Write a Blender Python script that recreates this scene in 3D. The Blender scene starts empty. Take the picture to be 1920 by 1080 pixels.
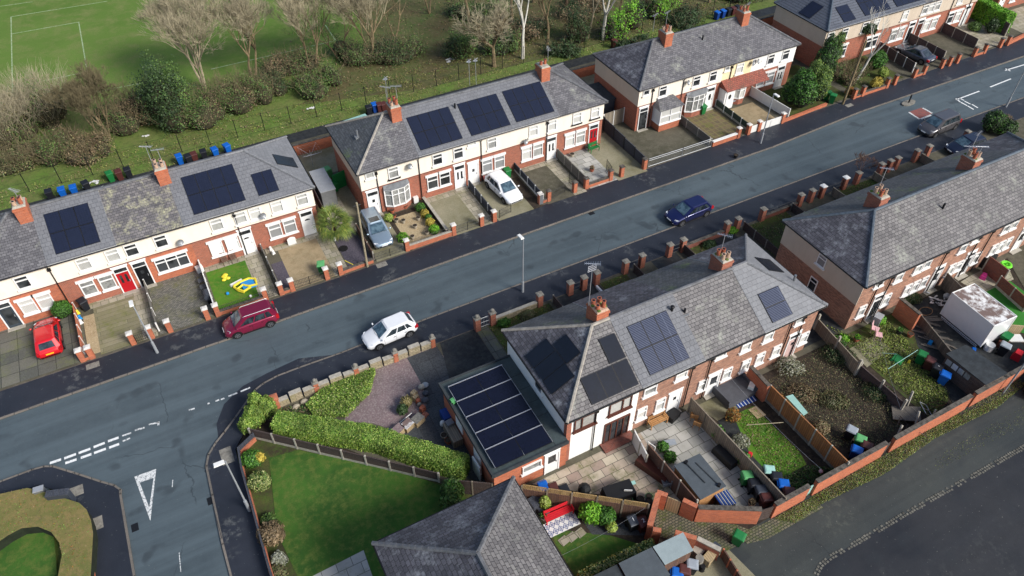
# Terraced street seen from the air: everything is built in metres in a street frame
# (x along the street, y across it towards the playing field, z up).
import bpy, math, random
import numpy as np
from math import radians as RAD, sin, cos, pi
from mathutils import Vector, Matrix
random.seed(7); RNG = np.random.default_rng(11)
SC = bpy.context.scene
COL = SC.collection

# ---------------------------------------------------------------- camera model
F_PX = 1396.0; H_CAM = 42.0
_p, _r, _a = RAD(44.5), RAD(0.2), RAD(27.7)
_right = Vector((1, 0, 0)); _fwd = Vector((0, cos(_p), -sin(_p))); _down = _fwd.cross(_right)
_r2 = cos(_r)*_right + sin(_r)*_down; _d2 = -sin(_r)*_right + cos(_r)*_down
def _fr(v): return Vector((v.x*cos(_a)+v.y*sin(_a), -v.x*sin(_a)+v.y*cos(_a), v.z))
CX, CY, CZ = _fr(_r2), _fr(_d2), _fr(_fwd)
def ray(px, py): return CX*((px-960)/F_PX) + CY*((py-540)/F_PX) + CZ
def G(px, py, z=0.0):
    """survey helper: ground position (x, y) read off at height z"""
    d = ray(px, py); t = (z-H_CAM)/d.z
    return (d.x*t, d.y*t)
def WALLPT(px, py, v):
    d = ray(px, py); t = v/d.y
    return (d.x*t, H_CAM+d.z*t)
def WALLX(px, py, u):
    d = ray(px, py); t = u/d.x
    return (d.y*t, H_CAM+d.z*t)

def s2l(*c):
    out = []
    for x in c:
        x /= 255.0
        out.append(x/12.92 if x <= .04045 else ((x+.055)/1.055)**2.4)
    return tuple(out)

# ---------------------------------------------------------------- object helpers
def tag(o, label=None, cat=None, group=None, kind=None):
    if label: o['label'] = label
    if cat: o['category'] = cat
    if group: o['group'] = group
    if kind: o['kind'] = kind
    return o
def thing(name, label, cat, loc=(0, 0, 0), rz=0, group=None):
    o = bpy.data.objects.new(name, None); COL.objects.link(o)
    o.location = (loc[0], loc[1], loc[2] if len(loc) > 2 else 0); o.rotation_euler = (0, 0, rz); o.empty_display_size = .3
    return tag(o, label, cat, group)

class MB:
    """collects faces in world metres, then links them as one mesh"""
    def __init__(s): s.v = []; s.f = []; s.m = []
    def add(s, pts, faces, mi=0):
        b = len(s.v); s.v += [tuple(p) for p in pts]
        for f in faces: s.f.append(tuple(i+b for i in f)); s.m.append(mi)
        return s
    def box(s, x0, x1, y0, y1, z0, z1, mi=0):
        if x1 < x0: x0, x1 = x1, x0
        if y1 < y0: y0, y1 = y1, y0
        P = [(x0,y0,z0),(x1,y0,z0),(x1,y1,z0),(x0,y1,z0),(x0,y0,z1),(x1,y0,z1),(x1,y1,z1),(x0,y1,z1)]
        return s.add(P, [(0,3,2,1),(4,5,6,7),(0,1,5,4),(1,2,6,5),(2,3,7,6),(3,0,4,7)], mi)
    def obox(s, cx, cy, z0, lx, ly, h, rz=0, mi=0, top=1.0, rx=0):
        c, n = cos(rz), sin(rz); P = []
        for z, k in ((z0, 1), (z0+h, top)):
            for ax, ay in ((-1,-1),(1,-1),(1,1),(-1,1)):
                x, y = ax*lx/2*k, ay*ly/2*k
                P.append((cx+x*c-y*n, cy+x*n+y*c, z+ (y*rx)))
        return s.add(P, [(0,3,2,1),(4,5,6,7),(0,1,5,4),(1,2,6,5),(2,3,7,6),(3,0,4,7)], mi)
    def prism(s, poly, z0, z1, mi=0, mtop=None):
        a = sum(poly[i][0]*poly[(i+1)%len(poly)][1]-poly[(i+1)%len(poly)][0]*poly[i][1] for i in range(len(poly)))
        if a < 0: poly = poly[::-1]
        n = len(poly)
        P = [(x, y, z0) for x, y in poly]+[(x, y, z1) for x, y in poly]
        s.add(P, [tuple(range(n-1, -1, -1))]+[(i, (i+1) % n, n+(i+1) % n, n+i) for i in range(n)], mi)
        s.add([(x, y, z1) for x, y in poly], [tuple(range(n))], mi if mtop is None else mtop)
        return s
    def sheet(s, poly, z, mi=0):
        a = sum(poly[i][0]*poly[(i+1)%len(poly)][1]-poly[(i+1)%len(poly)][0]*poly[i][1] for i in range(len(poly)))
        if a < 0: poly = poly[::-1]
        return s.add([(x, y, z) for x, y in poly], [tuple(range(len(poly)))], mi)
    def cyl(s, x, y, z0, z1, r0, r1=None, n=12, mi=0):
        r1 = r0 if r1 is None else r1
        P = [(x+r0*cos(2*pi*i/n), y+r0*sin(2*pi*i/n), z0) for i in range(n)]+[(x+r1*cos(2*pi*i/n), y+r1*sin(2*pi*i/n), z1) for i in range(n)]
        return s.add(P, [tuple(range(n-1,-1,-1)), tuple(range(n, 2*n))]+[(i, (i+1)%n, n+(i+1)%n, n+i) for i in range(n)], mi)
    def tube(s, pts, r, n=6, mi=0, r1=None):
        pts = [Vector(p) for p in pts]; rings = []; b = len(s.v)
        for i, p in enumerate(pts):
            d = (pts[min(i+1, len(pts)-1)]-pts[max(i-1, 0)]).normalized()
            a = d.cross(Vector((0,0,1)))
            if a.length < .05: a = Vector((1,0,0))
            a.normalize(); c = d.cross(a)
            rr = r if r1 is None else r+(r1-r)*i/(len(pts)-1)
            s.v += [tuple(p+a*rr*cos(2*pi*k/n)+c*rr*sin(2*pi*k/n)) for k in range(n)]
        for i in range(len(pts)-1):
            for k in range(n):
                s.f.append((b+i*n+k, b+i*n+(k+1)%n, b+(i+1)*n+(k+1)%n, b+(i+1)*n+k)); s.m.append(mi)
        s.f.append(tuple(b+k for k in range(n-1,-1,-1))); s.m.append(mi)
        s.f.append(tuple(b+(len(pts)-1)*n+k for k in range(n))); s.m.append(mi)
        return s
    def sphere(s, x, y, z, rx, ry, rz, n=10, m=7, mi=0):
        P = []; 
        for j in range(m+1):
            t = pi*j/m
            for i in range(n): P.append((x+rx*sin(t)*cos(2*pi*i/n), y+ry*sin(t)*sin(2*pi*i/n), z+rz*cos(t)))
        return s.add(P, [(j*n+i, (j+1)*n+i, (j+1)*n+(i+1)%n, j*n+(i+1)%n) for j in range(m) for i in range(n)], mi)
    def build(s, name, mats, parent=None, smooth=False, origin=None):
        if not isinstance(mats, (list, tuple)): mats = [mats]
        off = Vector(parent.matrix_basis.translation) if parent else Vector((0,0,0))
        if parent and parent.parent: off = off + Vector(parent.parent.matrix_basis.translation)
        loc = Vector((0,0,0))
        if origin is not None: loc = Vector(origin)-off
        me = bpy.data.meshes.new(name)
        tot = off+loc
        me.from_pydata([(a-tot.x, b-tot.y, c-tot.z) for a, b, c in s.v], [], s.f)
        for m in mats: me.materials.append(m)
        me.polygons.foreach_set('material_index', s.m)
        uv = me.uv_layers.new(name='UVMap'); data = []
        for p in me.polygons:
            n = p.normal
            if abs(n.z) > .999: t = Vector((1,0,0)); b = Vector((0,1,0))
            else: t = Vector((-n.y, n.x, 0)).normalized(); b = n.cross(t)
            for vi in p.vertices:
                q = Vector(s.v[vi]); data += [q.dot(t), q.dot(b)]
        uv.data.foreach_set('uv', data)
        if smooth: me.polygons.foreach_set('use_smooth', [True]*len(me.polygons))
        me.update()
        o = bpy.data.objects.new(name, me); COL.objects.link(o)
        if parent: o.parent = parent
        o.location = loc
        return o
    def solo(s, name, mats, label, cat, group=None, smooth=False):
        xs = [p[0] for p in s.v]; ys = [p[1] for p in s.v]; zs = [p[2] for p in s.v]
        o = s.build(name, mats, None, smooth, ((min(xs)+max(xs))/2, (min(ys)+max(ys))/2, min(zs)))
        return tag(o, label, cat, group)
def struct(name, mb, mats, smooth=False):
    return tag(mb.build(name, mats, None, smooth), kind='structure')
def clone(root, loc, rz, label, group=None):
    r = root.copy(); COL.objects.link(r); r.location = (loc[0], loc[1], loc[2] if len(loc) > 2 else 0); r.rotation_euler = (0, 0, rz)
    if label: r['label'] = label
    if group: r['group'] = group
    for ch in list(root.children):
        c = ch.copy(); COL.objects.link(c); c.parent = r
        for g in list(ch.children):
            d = g.copy(); COL.objects.link(d); d.parent = c
    return r
def place(proto, used, loc, rz, label, group=None):
    """the first placing moves the prototype itself, later ones copy it"""
    if not used.get(proto.name):
        used[proto.name] = 1
        proto.location = (loc[0], loc[1], loc[2] if len(loc) > 2 else 0); proto.rotation_euler = (0, 0, rz)
        if label: proto['label'] = label
        if group: proto['group'] = group
        return proto
    return clone(proto, loc, rz, label, group)
USED = {}

# ---------------------------------------------------------------- materials
class NT:
    def __init__(s, name):
        s.mat = bpy.data.materials.new(name); s.mat.use_nodes = True
        s.t = s.mat.node_tree; s.t.nodes.clear()
        s.out = s.t.nodes.new('ShaderNodeOutputMaterial')
        s.b = s.t.nodes.new('ShaderNodeBsdfPrincipled'); s.t.links.new(s.b.outputs[0], s.out.inputs[0])
        s.uv = s.n('ShaderNodeUVMap').outputs[0]; s.pos = s.n('ShaderNodeNewGeometry').outputs['Position']
    def n(s, kind, props=None, **inp):
        nd = s.t.nodes.new(kind)
        for k, v in (props or {}).items(): setattr(nd, k, v)
        for k, v in inp.items():
            k = k.replace('_', ' ')
            sock = nd.inputs[int(k[1:])] if k[0] == 'i' and k[1:].isdigit() else nd.inputs[k]
            s.set(sock, v)
        return nd
    def set(s, sock, v):
        if isinstance(v, bpy.types.NodeSocket): s.t.links.new(v, sock)
        elif isinstance(v, tuple) and len(v) == 3 and sock.type == 'RGBA': sock.default_value = (*v, 1)
        else: sock.default_value = v
    def noise(s, vec, scale, detail=4, rough=.6, dist=0):
        return s.n('ShaderNodeTexNoise', Vector=vec, Scale=scale, Detail=detail, Roughness=rough, Distortion=dist).outputs['Fac']
    def mix(s, f, a, b, mode='MIX'):
        nd = s.n('ShaderNodeMix', {'data_type': 'RGBA', 'blend_type': mode})
        s.set(nd.inputs[0], f); s.set(nd.inputs[6], a); s.set(nd.inputs[7], b)
        return nd.outputs[2]
    def ramp(s, f, stops):
        nd = s.n('ShaderNodeValToRGB', Fac=f); cr = nd.color_ramp
        while len(cr.elements) < len(stops): cr.elements.new(.5)
        for e, (p, c) in zip(cr.elements, stops):
            e.position = p; e.color = (*c, 1) if isinstance(c, tuple) else (c, c, c, 1)
        return nd.outputs[0]
    def rng(s, f, a, b, c=0., d=1.):
        nd = s.n('ShaderNodeMapRange', i0=f); nd.inputs[1].default_value = a; nd.inputs[2].default_value = b; nd.inputs[3].default_value = c; nd.inputs[4].default_value = d
        return nd.outputs[0]
    def math(s, op, a, b=0.):
        nd = s.n('ShaderNodeMath', {'operation': op}); s.set(nd.inputs[0], a); s.set(nd.inputs[1], b); return nd.outputs[0]
    def bump(s, h, st=.3, d=.02):
        s.set(s.b.inputs['Normal'], s.n('ShaderNodeBump', Strength=st, Distance=d, Height=h).outputs[0])
    def scale(s, vec, x, y, z=1):
        nd = s.n('ShaderNodeMapping', Vector=vec); nd.inputs['Scale'].default_value = (x, y, z); return nd.outputs[0]
    def fin(s, color, rough=.8, spec=.3, metal=0., coat=0.):
        s.set(s.b.inputs['Base Color'], color); s.set(s.b.inputs['Roughness'], rough)
        s.b.inputs['Specular IOR Level'].default_value = spec; s.b.inputs['Metallic'].default_value = metal
        if coat: s.b.inputs['Coat Weight'].default_value = coat; s.b.inputs['Coat Roughness'].default_value = .05
        return s.mat
M = {}
def plain(name, c, rough=.6, spec=.4, metal=0., dirt=.25, dscale=2.5, coat=0., c2=None):
    t = NT(name); base = s2l(*c)
    dark = s2l(*c2) if c2 else tuple(x*(1-dirt*1.6) for x in base)
    f = t.rng(t.noise(t.pos, dscale, 5, .65), .35, .7)
    f2 = t.rng(t.noise(t.pos, dscale*9, 3), .35, .75, 0, .5)
    M[name] = t.fin(t.mix(f2, t.mix(f, base, dark), tuple(x*.75 for x in dark)) if dirt else base, rough, spec, metal, coat)
    return M[name]
def brick(name, c1, c2, mortar, bw=.235, rh=.078, ms=.008, offset=.5, over=None, bias=0., rough=.85, bump=.4, stain=.5, offf=2, squash=1.):
    t = NT(name)
    b = t.n('ShaderNodeTexBrick', {'offset': offset, 'offset_frequency': offf}, Vector=t.uv, Color1=s2l(*c1), Color2=s2l(*c2), Mortar=s2l(*mortar), Scale=1.)
    for k, v in (('Mortar Size', ms), ('Mortar Smooth', .2), ('Bias', bias), ('Brick Width', bw), ('Row Height', rh)): b.inputs[k].default_value = v
    col = b.outputs['Color']
    f = t.rng(t.noise(t.pos, .55, 5, .65), .35, .72, 0, stain)
    col = t.mix(f, col, t.mix(.55, col, (0.02, .02, .022)))
    col = t.mix(t.rng(t.noise(t.pos, 14, 3), .3, .75, 0, .2), col, t.mix(.5, col, (.6, .6, .6)))
    if over:
        oc, lo, hi, sc = over
        m = t.math('MULTIPLY', t.rng(t.noise(t.pos, sc, 6, .7), lo, hi), t.rng(t.noise(t.pos, sc*7, 4, .7), .35, .6))
        col = t.mix(m, col, s2l(*oc))
    t.bump(t.math('ADD', t.math('MULTIPLY', b.outputs['Fac'], -1.), t.noise(t.pos, 20, 2)), bump, .015)
    M[name] = t.fin(col, rough, .25)
    return M[name]
def ground(name, cols, scales=(.25, 2.5, 18), rough=.9, spec=.2, bump=.4, bd=.03, warp=0, wet=None):
    """cols: a list of 3-4 colours blended by noise at three scales"""
    t = NT(name)
    a = t.noise(t.pos, scales[0], 5, .65, warp); b = t.noise(t.pos, scales[1], 5, .7); c = t.noise(t.pos, scales[2], 3, .7)
    col = t.mix(t.rng(a, .38, .62), s2l(*cols[0]), s2l(*cols[1]))
    col = t.mix(t.rng(b, .45, .68), col, s2l(*cols[2]))
    if len(cols) > 3: col = t.mix(t.rng(c, .5, .72), col, s2l(*cols[3]))
    r = rough if wet is None else t.rng(a, .4, .6, wet, rough)
    t.bump(c, bump, bd)
    M[name] = t.fin(col, r, spec)
    return M[name]
def foliage(name, cols, rough=.55, spec=.3, trans=0):
    t = NT(name)
    rnd = t.n('ShaderNodeNewGeometry').outputs['Random Per Island']
    col = t.ramp(rnd, [(i/max(1, len(cols)-1), s2l(*c)) for i, c in enumerate(cols)])
    big = t.rng(t.noise(t.pos, 1.1, 3), .35, .65, .55, 1.15)
    col = t.mix(1., col, t.n('ShaderNodeCombineColor', i0=big, i1=big, i2=big).outputs[0], 'MULTIPLY')
    M[name] = t.fin(col, rough, spec)
    return M[name]
# masonry and roofs
brick('brick_red', (178,90,62), (142,68,46), (156,126,104), ms=.011, stain=.4)
brick('brick_orange', (200,106,64), (170,84,50), (166,124,98), ms=.009, stain=.45)
brick('brick_rear', (186,130,102), (130,84,64), (150,130,115), ms=.011, stain=.45)
brick('brick_dark', (134,66,48), (104,50,38), (112,86,74), ms=.008, stain=.3)
def slate(name, c1, c2, mort, w=.30, h=.215, ms=.014, over=((150,152,142), .55, .7, .6), stain=.6, rough=.55):
    return brick(name, c1, c2, mort, w, h, ms, over=over, stain=stain, rough=rough, bump=.8)
slate('slate_old', (116,115,118), (82,81,86), (46,46,50))
slate('slate_rear', (126,123,122), (92,89,90), (48,46,48), .34, .25, .018)
slate('slate_moss', (118,114,114), (82,80,84), (46,46,48), over=((172,170,140), .50, .64, .9))
slate('slate_green', (98,101,103), (68,71,74), (40,42,44), over=((104,120,70), .55, .68, .35))
slate('slate_dark', (98,96,104), (62,60,68), (34,34,38), .34, .25, .018, over=((150,152,156), .52, .66, .8))  # darker slate; on left-hand hips and slopes the tone paints in shade
slate('tile_grey', (112,114,119), (102,104,109), (74,76,82), .34, .34, .012, over=None, stain=.3)
slate('tile_pale', (126,128,132), (116,118,122), (94,96,100), .4, .34, .010, over=None, stain=.3)
slate('tile_blue', (84,90,102), (76,82,94), (44,48,56), 1.6, .32, .03, over=None, stain=.25)
slate('tile_terracotta', (164,84,62), (136,66,48), (80,42,34), .25, .2, .02, over=((90,84,70), .5, .7, 1.), stain=.4)
plain('ridge', (120,122,126), .8, dirt=.35); plain('ridge_blue', (96,108,120), .6, dirt=.3); plain('ridge_mortar', (176,170,160), .9, dirt=.3)
plain('lead', (132,136,140), .5, dirt=.3)
def render_mat(name, c, speck=.12, dirt=.18):
    t = NT(name); base = s2l(*c)
    f = t.rng(t.noise(t.scale(t.pos, 1.2, 1.2, .35), 1., 5, .7), .45, .8, 0, dirt*1.5)
    col = t.mix(f, base, tuple(x*y for x, y in zip(base, (.6, .58, .52))))
    col = t.mix(t.rng(t.noise(t.pos, 30, 2), .4, .7, 0, speck), col, tuple(x*.5 for x in base))
    t.bump(t.noise(t.pos, 45, 2), .3, .01)
    M[name] = t.fin(col, .9, .2)
render_mat('render_cream', (240,230,214)); render_mat('render_yellow', (232,218,178)); render_mat('render_white', (236,236,232), .05, .1)
render_mat('render_pebble', (206,192,174), .55, .25); render_mat('render_side', (206,194,176), .25, .2)  # render_side is a darker cream that paints the end gables as shaded
plain('paint_white', (232,232,228), .5, dirt=.06, dscale=4); plain('upvc', (238,238,236), .35, dirt=.03); plain('stone_sill', (205,200,190), .8, dirt=.15)
plain('paint_cap', (226,222,214), .8, dirt=.12, dscale=6); plain('black_plastic', (26,26,28), .45, dirt=.2); plain('grey_metal', (150,154,158), .45, metal=.6, dirt=.15)
plain('galv', (176,180,184), .45, metal=.3, dirt=.12); plain('iron', (24,25,28), .5, dirt=.1); plain('alu', (205,207,212), .35, metal=.6, dirt=.05)
plain('terracotta', (186,106,78), .85, dirt=.3, dscale=8); plain('clay_pale', (202,170,146), .85, dirt=.25, dscale=8)
plain('concrete', (150,146,136), .9, dirt=.35, dscale=5); plain('concrete_pale', (186,180,166), .9, dirt=.25, dscale=5); plain('coping', (112,106,98), .95, dirt=.5, dscale=4)
plain('door_red', (178,22,34), .35, dirt=.04); plain('door_black', (20,22,26), .3, dirt=0); plain('door_grey', (58,68,78), .35, dirt=.05); plain('door_brown', (84,42,32), .45, dirt=.15); plain('door_pink', (206,176,170), .6, dirt=.08)
plain('frame_brown', (92,52,42), .5, dirt=.1)
t = NT('glass_dark'); f = t.rng(t.noise(t.pos, .9, 2), .4, .6); M['glass_dark'] = t.fin(t.mix(f, (.012,.015,.018), (.05,.055,.06)), .06, .6)
t = NT('glass_curtain'); w = t.n('ShaderNodeTexWave', Vector=t.uv, Scale=3.2, Distortion=3., Detail=2.).outputs['Fac']
rn = t.n('ShaderNodeObjectInfo').outputs['Random']; net = t.mix(t.rng(w, 0, 1, 0, .35), s2l(206,206,200), s2l(140,142,142))
fz = t.n('ShaderNodeSeparateXYZ', Vector=t.uv).outputs[1]; M['glass_curtain'] = t.fin(t.mix(t.rng(rn, .25, .9, 0, .75), net, t.mix(t.rng(t.noise(t.pos, 2.6, 2), .45, .55), (.03,.035,.04), (.16,.17,.17))), .15, .6)
t = NT('glass_blind'); w = t.n('ShaderNodeTexWave', {'bands_direction': 'X'}, Vector=t.uv, Scale=5.).outputs['Fac']
M['glass_blind'] = t.fin(t.mix(t.rng(w, 0, 1, 0, .6), s2l(150,152,152), s2l(92,96,98)), .2, .5)
def solar(name, c1, line, rough=.12, cell=.17):
    t = NT(name)
    b = t.n('ShaderNodeTexBrick', {'offset': 0.}, Vector=t.uv, Color1=s2l(*c1), Color2=s2l(c1[0]+3, c1[1]+3, c1[2]+6), Mortar=s2l(*line), Scale=1.)
    for k, v in (('Mortar Size', .006), ('Brick Width', cell), ('Row Height', cell)): b.inputs[k].default_value = v
    f = t.rng(t.noise(t.pos, .7, 3), .3, .7, 0, .35)
    M[name] = t.fin(t.mix(f, b.outputs['Color'], s2l(c1[0]+9, c1[1]+11, c1[2]+14)), rough, .35)
solar('solar_blue', (26,31,46), (42,48,66), .14); solar('solar_black', (15,18,32), (20,24,40), .16); solar('solar_slate', (22,27,35), (24,29,38), .14)
t = NT('solar_stripe'); w = t.n('ShaderNodeTexBrick', {'offset': 0.}, Vector=t.uv, Color1=s2l(34,40,60), Color2=s2l(40,46,66), Mortar=s2l(96,104,122), Scale=1.)
for k, v in (('Mortar Size', .016), ('Brick Width', 3.), ('Row Height', .1)): w.inputs[k].default_value = v
M['solar_stripe'] = t.fin(w.outputs['Color'], .15, .4)
# grounds
def asphalt(name, c1, c2, rough, fleck=.5, wetr=None, streak=0, worn=None):
    t = NT(name)
    a = t.noise(t.pos, .16, 4, .6, .6); fine = t.noise(t.pos, 38, 2, .8); mid = t.noise(t.pos, 1.4, 5, .7)
    col = t.mix(t.rng(a, .35, .65), s2l(*c1), s2l(*c2))
    col = t.mix(t.rng(mid, .42, .75, 0, .45), col, tuple(x*.62 for x in s2l(*c1)))
    if streak:
        st = t.noise(t.scale(t.pos, .03, .9, 1), 1., 4, .6)
        col = t.mix(t.rng(st, .4, .65, 0, streak), col, tuple(x*1.4 for x in s2l(*c2)))
    col = t.mix(t.rng(fine, .45, .8, 0, fleck), col, tuple(min(1, x*2.6) for x in s2l(*c2)))
    col = t.mix(t.rng(t.noise(t.pos, 5.5, 2, .9), .70, .74, 0, .5), col, s2l(150,150,140))
    if worn:
        m = t.math('MULTIPLY', t.rng(t.noise(t.pos, .3, 3), .55, .66), t.rng(t.noise(t.pos, 2.2, 6, .75), .5, .6)); col = t.mix(t.math('MULTIPLY', m, .55), col, s2l(*worn))
    if streak:
        v = t.n('ShaderNodeTexVoronoi', {'feature': 'DISTANCE_TO_EDGE'}, Vector=t.n('ShaderNodeVectorMath', {'operation': 'ADD'}, i0=t.pos, i1=t.n('ShaderNodeTexNoise', Vector=t.pos, Scale=.8, Detail=4.).outputs['Color']).outputs[0], Scale=.16).outputs['Distance']
        ck = t.math('MULTIPLY', t.rng(v, .0, .006, .6, 0), t.rng(t.noise(t.pos, .25, 2), .5, .58)); col = t.mix(ck, col, (.012,.014,.016))
        col = t.mix(t.rng(t.noise(t.pos, .55, 2, .4), .63, .70, 0, .45), col, (.02,.024,.028))
    t.bump(fine, .25, .01)
    M[name] = t.fin(col, rough if wetr is None else t.rng(a, .35, .65, wetr, rough), .4)
asphalt('asphalt_road', (62,72,77), (74,85,90), .62, .4, .5, .6); asphalt('tarmac_path', (34,38,46), (42,46,55), .62, .3, .5, 0, (108,110,108))
asphalt('tarmac_lane', (31,33,37), (39,41,45), .7, .35, .45, .3, (62,64,64)); asphalt('tarmac_rough', (41,45,45), (54,58,56), .8, .5, .5, .5, (80,84,76))
brick('kerb', (122,114,104), (104,98,90), (60,58,56), .92, 9., .03, stain=.6); plain('sett_stone', (128,126,116), .9, dirt=.5, dscale=4); plain('edging', (112,104,94), .9, dirt=.4, dscale=3)
t = NT('road_paint'); n1 = t.noise(t.pos, 9, 5, .8)
M['road_paint'] = t.fin(t.mix(t.rng(n1, .56, .66), s2l(226,228,226), s2l(92,102,108)), .6, .3)
t = NT('road_paint_worn'); n1 = t.noise(t.pos, 7, 5, .8)
M['road_paint_worn'] = t.fin(t.mix(t.rng(n1, .50, .60), s2l(214,216,214), s2l(82,93,98)), .6, .3)
t = NT('pitch_paint'); n1 = t.noise(t.pos, 5, 5, .8)
M['pitch_paint'] = t.fin(t.mix(t.rng(n1, .4, .65), s2l(168,184,150), s2l(106,130,74)), .9, .1)
t = NT('red_surface'); n1 = t.noise(t.pos, 3, 5, .8)
M['red_surface'] = t.fin(t.mix(t.rng(n1, .5, .6), s2l(136,82,76), s2l(104,82,80)), .8, .3)
ground('field', [(100,126,56), (86,114,46), (114,124,70), (80,102,42)], (.06, .5, 9))
ground('grass_rough', [(92,122,50), (104,112,62), (74,94,42), (116,112,74)], (.3, 2, 16), bd=.08)
ground('lawn', [(66,104,38), (48,84,32), (94,108,50), (54,72,30)], (.3, 2.2, 30), bd=.04)
ground('lawn_bright', [(84,126,36), (62,110,30), (104,118,50), (52,92,30)], (.5, 3, 30), bd=.04)
ground('turf_fake', [(58,124,48), (52,116,44), (62,128,52), (44,104,38)], (.4, 5, 40))
ground('wood_floor', [(92,82,56), (80,96,50), (104,94,68), (66,74,42)], (.25, 2, 14), bd=.1)
ground('soil', [(62,54,46), (48,42,38), (78,68,56), (36,34,30)], (.5, 3, 20), bd=.05)
ground('soil_mossy', [(84,88,46), (62,60,42), (70,92,36), (48,44,36)], (.5, 3, 20), bd=.05)
ground('yard_dark', [(52,54,56), (42,44,46), (66,68,66), (34,36,36)], (.5, 3, 20), wet=.45, rough=.8)
ground('concrete_drive', [(150,144,122), (118,114,88), (136,132,110), (98,98,74)], (.35, 1.6, 22), bump=.2)
ground('concrete_dark', [(96,92,80), (78,76,62), (104,100,86), (62,62,50)], (.35, 1.6, 22), bump=.2)
ground('concrete_sand', [(164,146,116), (150,136,108), (136,120,92), (128,116,92)], (.35, 1.6, 22), bump=.2)
ground('gravel_tan', [(176,158,124), (150,132,100), (196,180,150), (110,94,70)], (.5, 8, 40), bd=.04)
ground('gravel_plum', [(132,112,114), (112,98,98), (160,148,144), (84,74,76)], (.5, 8, 36), bd=.04)
ground('slate_chips', [(88,82,92), (70,66,76), (108,104,112), (50,48,54)], (.5, 9, 36), bd=.04)
ground('cobble_dirt', [(96,92,78), (74,72,58), (120,116,96), (60,62,44)], (.5, 4, 26))
def slabs(name, c1, c2, mortar, w, h, over=None, off=.5, ms=.02, stain=.5): brick(name, c1, c2, mortar, w, h, ms, off, over=over, stain=stain, rough=.8, bump=.3)
slabs('slab_pale', (176,168,148), (144,136,116), (92,92,66), .6, .6, over=((120,122,78), .5, .7, .8))
slabs('slab_flag', (196,184,162), (150,128,116), (70,66,54), .9, .6, over=((100,104,62), .48, .68, .6))
slabs('slab_dark', (104,102,90), (76,78,70), (44,46,38), 1.2, 1.2, over=((110,116,66), .5, .7, .6), off=0., ms=.03)
slabs('slab_wet', (56,62,66), (42,46,52), (28,30,34), 1.0, 1.0, off=0., ms=.02)
slabs('slab_brown', (112,94,64), (92,78,52), (120,112,62), .6, .6, over=((100,108,52), .5, .65, 1.), off=0., ms=.05)
slabs('slab_grey', (186,184,176), (150,150,144), (84,84,78), .9, .7, over=((128,130,110), .5, .7, .8))
slabs('setts', (138,134,124), (92,92,86), (58,58,46), .2, .11, over=((104,104,70), .45, .65, .8), ms=.018)
slabs('cobbles', (118,112,90), (90,86,66), (40,44,26), .24, .16, over=((70,84,34), .45, .62, 1.2), ms=.03)
slabs('stone_wall', (186,172,140), (150,136,108), (110,100,78), .45, .16, over=((126,124,84), .5, .7, 1.), ms=.02)
slabs('drive_block', (142,134,106), (120,114,84), (88,88,60), 4., .45, over=((108,112,62), .45, .65, .5), ms=.02)
# timber
def wood(name, c1, c2, board=.14, horiz=False, gap=(30,26,22)):
    brick(name, c1, c2, gap, *( (4., board) if horiz else (board, 4.)), .008, 0., stain=.4, rough=.8, bump=.3)
wood('wood_orange', (176,116,62), (146,92,46)); wood('wood_brown', (110,76,56), (84,56,42)); wood('wood_grey', (150,138,118), (124,114,98)); wood('wood_tan', (190,140,82), (170,120,66), horiz=True)
wood('wood_dark', (70,52,44), (54,40,36), horiz=True); wood('wood_shed', (104,84,72), (84,66,58), .12, True); wood('panel_slate', (52,58,70), (44,50,62), .3); wood('panel_plum', (84,66,62), (70,54,52), .15, True)
wood('panel_green', (36,58,44), (30,50,38), .3, True); wood('panel_grey', (122,118,108), (104,100,92), .15, True); wood('wood_pale', (186,164,124), (168,146,108)); wood('deck_grey', (112,104,94), (88,82,74), .12)
wood('wood_trellis', (176,146,92), (150,122,72), .3)
plain('felt', (84,92,98), .9, dirt=.15); plain('felt_dark', (62,68,72), .9, dirt=.3); plain('roof_grey_flat', (72,84,86), .6, dirt=.3, dscale=1.2); plain('roof_pale_flat', (150,164,166), .7, dirt=.1)
plain('plastic_blue', (18,96,188), .4, dirt=.08); plain('plastic_blue_deep', (22,64,140), .45, dirt=.1); plain('plastic_green', (30,118,60), .45, dirt=.12); plain('plastic_green_pale', (96,170,106), .5, dirt=.15); plain('plastic_brown', (86,46,42), .5, dirt=.12); plain('plastic_grey', (62,68,78), .5, dirt=.12); plain('plastic_black', (30,33,40), .5, dirt=.12); plain('plastic_pale', (150,158,166), .5, dirt=.1)
plain('rubber', (18,18,20), .85, dirt=.2); plain('mint', (160,206,196), .6, dirt=.15); plain('yellow', (232,212,60), .5, dirt=.05); plain('sky_blue', (30,140,210), .45, dirt=.05); plain('lime', (120,230,60), .5, dirt=.05); plain('pink', (214,60,140), .6, dirt=.1); plain('pale_pink', (222,178,180), .7, dirt=.1); plain('red_cloth', (206,30,44), .8, dirt=.08); plain('rattan', (84,86,92), .85, dirt=.15); plain('stone_urn', (180,170,150), .9, dirt=.25)
plain('cover_black', (22,23,26), .6, dirt=.2); plain('letter_white', (225,228,230), .6, dirt=0); plain('plate_yellow', (236,190,40), .5, dirt=0)
plain('hose', (170,130,90), .7, dirt=.1); plain('orange', (222,120,40), .6, dirt=.1)
t = NT('van_top'); f = t.rng(t.noise(t.pos, 1.3, 6, .7), .42, .55); M['van_top'] = t.fin(t.mix(f, s2l(226,226,224), s2l(116,98,92)), .7, .3)
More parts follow.
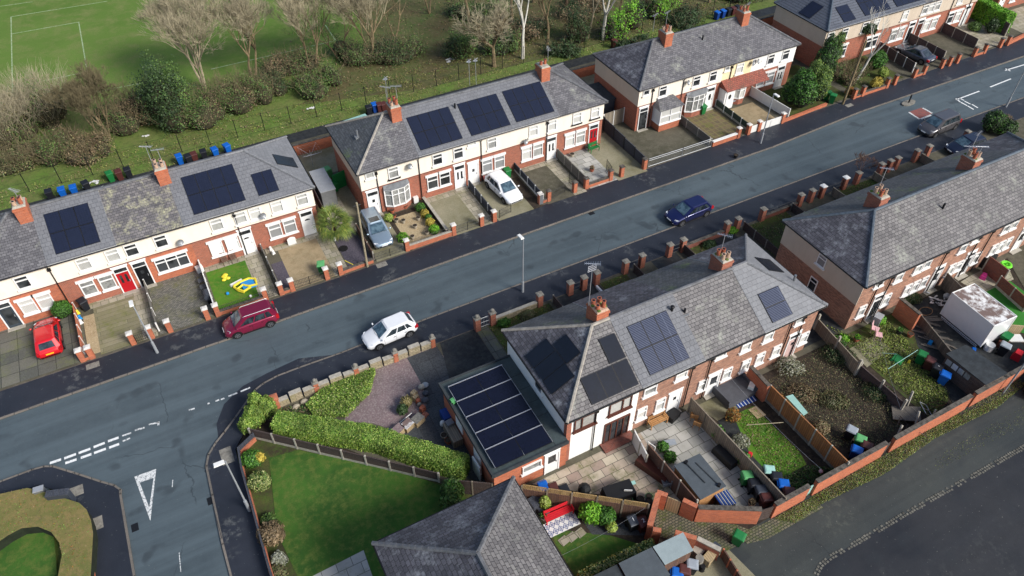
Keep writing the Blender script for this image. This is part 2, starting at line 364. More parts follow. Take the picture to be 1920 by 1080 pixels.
# plants
foliage('leaf_hedge', [(66,104,34), (90,128,42), (110,146,54), (140,166,84), (78,116,38)])
foliage('leaf_ivy', [(46,78,36), (86,118,48), (140,150,84), (178,180,120), (56,92,40)])
foliage('leaf_dark', [(38,56,32), (54,76,42), (70,92,54), (44,64,36)])
foliage('leaf_green', [(40,76,28), (66,112,40), (92,140,52), (50,92,34)])
foliage('leaf_bright', [(70,130,30), (104,168,40), (140,190,60), (80,140,34)])
foliage('leaf_lime', [(126,150,56), (150,176,66), (186,198,112), (108,138,46)])
foliage('leaf_gold', [(196,176,70), (220,200,96), (170,150,60), (150,140,60)])
foliage('leaf_conifer', [(58,86,46), (84,114,56), (108,134,66), (68,96,48)])
foliage('leaf_palm', [(88,112,48), (120,140,60), (70,96,40), (158,160,80)])
foliage('leaf_bramble', [(104,94,66), (90,104,62), (122,106,80), (98,116,70), (132,110,88)])
foliage('leaf_brown', [(134,114,86), (114,98,72), (156,134,104), (100,90,66)])
foliage('leaf_orange', [(170,110,50), (140,80,40), (120,110,50), (190,140,60)])
foliage('leaf_white', [(190,190,176), (150,152,136), (120,124,96), (168,170,150)])
foliage('grass_tuft', [(88,116,40), (118,134,54), (150,148,80), (76,96,36)])
foliage('grass_dry', [(150,138,94), (124,116,70), (176,164,120), (110,110,60)])
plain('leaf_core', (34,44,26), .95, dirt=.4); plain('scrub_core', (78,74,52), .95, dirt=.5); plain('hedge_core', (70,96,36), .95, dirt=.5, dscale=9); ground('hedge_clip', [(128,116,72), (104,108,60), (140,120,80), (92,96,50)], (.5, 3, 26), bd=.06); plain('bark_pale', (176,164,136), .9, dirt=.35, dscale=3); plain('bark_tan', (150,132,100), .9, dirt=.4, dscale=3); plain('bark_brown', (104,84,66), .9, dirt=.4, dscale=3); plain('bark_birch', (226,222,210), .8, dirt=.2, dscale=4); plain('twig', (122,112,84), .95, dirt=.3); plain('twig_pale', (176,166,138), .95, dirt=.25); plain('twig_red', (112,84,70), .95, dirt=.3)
# ---------------------------------------------------------------- ground, roads, paths
def GP(*pts, z=0.): return [G(x, y, z) for x, y in pts]
struct('ground', MB().sheet([(-700,-500),(900,-500),(900,1100),(-700,1100)], -.12), M['grass_rough'])
N_KERB = [(-90,42.9),(-1.6,42.95),(23,43.15),(52,43.3),(65,44.0),(91,43.9),(190,43.6)]
N_BACK = [(-90,45.6),(8,45.5),(18,45.8),(40,46.1),(64,46.4),(91,46.9),(190,47.2)]
S_KERB = [(190,37.2),(65,37.85),(12,37.85)] + [(5.5,37.64),(2.4,37.72),(.75,37.7),(-.3,37.5),(-.95,37.2),(-1.6,36.6),(-2.82,35.4),(-3.7,34.6),(-4.4,34.0),(-5.0,33.3),(-5.3,32.5)] + [(-5.4,30.2),(-5.55,26.6),(-5.7,-60)]
S_BACK = [(-3.6,-60),(-3.5,28.3),(-3.35,32.9),(-2.2,34.4),(-.3,35.15),(190,35.15)]
W_KERB = [(-90,37.5),(-15.3,37.5)] + [(-14.6,37.4),(-14.1,37.15),(-12.64,35.7),(-11.48,34.5),(-10.75,33.8),(-10.45,33.3)] + [(-10.5,33.0),(-10.5,27),(-10.6,-60)]
W_BACK = [(-12.5,-60),(-12.5,31.5),(-12.6,33.0),(-13.5,34.6),(-15.0,36.1),(-90,36.0)]
struct('road', MB().sheet([(-90,35.5),(-12.45,35.5),(-12.45,-60),(-4.6,-60),(-4.6,33),(-2,35.5),(190,35.5),(190,45),(-90,45)], 0.), M['asphalt_road'])
struct('footpath_north', MB().prism(N_KERB+N_BACK[::-1], -.1, .10), M['tarmac_path'])
struct('footpath_south', MB().prism(S_KERB+S_BACK, -.1, .10), M['tarmac_path'])
struct('footpath_west', MB().prism(W_KERB+W_BACK, -.1, .10), M['tarmac_path'])
def strip(mb, pts, w, z0, z1, mi=0):
    for a, b in zip(pts, pts[1:]):
        d = Vector((b[0]-a[0], b[1]-a[1])); L = d.length; d /= L
        n = Vector((-d.y, d.x))*w/2; e = d*w*.25
        P = [(a[0]+n.x-e.x, a[1]+n.y-e.y), (b[0]+n.x+e.x, b[1]+n.y+e.y), (b[0]-n.x+e.x, b[1]-n.y+e.y), (a[0]-n.x-e.x, a[1]-n.y-e.y)]
        if z1 is None: mb.sheet(P, z0, mi)
        else: mb.prism(P, z0, z1, mi)
    return mb
k = MB(); strip(k, N_KERB, .13, -.1, .116); struct('kerb_north', k, M['kerb'])
k = MB(); strip(k, S_KERB, .13, -.1, .116); struct('kerb_south', k, M['kerb'])
k = MB(); strip(k, W_KERB, .13, -.1, .116); struct('kerb_west', k, M['kerb'])
k = MB(); strip(k, N_BACK, .07, .0, .112); strip(k, S_BACK[3:], .07, .0, .111); struct('path_edging', k, M['edging'])
# darker patch on the road at the corner
k = MB(); k.sheet(GP((640,664),(560,672),(500,700),(455,724),(420,758),(406,795),(410,826),(440,784),(484,735),(560,700)), .004); struct('road_patch', k, M['tarmac_path'])
# give way markings, lane markings
k = MB()
def dash(mb, p, q, w=.2, z=.006): strip(mb, [G(*p), G(*q)], w, z, None)
for a, b in (((95,868),(113,862)),((122,859),(141,852)),((149,849),(168,842)),((177,838),(195,831)),((204,827),(221,821))): dash(k, a, b)
for a, b in (((124,868),(142,862)),((153,858),(170,852)),((178,849),(197,842)),((206,839),(222,833))): dash(k, a, b)
tag(k.solo('give_way_line', M['road_paint'], 'white double dashed give way line across the side road mouth', 'road marking'), kind='structure')
k = MB()
for a, b in (((230,817),(245,812)),((231,827),(243,822)),((254,807),(262,804)),((264,804),(270,802)),((280,796),(297,792)),((297,791),(297,797)),((355,769),(364,766)),((390,757),(392,756)),((405,752),(410,750)),((415,749),(420,747)),((429,743),(444,737)),((452,734),(468,727))): dash(k, a, b, .13)
for a, b in (((324,900),(323,913)),((336,1036),(339,1072))): dash(k, a, b, .05)
k = struct('worn_road_lines', k, M['road_paint_worn'])
k = MB()
o = [G(*p) for p in ((252,894),(293,879),(282,977))]; inn = [G(*p) for p in ((262,905),(288,896),(280,952))]
for i in range(3):
    j = (i+1) % 3; k.add([(*o[i], .006), (*o[j], .006), (*inn[j], .006), (*inn[i], .006)], [(0,1,2,3)])
struct('give_way_triangle', k, M['road_paint_worn'])
# markings at the far right of the street
k = MB()
for a, b in (((1885,132),(1925,120)),((1886,129),(1894,133)),((1857,163),(1895,148)),((1793,187),(1836,171)),((1793,185),(1800,191)),
             ((1799,184),(1807,188)),((1809,190),(1819,195)),((1823,196),(1833,202)),((1802,192),(1813,198)),((1815,199),(1825,205))): dash(k, a, b, .16)
struct('lane_markings', k, M['road_paint'])
k = MB(); k.sheet(GP((1704,210),(1727,202),(1748,213),(1725,223)), .006); struct('red_road_cushion', k, M['red_surface'])
k = MB()
for a, b in (((1705,211),(1723,223)),((1727,223),(1745,216)),((1731,203),(1747,212))): dash(k, a, b, .22, .010)
struct('cushion_lines', k, M['road_paint_worn'])
k = MB()
for p in ((469,590),(1109,400),(395,939),(253,989)):
    c = G(*p); k.obox(c[0], c[1], 0, .55, .4, .009, 0 if p[1] < 700 else pi/2)
struct('drain_grates', k, M['iron'])
k = MB()
for p, w, h in (((175,687),.9,.55),((716,498),.9,.55),((426,856),.75,1.3),((143,923),.9,.75),((185,982),.55,.9),((1592,199),.9,.5)):
    c = G(*p); k.obox(c[0], c[1], .09, w, h, .018, 0)
struct('utility_covers', k, M['concrete'])
# ---------------------------------------------------------------- lane behind the southern gardens
struct('lane_verge', MB().sheet([(18,-60),(190,-60),(190,12.8),(17,13.6)], -.03), M['tarmac_rough'])
gut = GP((1527,1090),(1531,1075),(1540,1058),(1560,1043),(1600,1021),(1700,962),(1920,838)) + [(80,8.9),(190,9.2)]
struct('back_lane', MB().sheet([(27,-60)]+gut+[(190,-60)], -.022), M['tarmac_lane'])
k = MB(); n = 0
pts = []
for a, b in zip(gut, gut[1:]):
    L = math.dist(a, b); m = max(1, int(L/.2))
    for i in range(m):
        pts.append((a[0]+(b[0]-a[0])*i/m, a[1]+(b[1]-a[1])*i/m, math.atan2(b[1]-a[1], b[0]-a[0])))
for x, y, r in pts:
    if x > 62: break
    for s in (-.085, .085):
        if random.random() < .16+.25*(sin(x*.9) > .6): continue
        k.obox(x-sin(r)*s+random.gauss(0,.01), y+cos(r)*s+random.gauss(0,.01), -.02, .15, .12, .012+random.random()*.008, r+random.gauss(0,.06))
struct('sett_gutter', k, M['sett_stone'])
# cobbled passage between the two red walls
struct('cobbled_passage', MB().sheet(GP((1222,948),(1290,968),(1380,985),(1420,1000),(1400,1015),(1350,1040),(1230,1005)), .07), M['cobbles'])
struct('cobbled_apron', MB().sheet(GP((1385,985),(1425,985),(1520,935),(1545,952),(1440,1010),(1400,1020)), -.006), M['cobbles'])
# ---------------------------------------------------------------- playing field side
struct('playing_field', MB().sheet([(-90,84),(26,84),(34,120),(40,400),(-90,400)], -.10), M['field'])
struct('grass_strip', MB().sheet([(-90,66.3),(190,66.3),(190,84),(-90,84)], -.104), M['grass_rough'])
struct('woodland_floor', MB().sheet([(13,73.5),(26,70.4),(190,70.4),(190,260),(60,260),(33,120),(24,84)], -.09), M['wood_floor'])
struct('back_path', MB().sheet([(-60,64.0),(120,64.0),(120,68.4),(-60,68.4)], -.05), M['yard_dark'])
k = MB()
for a, b in (((20,30),(23,188)),((20,30),(200,1)),((22,62),(147,40)),((147,40),(163,133)),((22,162),(163,133)),((88,189),(286,150)),((396,128),(632,74)),((296,-4),(311,30)),((455,-4),(472,24)),((610,46),(630,76)),((-5,11),(60,2))):
    strip(k, [G(*a), G(*b)], .13, -.094, None)
struct('pitch_lines', k, M['pitch_paint'])
# ---------------------------------------------------------------- terraced houses
EZ, RZ, DEP = 4.9, 7.33, 7.9
KS = (RZ-EZ)/4.25
def bars(mb, u0, u1, z0, z1, y0, y1, t=.06, mull=(), trans=(), mi=0):
    mb.box(u0, u1, y0, y1, z0, z0+t, mi); mb.box(u0, u1, y0, y1, z1-t, z1, mi)
    mb.box(u0, u0+t, y0, y1, z0+t, z1-t, mi); mb.box(u1-t, u1, y0, y1, z0+t, z1-t, mi)
    for m in mull:
        x = u0+(u1-u0)*m; mb.box(x-t/2, x+t/2, y0, y1-.004, z0+t, z1-t, mi)
    for m in trans:
        z = z0+(z1-z0)*m; mb.box(u0+t, u1-t, y0+.003, y1-.006, z-t/2, z+t/2, mi)
def window(par, u, z, F, w=1.0, h=1.3, kind='low', glass='glass_dark', frame='upvc', mull=(), trans=(.66,), sill='upvc', head=True):
    yf = F
    fr = MB(); bars(fr, u-w/2, u+w/2, z-h/2, z+h/2, yf-.10, yf+.02, .075, mull, trans)
    o = fr.build('window', M[frame], par)
    g = MB().box(u-w/2+.06, u+w/2-.06, yf-.012, yf+.02, z-h/2+.06, z+h/2-.06).build('pane', M[glass], o)
    if sill: MB().box(u-w/2-.1, u+w/2+.1, yf-.16, yf+.02, z-h/2-.13, z-h/2-.003).build('sill', M[sill], o)
    if head: MB().box(u-w/2-.13, u+w/2+.13, yf-.12, yf+.02, z+h/2+.003, z+h/2+.21).build('lintel', M[frame if frame != 'frame_brown' else 'upvc'], o)
    return o
def door(par, u, F, mat='upvc', glass='oval', frame='upvc', w=.92, zb=.16, h=2.0, light=True, step=True):
    T_ = h+(.42 if light else .06)
    d = MB().box(u-w/2, u+w/2, F-.035, F+.02, zb, zb+h)
    d = d.build('door', M[mat], par)
    fr = MB(); y0, y1 = F-.075, F+.02
    fr.box(u-w/2-.09, u-w/2-.002, y0, y1, zb, zb+T_); fr.box(u+w/2+.002, u+w/2+.09, y0, y1, zb, zb+T_); fr.box(u-w/2-.09, u+w/2+.09, y0, y1, zb+T_, zb+T_+.1)
    fr.box(u-w/2, u+w/2, y0, y1, zb+h, zb+h+.05)
    fr.box(u-w/2-.16, u+w/2+.16, F-.03, y1, zb+T_+.102, zb+T_+.26)
    fr.build('door_frame', M[frame], d)
    if light: MB().box(u-w/2, u+w/2, F-.03, F+.02, zb+h+.05, zb+T_).build('fanlight', M['glass_dark'], d)
    g = MB()
    if glass == 'two': g.box(u-.27, u-.1, F-.045, F, zb+.95, zb+1.75); g.box(u+.1, u+.27, F-.045, F, zb+.95, zb+1.75)
    elif glass == 'oval':
        P = [(u+.16*cos(a), F-.042, zb+1.35+.38*sin(a)) for a in [2*pi*i/12 for i in range(12)]]; g.add(P, [tuple(range(12))])
    elif glass == 'arch':
        P = [(u+.24*cos(a), F-.042, zb+1.55+.16*sin(a)) for a in [pi*i/8 for i in range(9)]]; g.add(P, [tuple(range(9))])
    elif glass == 'full': g.box(u-.33, u+.33, F-.045, F, zb+.25, zb+1.85)
    elif glass == 'half': g.box(u-.28, u+.28, F-.045, F, zb+1.05, zb+1.8)
    elif glass == 'small': g.box(u-.12, u+.12, F-.045, F, zb+1.3, zb+1.6)
    g.build('door_glass', M['glass_dark'], d)
    MB().box(u+w/2-.16, u+w/2-.12, F-.08, F-.03, zb+.95, zb+1.15).build('handle', M['alu'], d)
    if step: MB().box(u-w/2-.15, u+w/2+.15, F-.4, F-.002, .1, zb-.003).build('doorstep', M['concrete_pale'], d)
    return d
def panel(par, corners, up, frame='iron', glass='solar_blue'):
    """one photovoltaic panel from four 3-D corners, lifted off the roof along up"""
    c = [Vector(p) for p in corners]; n = up.normalized(); mid = sum(c, Vector())/4
    lo = [p+n*.03 for p in c]; hi = [p+n*.085 for p in c]
    mb = MB(); mb.add(lo+hi, [(3,2,1,0),(4,5,6,7),(0,1,5,4),(1,2,6,5),(2,3,7,6),(3,0,4,7)], 0)
    du = (c[1]-c[0]).normalized()*.022; dv = (c[3]-c[0]).normalized()*.022
    g = [hi[0]+du+dv, hi[1]-du+dv, hi[2]-du-dv, hi[3]+du-dv]
    mb.add([p+n*.004 for p in g], [(0,1,2,3)], 1)
    return mb.build('solar_panel', [M[frame], M[glass]], par)
def slope_z(F, v): return EZ+KS*(v-(F-.3))
def array_s(par, F, u0, u1, v0, v1, nu, nv, **kw):
    """grid of panels on the camera side slope"""
    up = Vector((0, -KS, 1)); gap = .02
    for j in range(nv):
        for i in range(nu):
            a, b = u0+(u1-u0)*i/nu+gap/2, u0+(u1-u0)*(i+1)/nu-gap/2; c, d = v0+(v1-v0)*j/nv+gap/2, v0+(v1-v0)*(j+1)/nv-gap/2
            panel(par, [(a,c,slope_z(F,c)),(b,c,slope_z(F,c)),(b,d,slope_z(F,d)),(a,d,slope_z(F,d))], up, **kw)
def array_hip(par, U, s, a0, a1, v0, v1, na, nv, **kw):
    """panels on the hip at the left (s=1, U = eave x) or right (s=-1) end; a = x range"""
    up = Vector((-KS*s, 0, 1)); z = lambda x: EZ+KS*s*(x-U); gap = .02
    for j in range(nv):
        for i in range(na):
            a, b = a0+(a1-a0)*i/na+gap/2, a0+(a1-a0)*(i+1)/na-gap/2; c, d = v0+(v1-v0)*j/nv+gap/2, v0+(v1-v0)*(j+1)/nv-gap/2
            panel(par, [(a,c,z(a)),(b,c,z(b)),(b,d,z(b)),(a,d,z(a))], up, **kw)
def chimney(par, u, v0, v1, top, mat='brick_orange', pots=4, wu=.9, flaunch='concrete_pale', aerial=None, moss=False):
    c = MB().box(u-wu/2, u+wu/2, v0, v1, EZ+.6, top)
    c.box(u-wu/2-.05, u+wu/2+.05, v0-.05, v1+.05, top-.24, top-.08)
    c = c.build('chimney', M[mat], par)
    m = MB(); m.obox(u, (v0+v1)/2, top, wu+.02, v1-v0+.02, .1, 0, 0, .82)
    for _ in range(6 if moss else 0): m.sphere(u+random.uniform(-.4,.4), random.uniform(v0+.1,v1-.1), top+.1, .14, .14, .08, 6, 4, 1)
    m.build('chimney_cap', [M[flaunch], M['grass_rough']], c)
    sk = MB(); zz = slope_z
    sk.box(u-wu/2-.08, u+wu/2+.08, v0-.12, v0-.02, RZ-.1-abs(v0-(v0+v1)/2)*.2-.45, RZ-.28) if False else None
    P = [(-.22,.25),(.22,.25),(-.22,-.25),(.22,-.25)][:pots] if pots > 2 else [(-.2,0),(.22,0)]
    for i, (a, b) in enumerate(P):
        h = random.choice((.32,.42,.5)); z = top+.06
        p = MB().cyl(u+a, (v0+v1)/2+b, z, z+h, .15, .125, 10); p.cyl(u+a, (v0+v1)/2+b, z+h, z+h+.05, .15, .15, 10); p.cyl(u+a, (v0+v1)/2+b, z+h+.05, z+h+.055, .1, .1, 8, 1)
        p.build('chimney_pot', [M[random.choice(('terracotta','clay_pale','terracotta'))], M['iron']], c)
    return c
def aerial(par, x, y, z, h=1.8, rz=.6, kind='yagi', lean=(0, 0)):
    m = MB(); tx, ty = x+lean[0], y+lean[1]
    m.tube([(x,y,z),(tx,ty,z+h)], .022, 5)
    c, s = cos(rz), sin(rz); L = .95
    m.tube([(tx-c*L/2, ty-s*L/2, z+h), (tx+c*L/2, ty+s*L/2, z+h)], .02, 4)
    for i in range(10):
        t = -L/2+L*i/9; w = .22-.1*i/9
        m.tube([(tx+c*t+s*w, ty+s*t-c*w, z+h+.02), (tx+c*t-s*w, ty+s*t+c*w, z+h+.02)], .012, 3)
    if kind == 'grid':
        for i in range(4):
            m.tube([(tx-.3, ty, z+h-.15-.14*i), (tx+.3, ty, z+h-.15-.14*i)], .016, 3)
        for i in (-1, 0, 1): m.tube([(tx+.3*i, ty, z+h-.1), (tx+.3*i, ty, z+h-.6)], .016, 3)
    return m.build('tv_aerial', M['alu'], par)
def dish(par, u, z, F):
    m = MB(); n = 12
    for k in range(3):
        pass
    ctr = Vector((u, F-.3, z)); ax = Vector((.35, -.85, .38)).normalized(); a = ax.cross(Vector((0,0,1))).normalized(); b = a.cross(ax)
    P = [tuple(ctr)]
    for r, dz in ((.14,.02),(.27,.07)):
        P += [tuple(ctr+a*r*cos(2*pi*i/n)+b*r*sin(2*pi*i/n)+ax*dz) for i in range(n)]
    f = [(0, 1+i, 1+(i+1)%n) for i in range(n)]+[(1+i, 1+n+i, 1+n+(i+1)%n, 1+(i+1)%n) for i in range(n)]
    m.add(P, f); m.tube([(u, F, z-.15), tuple(ctr)], .02, 4); m.tube([tuple(ctr-b*.3), tuple(ctr+ax*.38)], .014, 4)
    p = ctr+ax*.4; m.sphere(p.x, p.y, p.z, .04, .04, .04, 6, 4)
    return m.build('satellite_dish', M['grey_metal'], par)

def house(label, u0, u1, F, roof='slate_old', roofN=None, hip=None, hipL=False, hipR=False, lower='brick_red', upper='render_cream', side=None, zb=2.95,
          dz=0., wins=(), doors=(), chim=None, pipes=(), dishes=(), gutter='black_plastic', ridge='ridge', name='terraced_house', back='brick_rear', group='terraced houses'):
    t = thing(name, label, 'house', ((u0+u1)/2, F+DEP/2, 0), 0, group); rear = upper is None
    e = .03
    wl = MB(); wl.box(u0, u1, F, F+DEP, -.1, zb if upper else EZ); wl.build('wall', M[lower], t)
    if upper:
        a, b = u0-(e if hipL else 0), u1+(e if hipR else 0)
        wu = MB(); wu.box(a, b, F-e, F+DEP+e, zb, EZ)
        o = wu.build('rendered_wall', [M[upper], M[side or upper]], t)
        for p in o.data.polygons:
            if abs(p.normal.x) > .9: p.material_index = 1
        s = MB().box(a-.02, b+.02, F-e-.035, F-e-.001, zb-.07, zb+.0).build('string_course', M['brick_dark' if upper != 'render_white' else 'paint_white'], t)
    L, R = u0-(.25 if hipL else 0), u1+(.25 if hipR else 0)
    e0, e1, rv = F-.3, F+DEP+.3, F+DEP/2
    Lr, Rr = (L+4.25 if hipL else L), (R-4.25 if hipR else R)
    z0, z1 = EZ+dz, RZ+dz
    r = MB()
    r.add([(L,e0,z0),(R,e0,z0),(Rr,rv,z1),(Lr,rv,z1)], [(0,1,2,3)], 0)
    r.add([(R,e1,z0),(L,e1,z0),(Lr,rv,z1),(Rr,rv,z1)], [(0,1,2,3)], 1)
    if hipL: r.add([(L,e1,z0),(L,e0,z0),(Lr,rv,z1)], [(0,1,2)], 2)
    else: r.add([(L,e1,z0),(L,e0,z0),(L,rv,z1)], [(0,1,2)], 3)
    if hipR: r.add([(R,e0,z0),(R,e1,z0),(Rr,rv,z1)], [(0,1,2)], 2)
    else: r.add([(R,e0,z0),(R,e1,z0),(R,rv,z1)], [(0,1,2)], 3)
    b0 = EZ-.14
    r.add([(L,e0,b0),(R,e0,b0),(R,e1,b0),(L,e1,b0),(L,e0,z0),(R,e0,z0),(R,e1,z0),(L,e1,z0)], [(0,3,2,1),(0,1,5,4),(1,2,6,5),(2,3,7,6),(3,0,4,7)], 3)
    r.build('roof', [M[roof], M[roofN or roof], M[hip or roof], M['paint_white']], t)
    rd = MB(); rd.tube([(Lr,rv,z1+.0),(Rr,rv,z1+.0)], .12, 6)
    rd = rd.build('ridge_tiles', M[ridge], t)
    if hipL or hipR:
        h = MB()
        for fl, E_, X in ((hipL, L, Lr), (hipR, R, Rr)):
            if fl:
                for yy in (e0, e1): 
                    n = 14
                    for i in range(n):
                        a, b = i/n, (i+.96)/n
                        h.tube([(E_+(X-E_)*a, yy+(rv-yy)*a, z0+(z1-z0)*a+.015), (E_+(X-E_)*b, yy+(rv-yy)*b, z0+(z1-z0)*b+.03)], .11, 6)
        h.build('hip_tiles', M[ridge], t)
    g = MB(); g.tube([(L,e0-.04,EZ-.04),(R,e0-.04,EZ-.04)], .06, 6)
    if hipL: g.tube([(L-.04,e0,EZ-.04),(L-.04,e1,EZ-.04)], .06, 6)
    if hipR: g.tube([(R+.04,e0,EZ-.04),(R+.04,e1,EZ-.04)], .06, 6)
    g.build('gutter', M[gutter], t)
    for p in pipes:
        pm = MB(); pm.tube([(p,e0-.04,EZ-.08),(p,F-.1,EZ-.4),(p,F-.1,.12)], .045, 6)
        if random.random() < .9: pm.box(p-.12, p+.12, F-.2, F-.03, EZ-.62, EZ-.42)
        pm.build('downpipe', M['black_plastic'], t)
    DU = [(min(max(WALLPT(d[0], d[1], F)[0]+(dict(d[2]).get('du', 0) if len(d) > 2 else 0), u0+.6), u1-.6)) for d in doors]; used = []
    for w in wins:
        px, py, kw = w[0], w[1], dict(w[2]) if len(w) > 2 else {}
        kind = kw.pop('k', 'up')
        fy = F-e if (upper and kind == 'up') else F
        u, z = WALLPT(px, py, fy)
        u += kw.pop('du', 0)
        if kind == 'up':
            kw.setdefault('w', .85 if rear else .95); kw.setdefault('h', 1.05 if rear else 1.15); kw.setdefault('head', False); kw.setdefault('z', None)
            zz = kw.pop('z'); z = 3.95 if zz is None else zz
        else:
            kw.setdefault('w', .78 if rear else 1.05); kw.setdefault('h', 1.15 if rear else 1.4)
            if rear: kw.setdefault('head', False); kw['w'] = min(kw['w'], .9)
            zz = kw.pop('z', None); z = 1.65 if zz is None else zz
        u = min(max(u, u0+kw['w']/2+.12), u1-kw['w']/2-.12)
        if kind == 'low':
            for du_ in DU:
                g_ = kw['w']/2+.64
                if abs(u-du_) < g_: u = du_+g_*(1 if u >= du_ else -1)
        for k_, uu, ww in used:
            g_ = (kw['w']+ww)/2+.12
            if k_ == kind and abs(u-uu) < g_: u = uu+g_*(1 if u >= uu else -1)
        if u-kw['w']/2 < u0+.1 or u+kw['w']/2 > u1-.1: continue
        used.append((kind, u, kw['w']))
        window(t, u, z, fy, **kw)
    for d in doors:
        px, py, kw = d[0], d[1], dict(d[2]) if len(d) > 2 else {}
        u, z = WALLPT(px, py, F); u = min(max(u+kw.pop('du', 0), u0+.6), u1-.6)
        door(t, u, F, **kw)
    if chim:
        for cu, kw in chim:
            kw = dict(kw); ae = kw.pop('ae', None)
            north = kw.pop('north', False)
            c = chimney(t, cu, F+(4.05 if north else 2.95), F+(5.25 if north else 4.2), 8.0 if north else 8.15, **kw)
            for a in (ae or []):
                o = aerial(t, cu+a[0], F+(4.6 if north else 3.6)+a[1], 8.0, a[2], a[3], a[4] if len(a) > 4 else 'yagi')
    for d in dishes:
        u, z = WALLPT(d[0], d[1], F-.3); dish(t, u, max(3.2, min(z, 4.4)), F)
    return t
up = lambda px, py, g='glass_dark', **k: (px, py, dict(glass=g, **k))
lo = lambda px, py, g='glass_curtain', **k: (px, py, dict(k='low', glass=g, **k))
DK, CU, BL = 'glass_dark', 'glass_curtain', 'glass_blind'
# --- row on the left (front faces the street at y = 51.8)
F = 51.8
def bay(par, u, F, w=2.3, d=.55, z0=.75, z1=2.55, roof='lead', base='brick_red', n=4, glass=CU):
    """shallow bow window: brick base, white frame, lead roof"""
    P = [(u-w/2, F)] + [(u-w/2+w*i/n, F-d*(1 if 0 < i < n else .35)) for i in range(n+1)] + [(u+w/2, F)]
    b = MB(); b.prism(P, .1, z0-.05); b = b.build('bay_window', M[base], par)
    f = MB(); f.prism([(x+(x-u)*.03, y-.04 if y < F else y) for x, y in P], z0-.05, z0+.06); f.prism([(x+(x-u)*.03, y-.04 if y < F else y) for x, y in P], z1-.1, z1+.02)
    for x, y in P[1:-1]: f.box(x-.05, x+.05, y-.03, y+.07, z0, z1)
    for a, c in zip(P[1:-1], P[2:-1]):
        m = ((a[0]+c[0])/2, (a[1]+c[1])/2); f.tube([(a[0],a[1]-.01,z0+(z1-z0)*.68),(c[0],c[1]-.01,z0+(z1-z0)*.68)], .035, 4)
    f.build('bay_frame', M['upvc'], b)
    g = MB(); g.prism([(u+(x-u)*.985, y+.035) for x, y in P], z0, z1); g.build('bay_glass', M[glass], b)
    r = MB(); n_ = len(P)
    top = [(x, F, z1+.28) for x, y in P]; bot = [(x+(x-u)*.06, y-.1 if y < F else y, z1+.03) for x, y in P]
    r.add(bot+top, [(i, i+1, n_+i+1, n_+i) for i in range(n_-1)]); r.build('bay_roof', M[roof], b)
    return b
h = house('end terraced house at the left edge with dark grey door and old slate roof', -17, -11.5, F, 'slate_old', hipL=True, lower='brick_orange',
      wins=[up(37,520), lo(49,568), lo(80,556)], doors=[(15,588,dict(mat='door_grey', glass='full'))], chim=[(-11.9,dict(ae=[(.1,.3,1.1,2.2)]))], pipes=[-11.6])
h = house('terraced house with a bright red front door and six solar panels on smooth grey tiles', -11.5, -6.7, F, 'tile_grey', dz=.03,
      wins=[up(155,490,CU), up(213,470,CU), lo(160,528), lo(194,515)], doors=[(235,520,dict(mat='door_red', glass='two'))])
array_s(h, F, -10.75, -7.65, 52.05, 55.0, 3, 2)
h = house('terraced house with black front door, wide window and lichen covered slate roof', -6.7, -1.8, F, 'slate_moss', lower='brick_orange',
      wins=[up(245,465,DK), up(300,448,DK), lo(322,488,DK, w=2.5, h=1.35, mull=(.33,.67), trans=(.72,))], doors=[(268,512,dict(mat='door_black', glass='small'))], chim=[(-1.95,dict(ae=[(-.4,.3,1.9,2.6),(.3,.3,1.4,2.9)]))], dishes=[(338,455)])
h = house('terraced house above the small front lawn, eight solar panels and white door', -1.8, 3.0, F, 'tile_grey', dz=.03,
      wins=[up(405,417,CU), up(455,402,CU), lo(405,462,'upvc'), lo(438,452,'upvc')], doors=[(470,452,dict(mat='upvc', glass='arch', du=-.25))], pipes=[2.0])
array_s(h, F, -.8, 3.28-.02, 52.03, 54.98, 4, 2)
h = house('end terraced house beside the palm with two small roof front solar panels', 3.0, 8.45, F, 'tile_grey', hip='tile_pale', hipR=True, dz=.03, ridge='tile_pale',
      wins=[up(457,402,CU), up(518,383,CU), up(566,371,CU), lo(516,432,BL), lo(543,422,BL)], doors=[(577,415,dict(mat='upvc', glass='arch'))], dishes=[(493,405)])
array_s(h, F, 4.3, 5.98, 52.05, 53.8, 2, 1)
array_hip(h, 8.7, -1, 6.6, 8.2, 54.4, 56.0, 1, 1, glass='solar_slate')
# --- middle row
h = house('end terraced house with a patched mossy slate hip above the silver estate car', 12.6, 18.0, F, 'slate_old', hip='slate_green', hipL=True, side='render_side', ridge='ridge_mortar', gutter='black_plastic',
      wins=[up(692,322,CU, w=.8, h=.6, z=4.35, trans=()), up(737,320,CU, sill='iron')], doors=[(700,374,dict(mat='upvc', glass='small'))], chim=[(17.5,dict(ae=[(-.3,.6,1.6,2.4),(.6,.5,1.5,2.7)]))], pipes=[14.05, 17.95], dishes=[(768,312)])
bay(h, 15.65, F)
v_ = MB().cyl(14.0, 55.6, 5.8, 6.5, .08); v_.box(13.75,14.25,55.35,55.85,5.65,5.9); v_.build('roof_vent', M['lead'], h)
h = house('terraced house with a twin pane white door left of the first blue solar array', 18.0, 22.6, F, 'tile_grey', dz=.03,
      wins=[up(820,298,DK), up(859,287,DK), lo(811,343,DK), lo(834,335,DK)], doors=[(862,330,dict(mat='upvc', glass='two'))])
array_s(h, F, 18.35, 22.4, 51.95, 54.87, 4, 2)
h = house('terraced house behind the parked white hatchback on its driveway', 22.6, 27.5, F, 'tile_grey', dz=.03,
      wins=[up(884,268,CU, w=.85, h=.4, z=4.5, trans=()), up(922,262,CU), lo(913,309,BL), lo(936,301,BL)], doors=[(887,322,dict(mat='upvc', glass='small', light=False, h=2.15))], pipes=[24.05], chim=None)
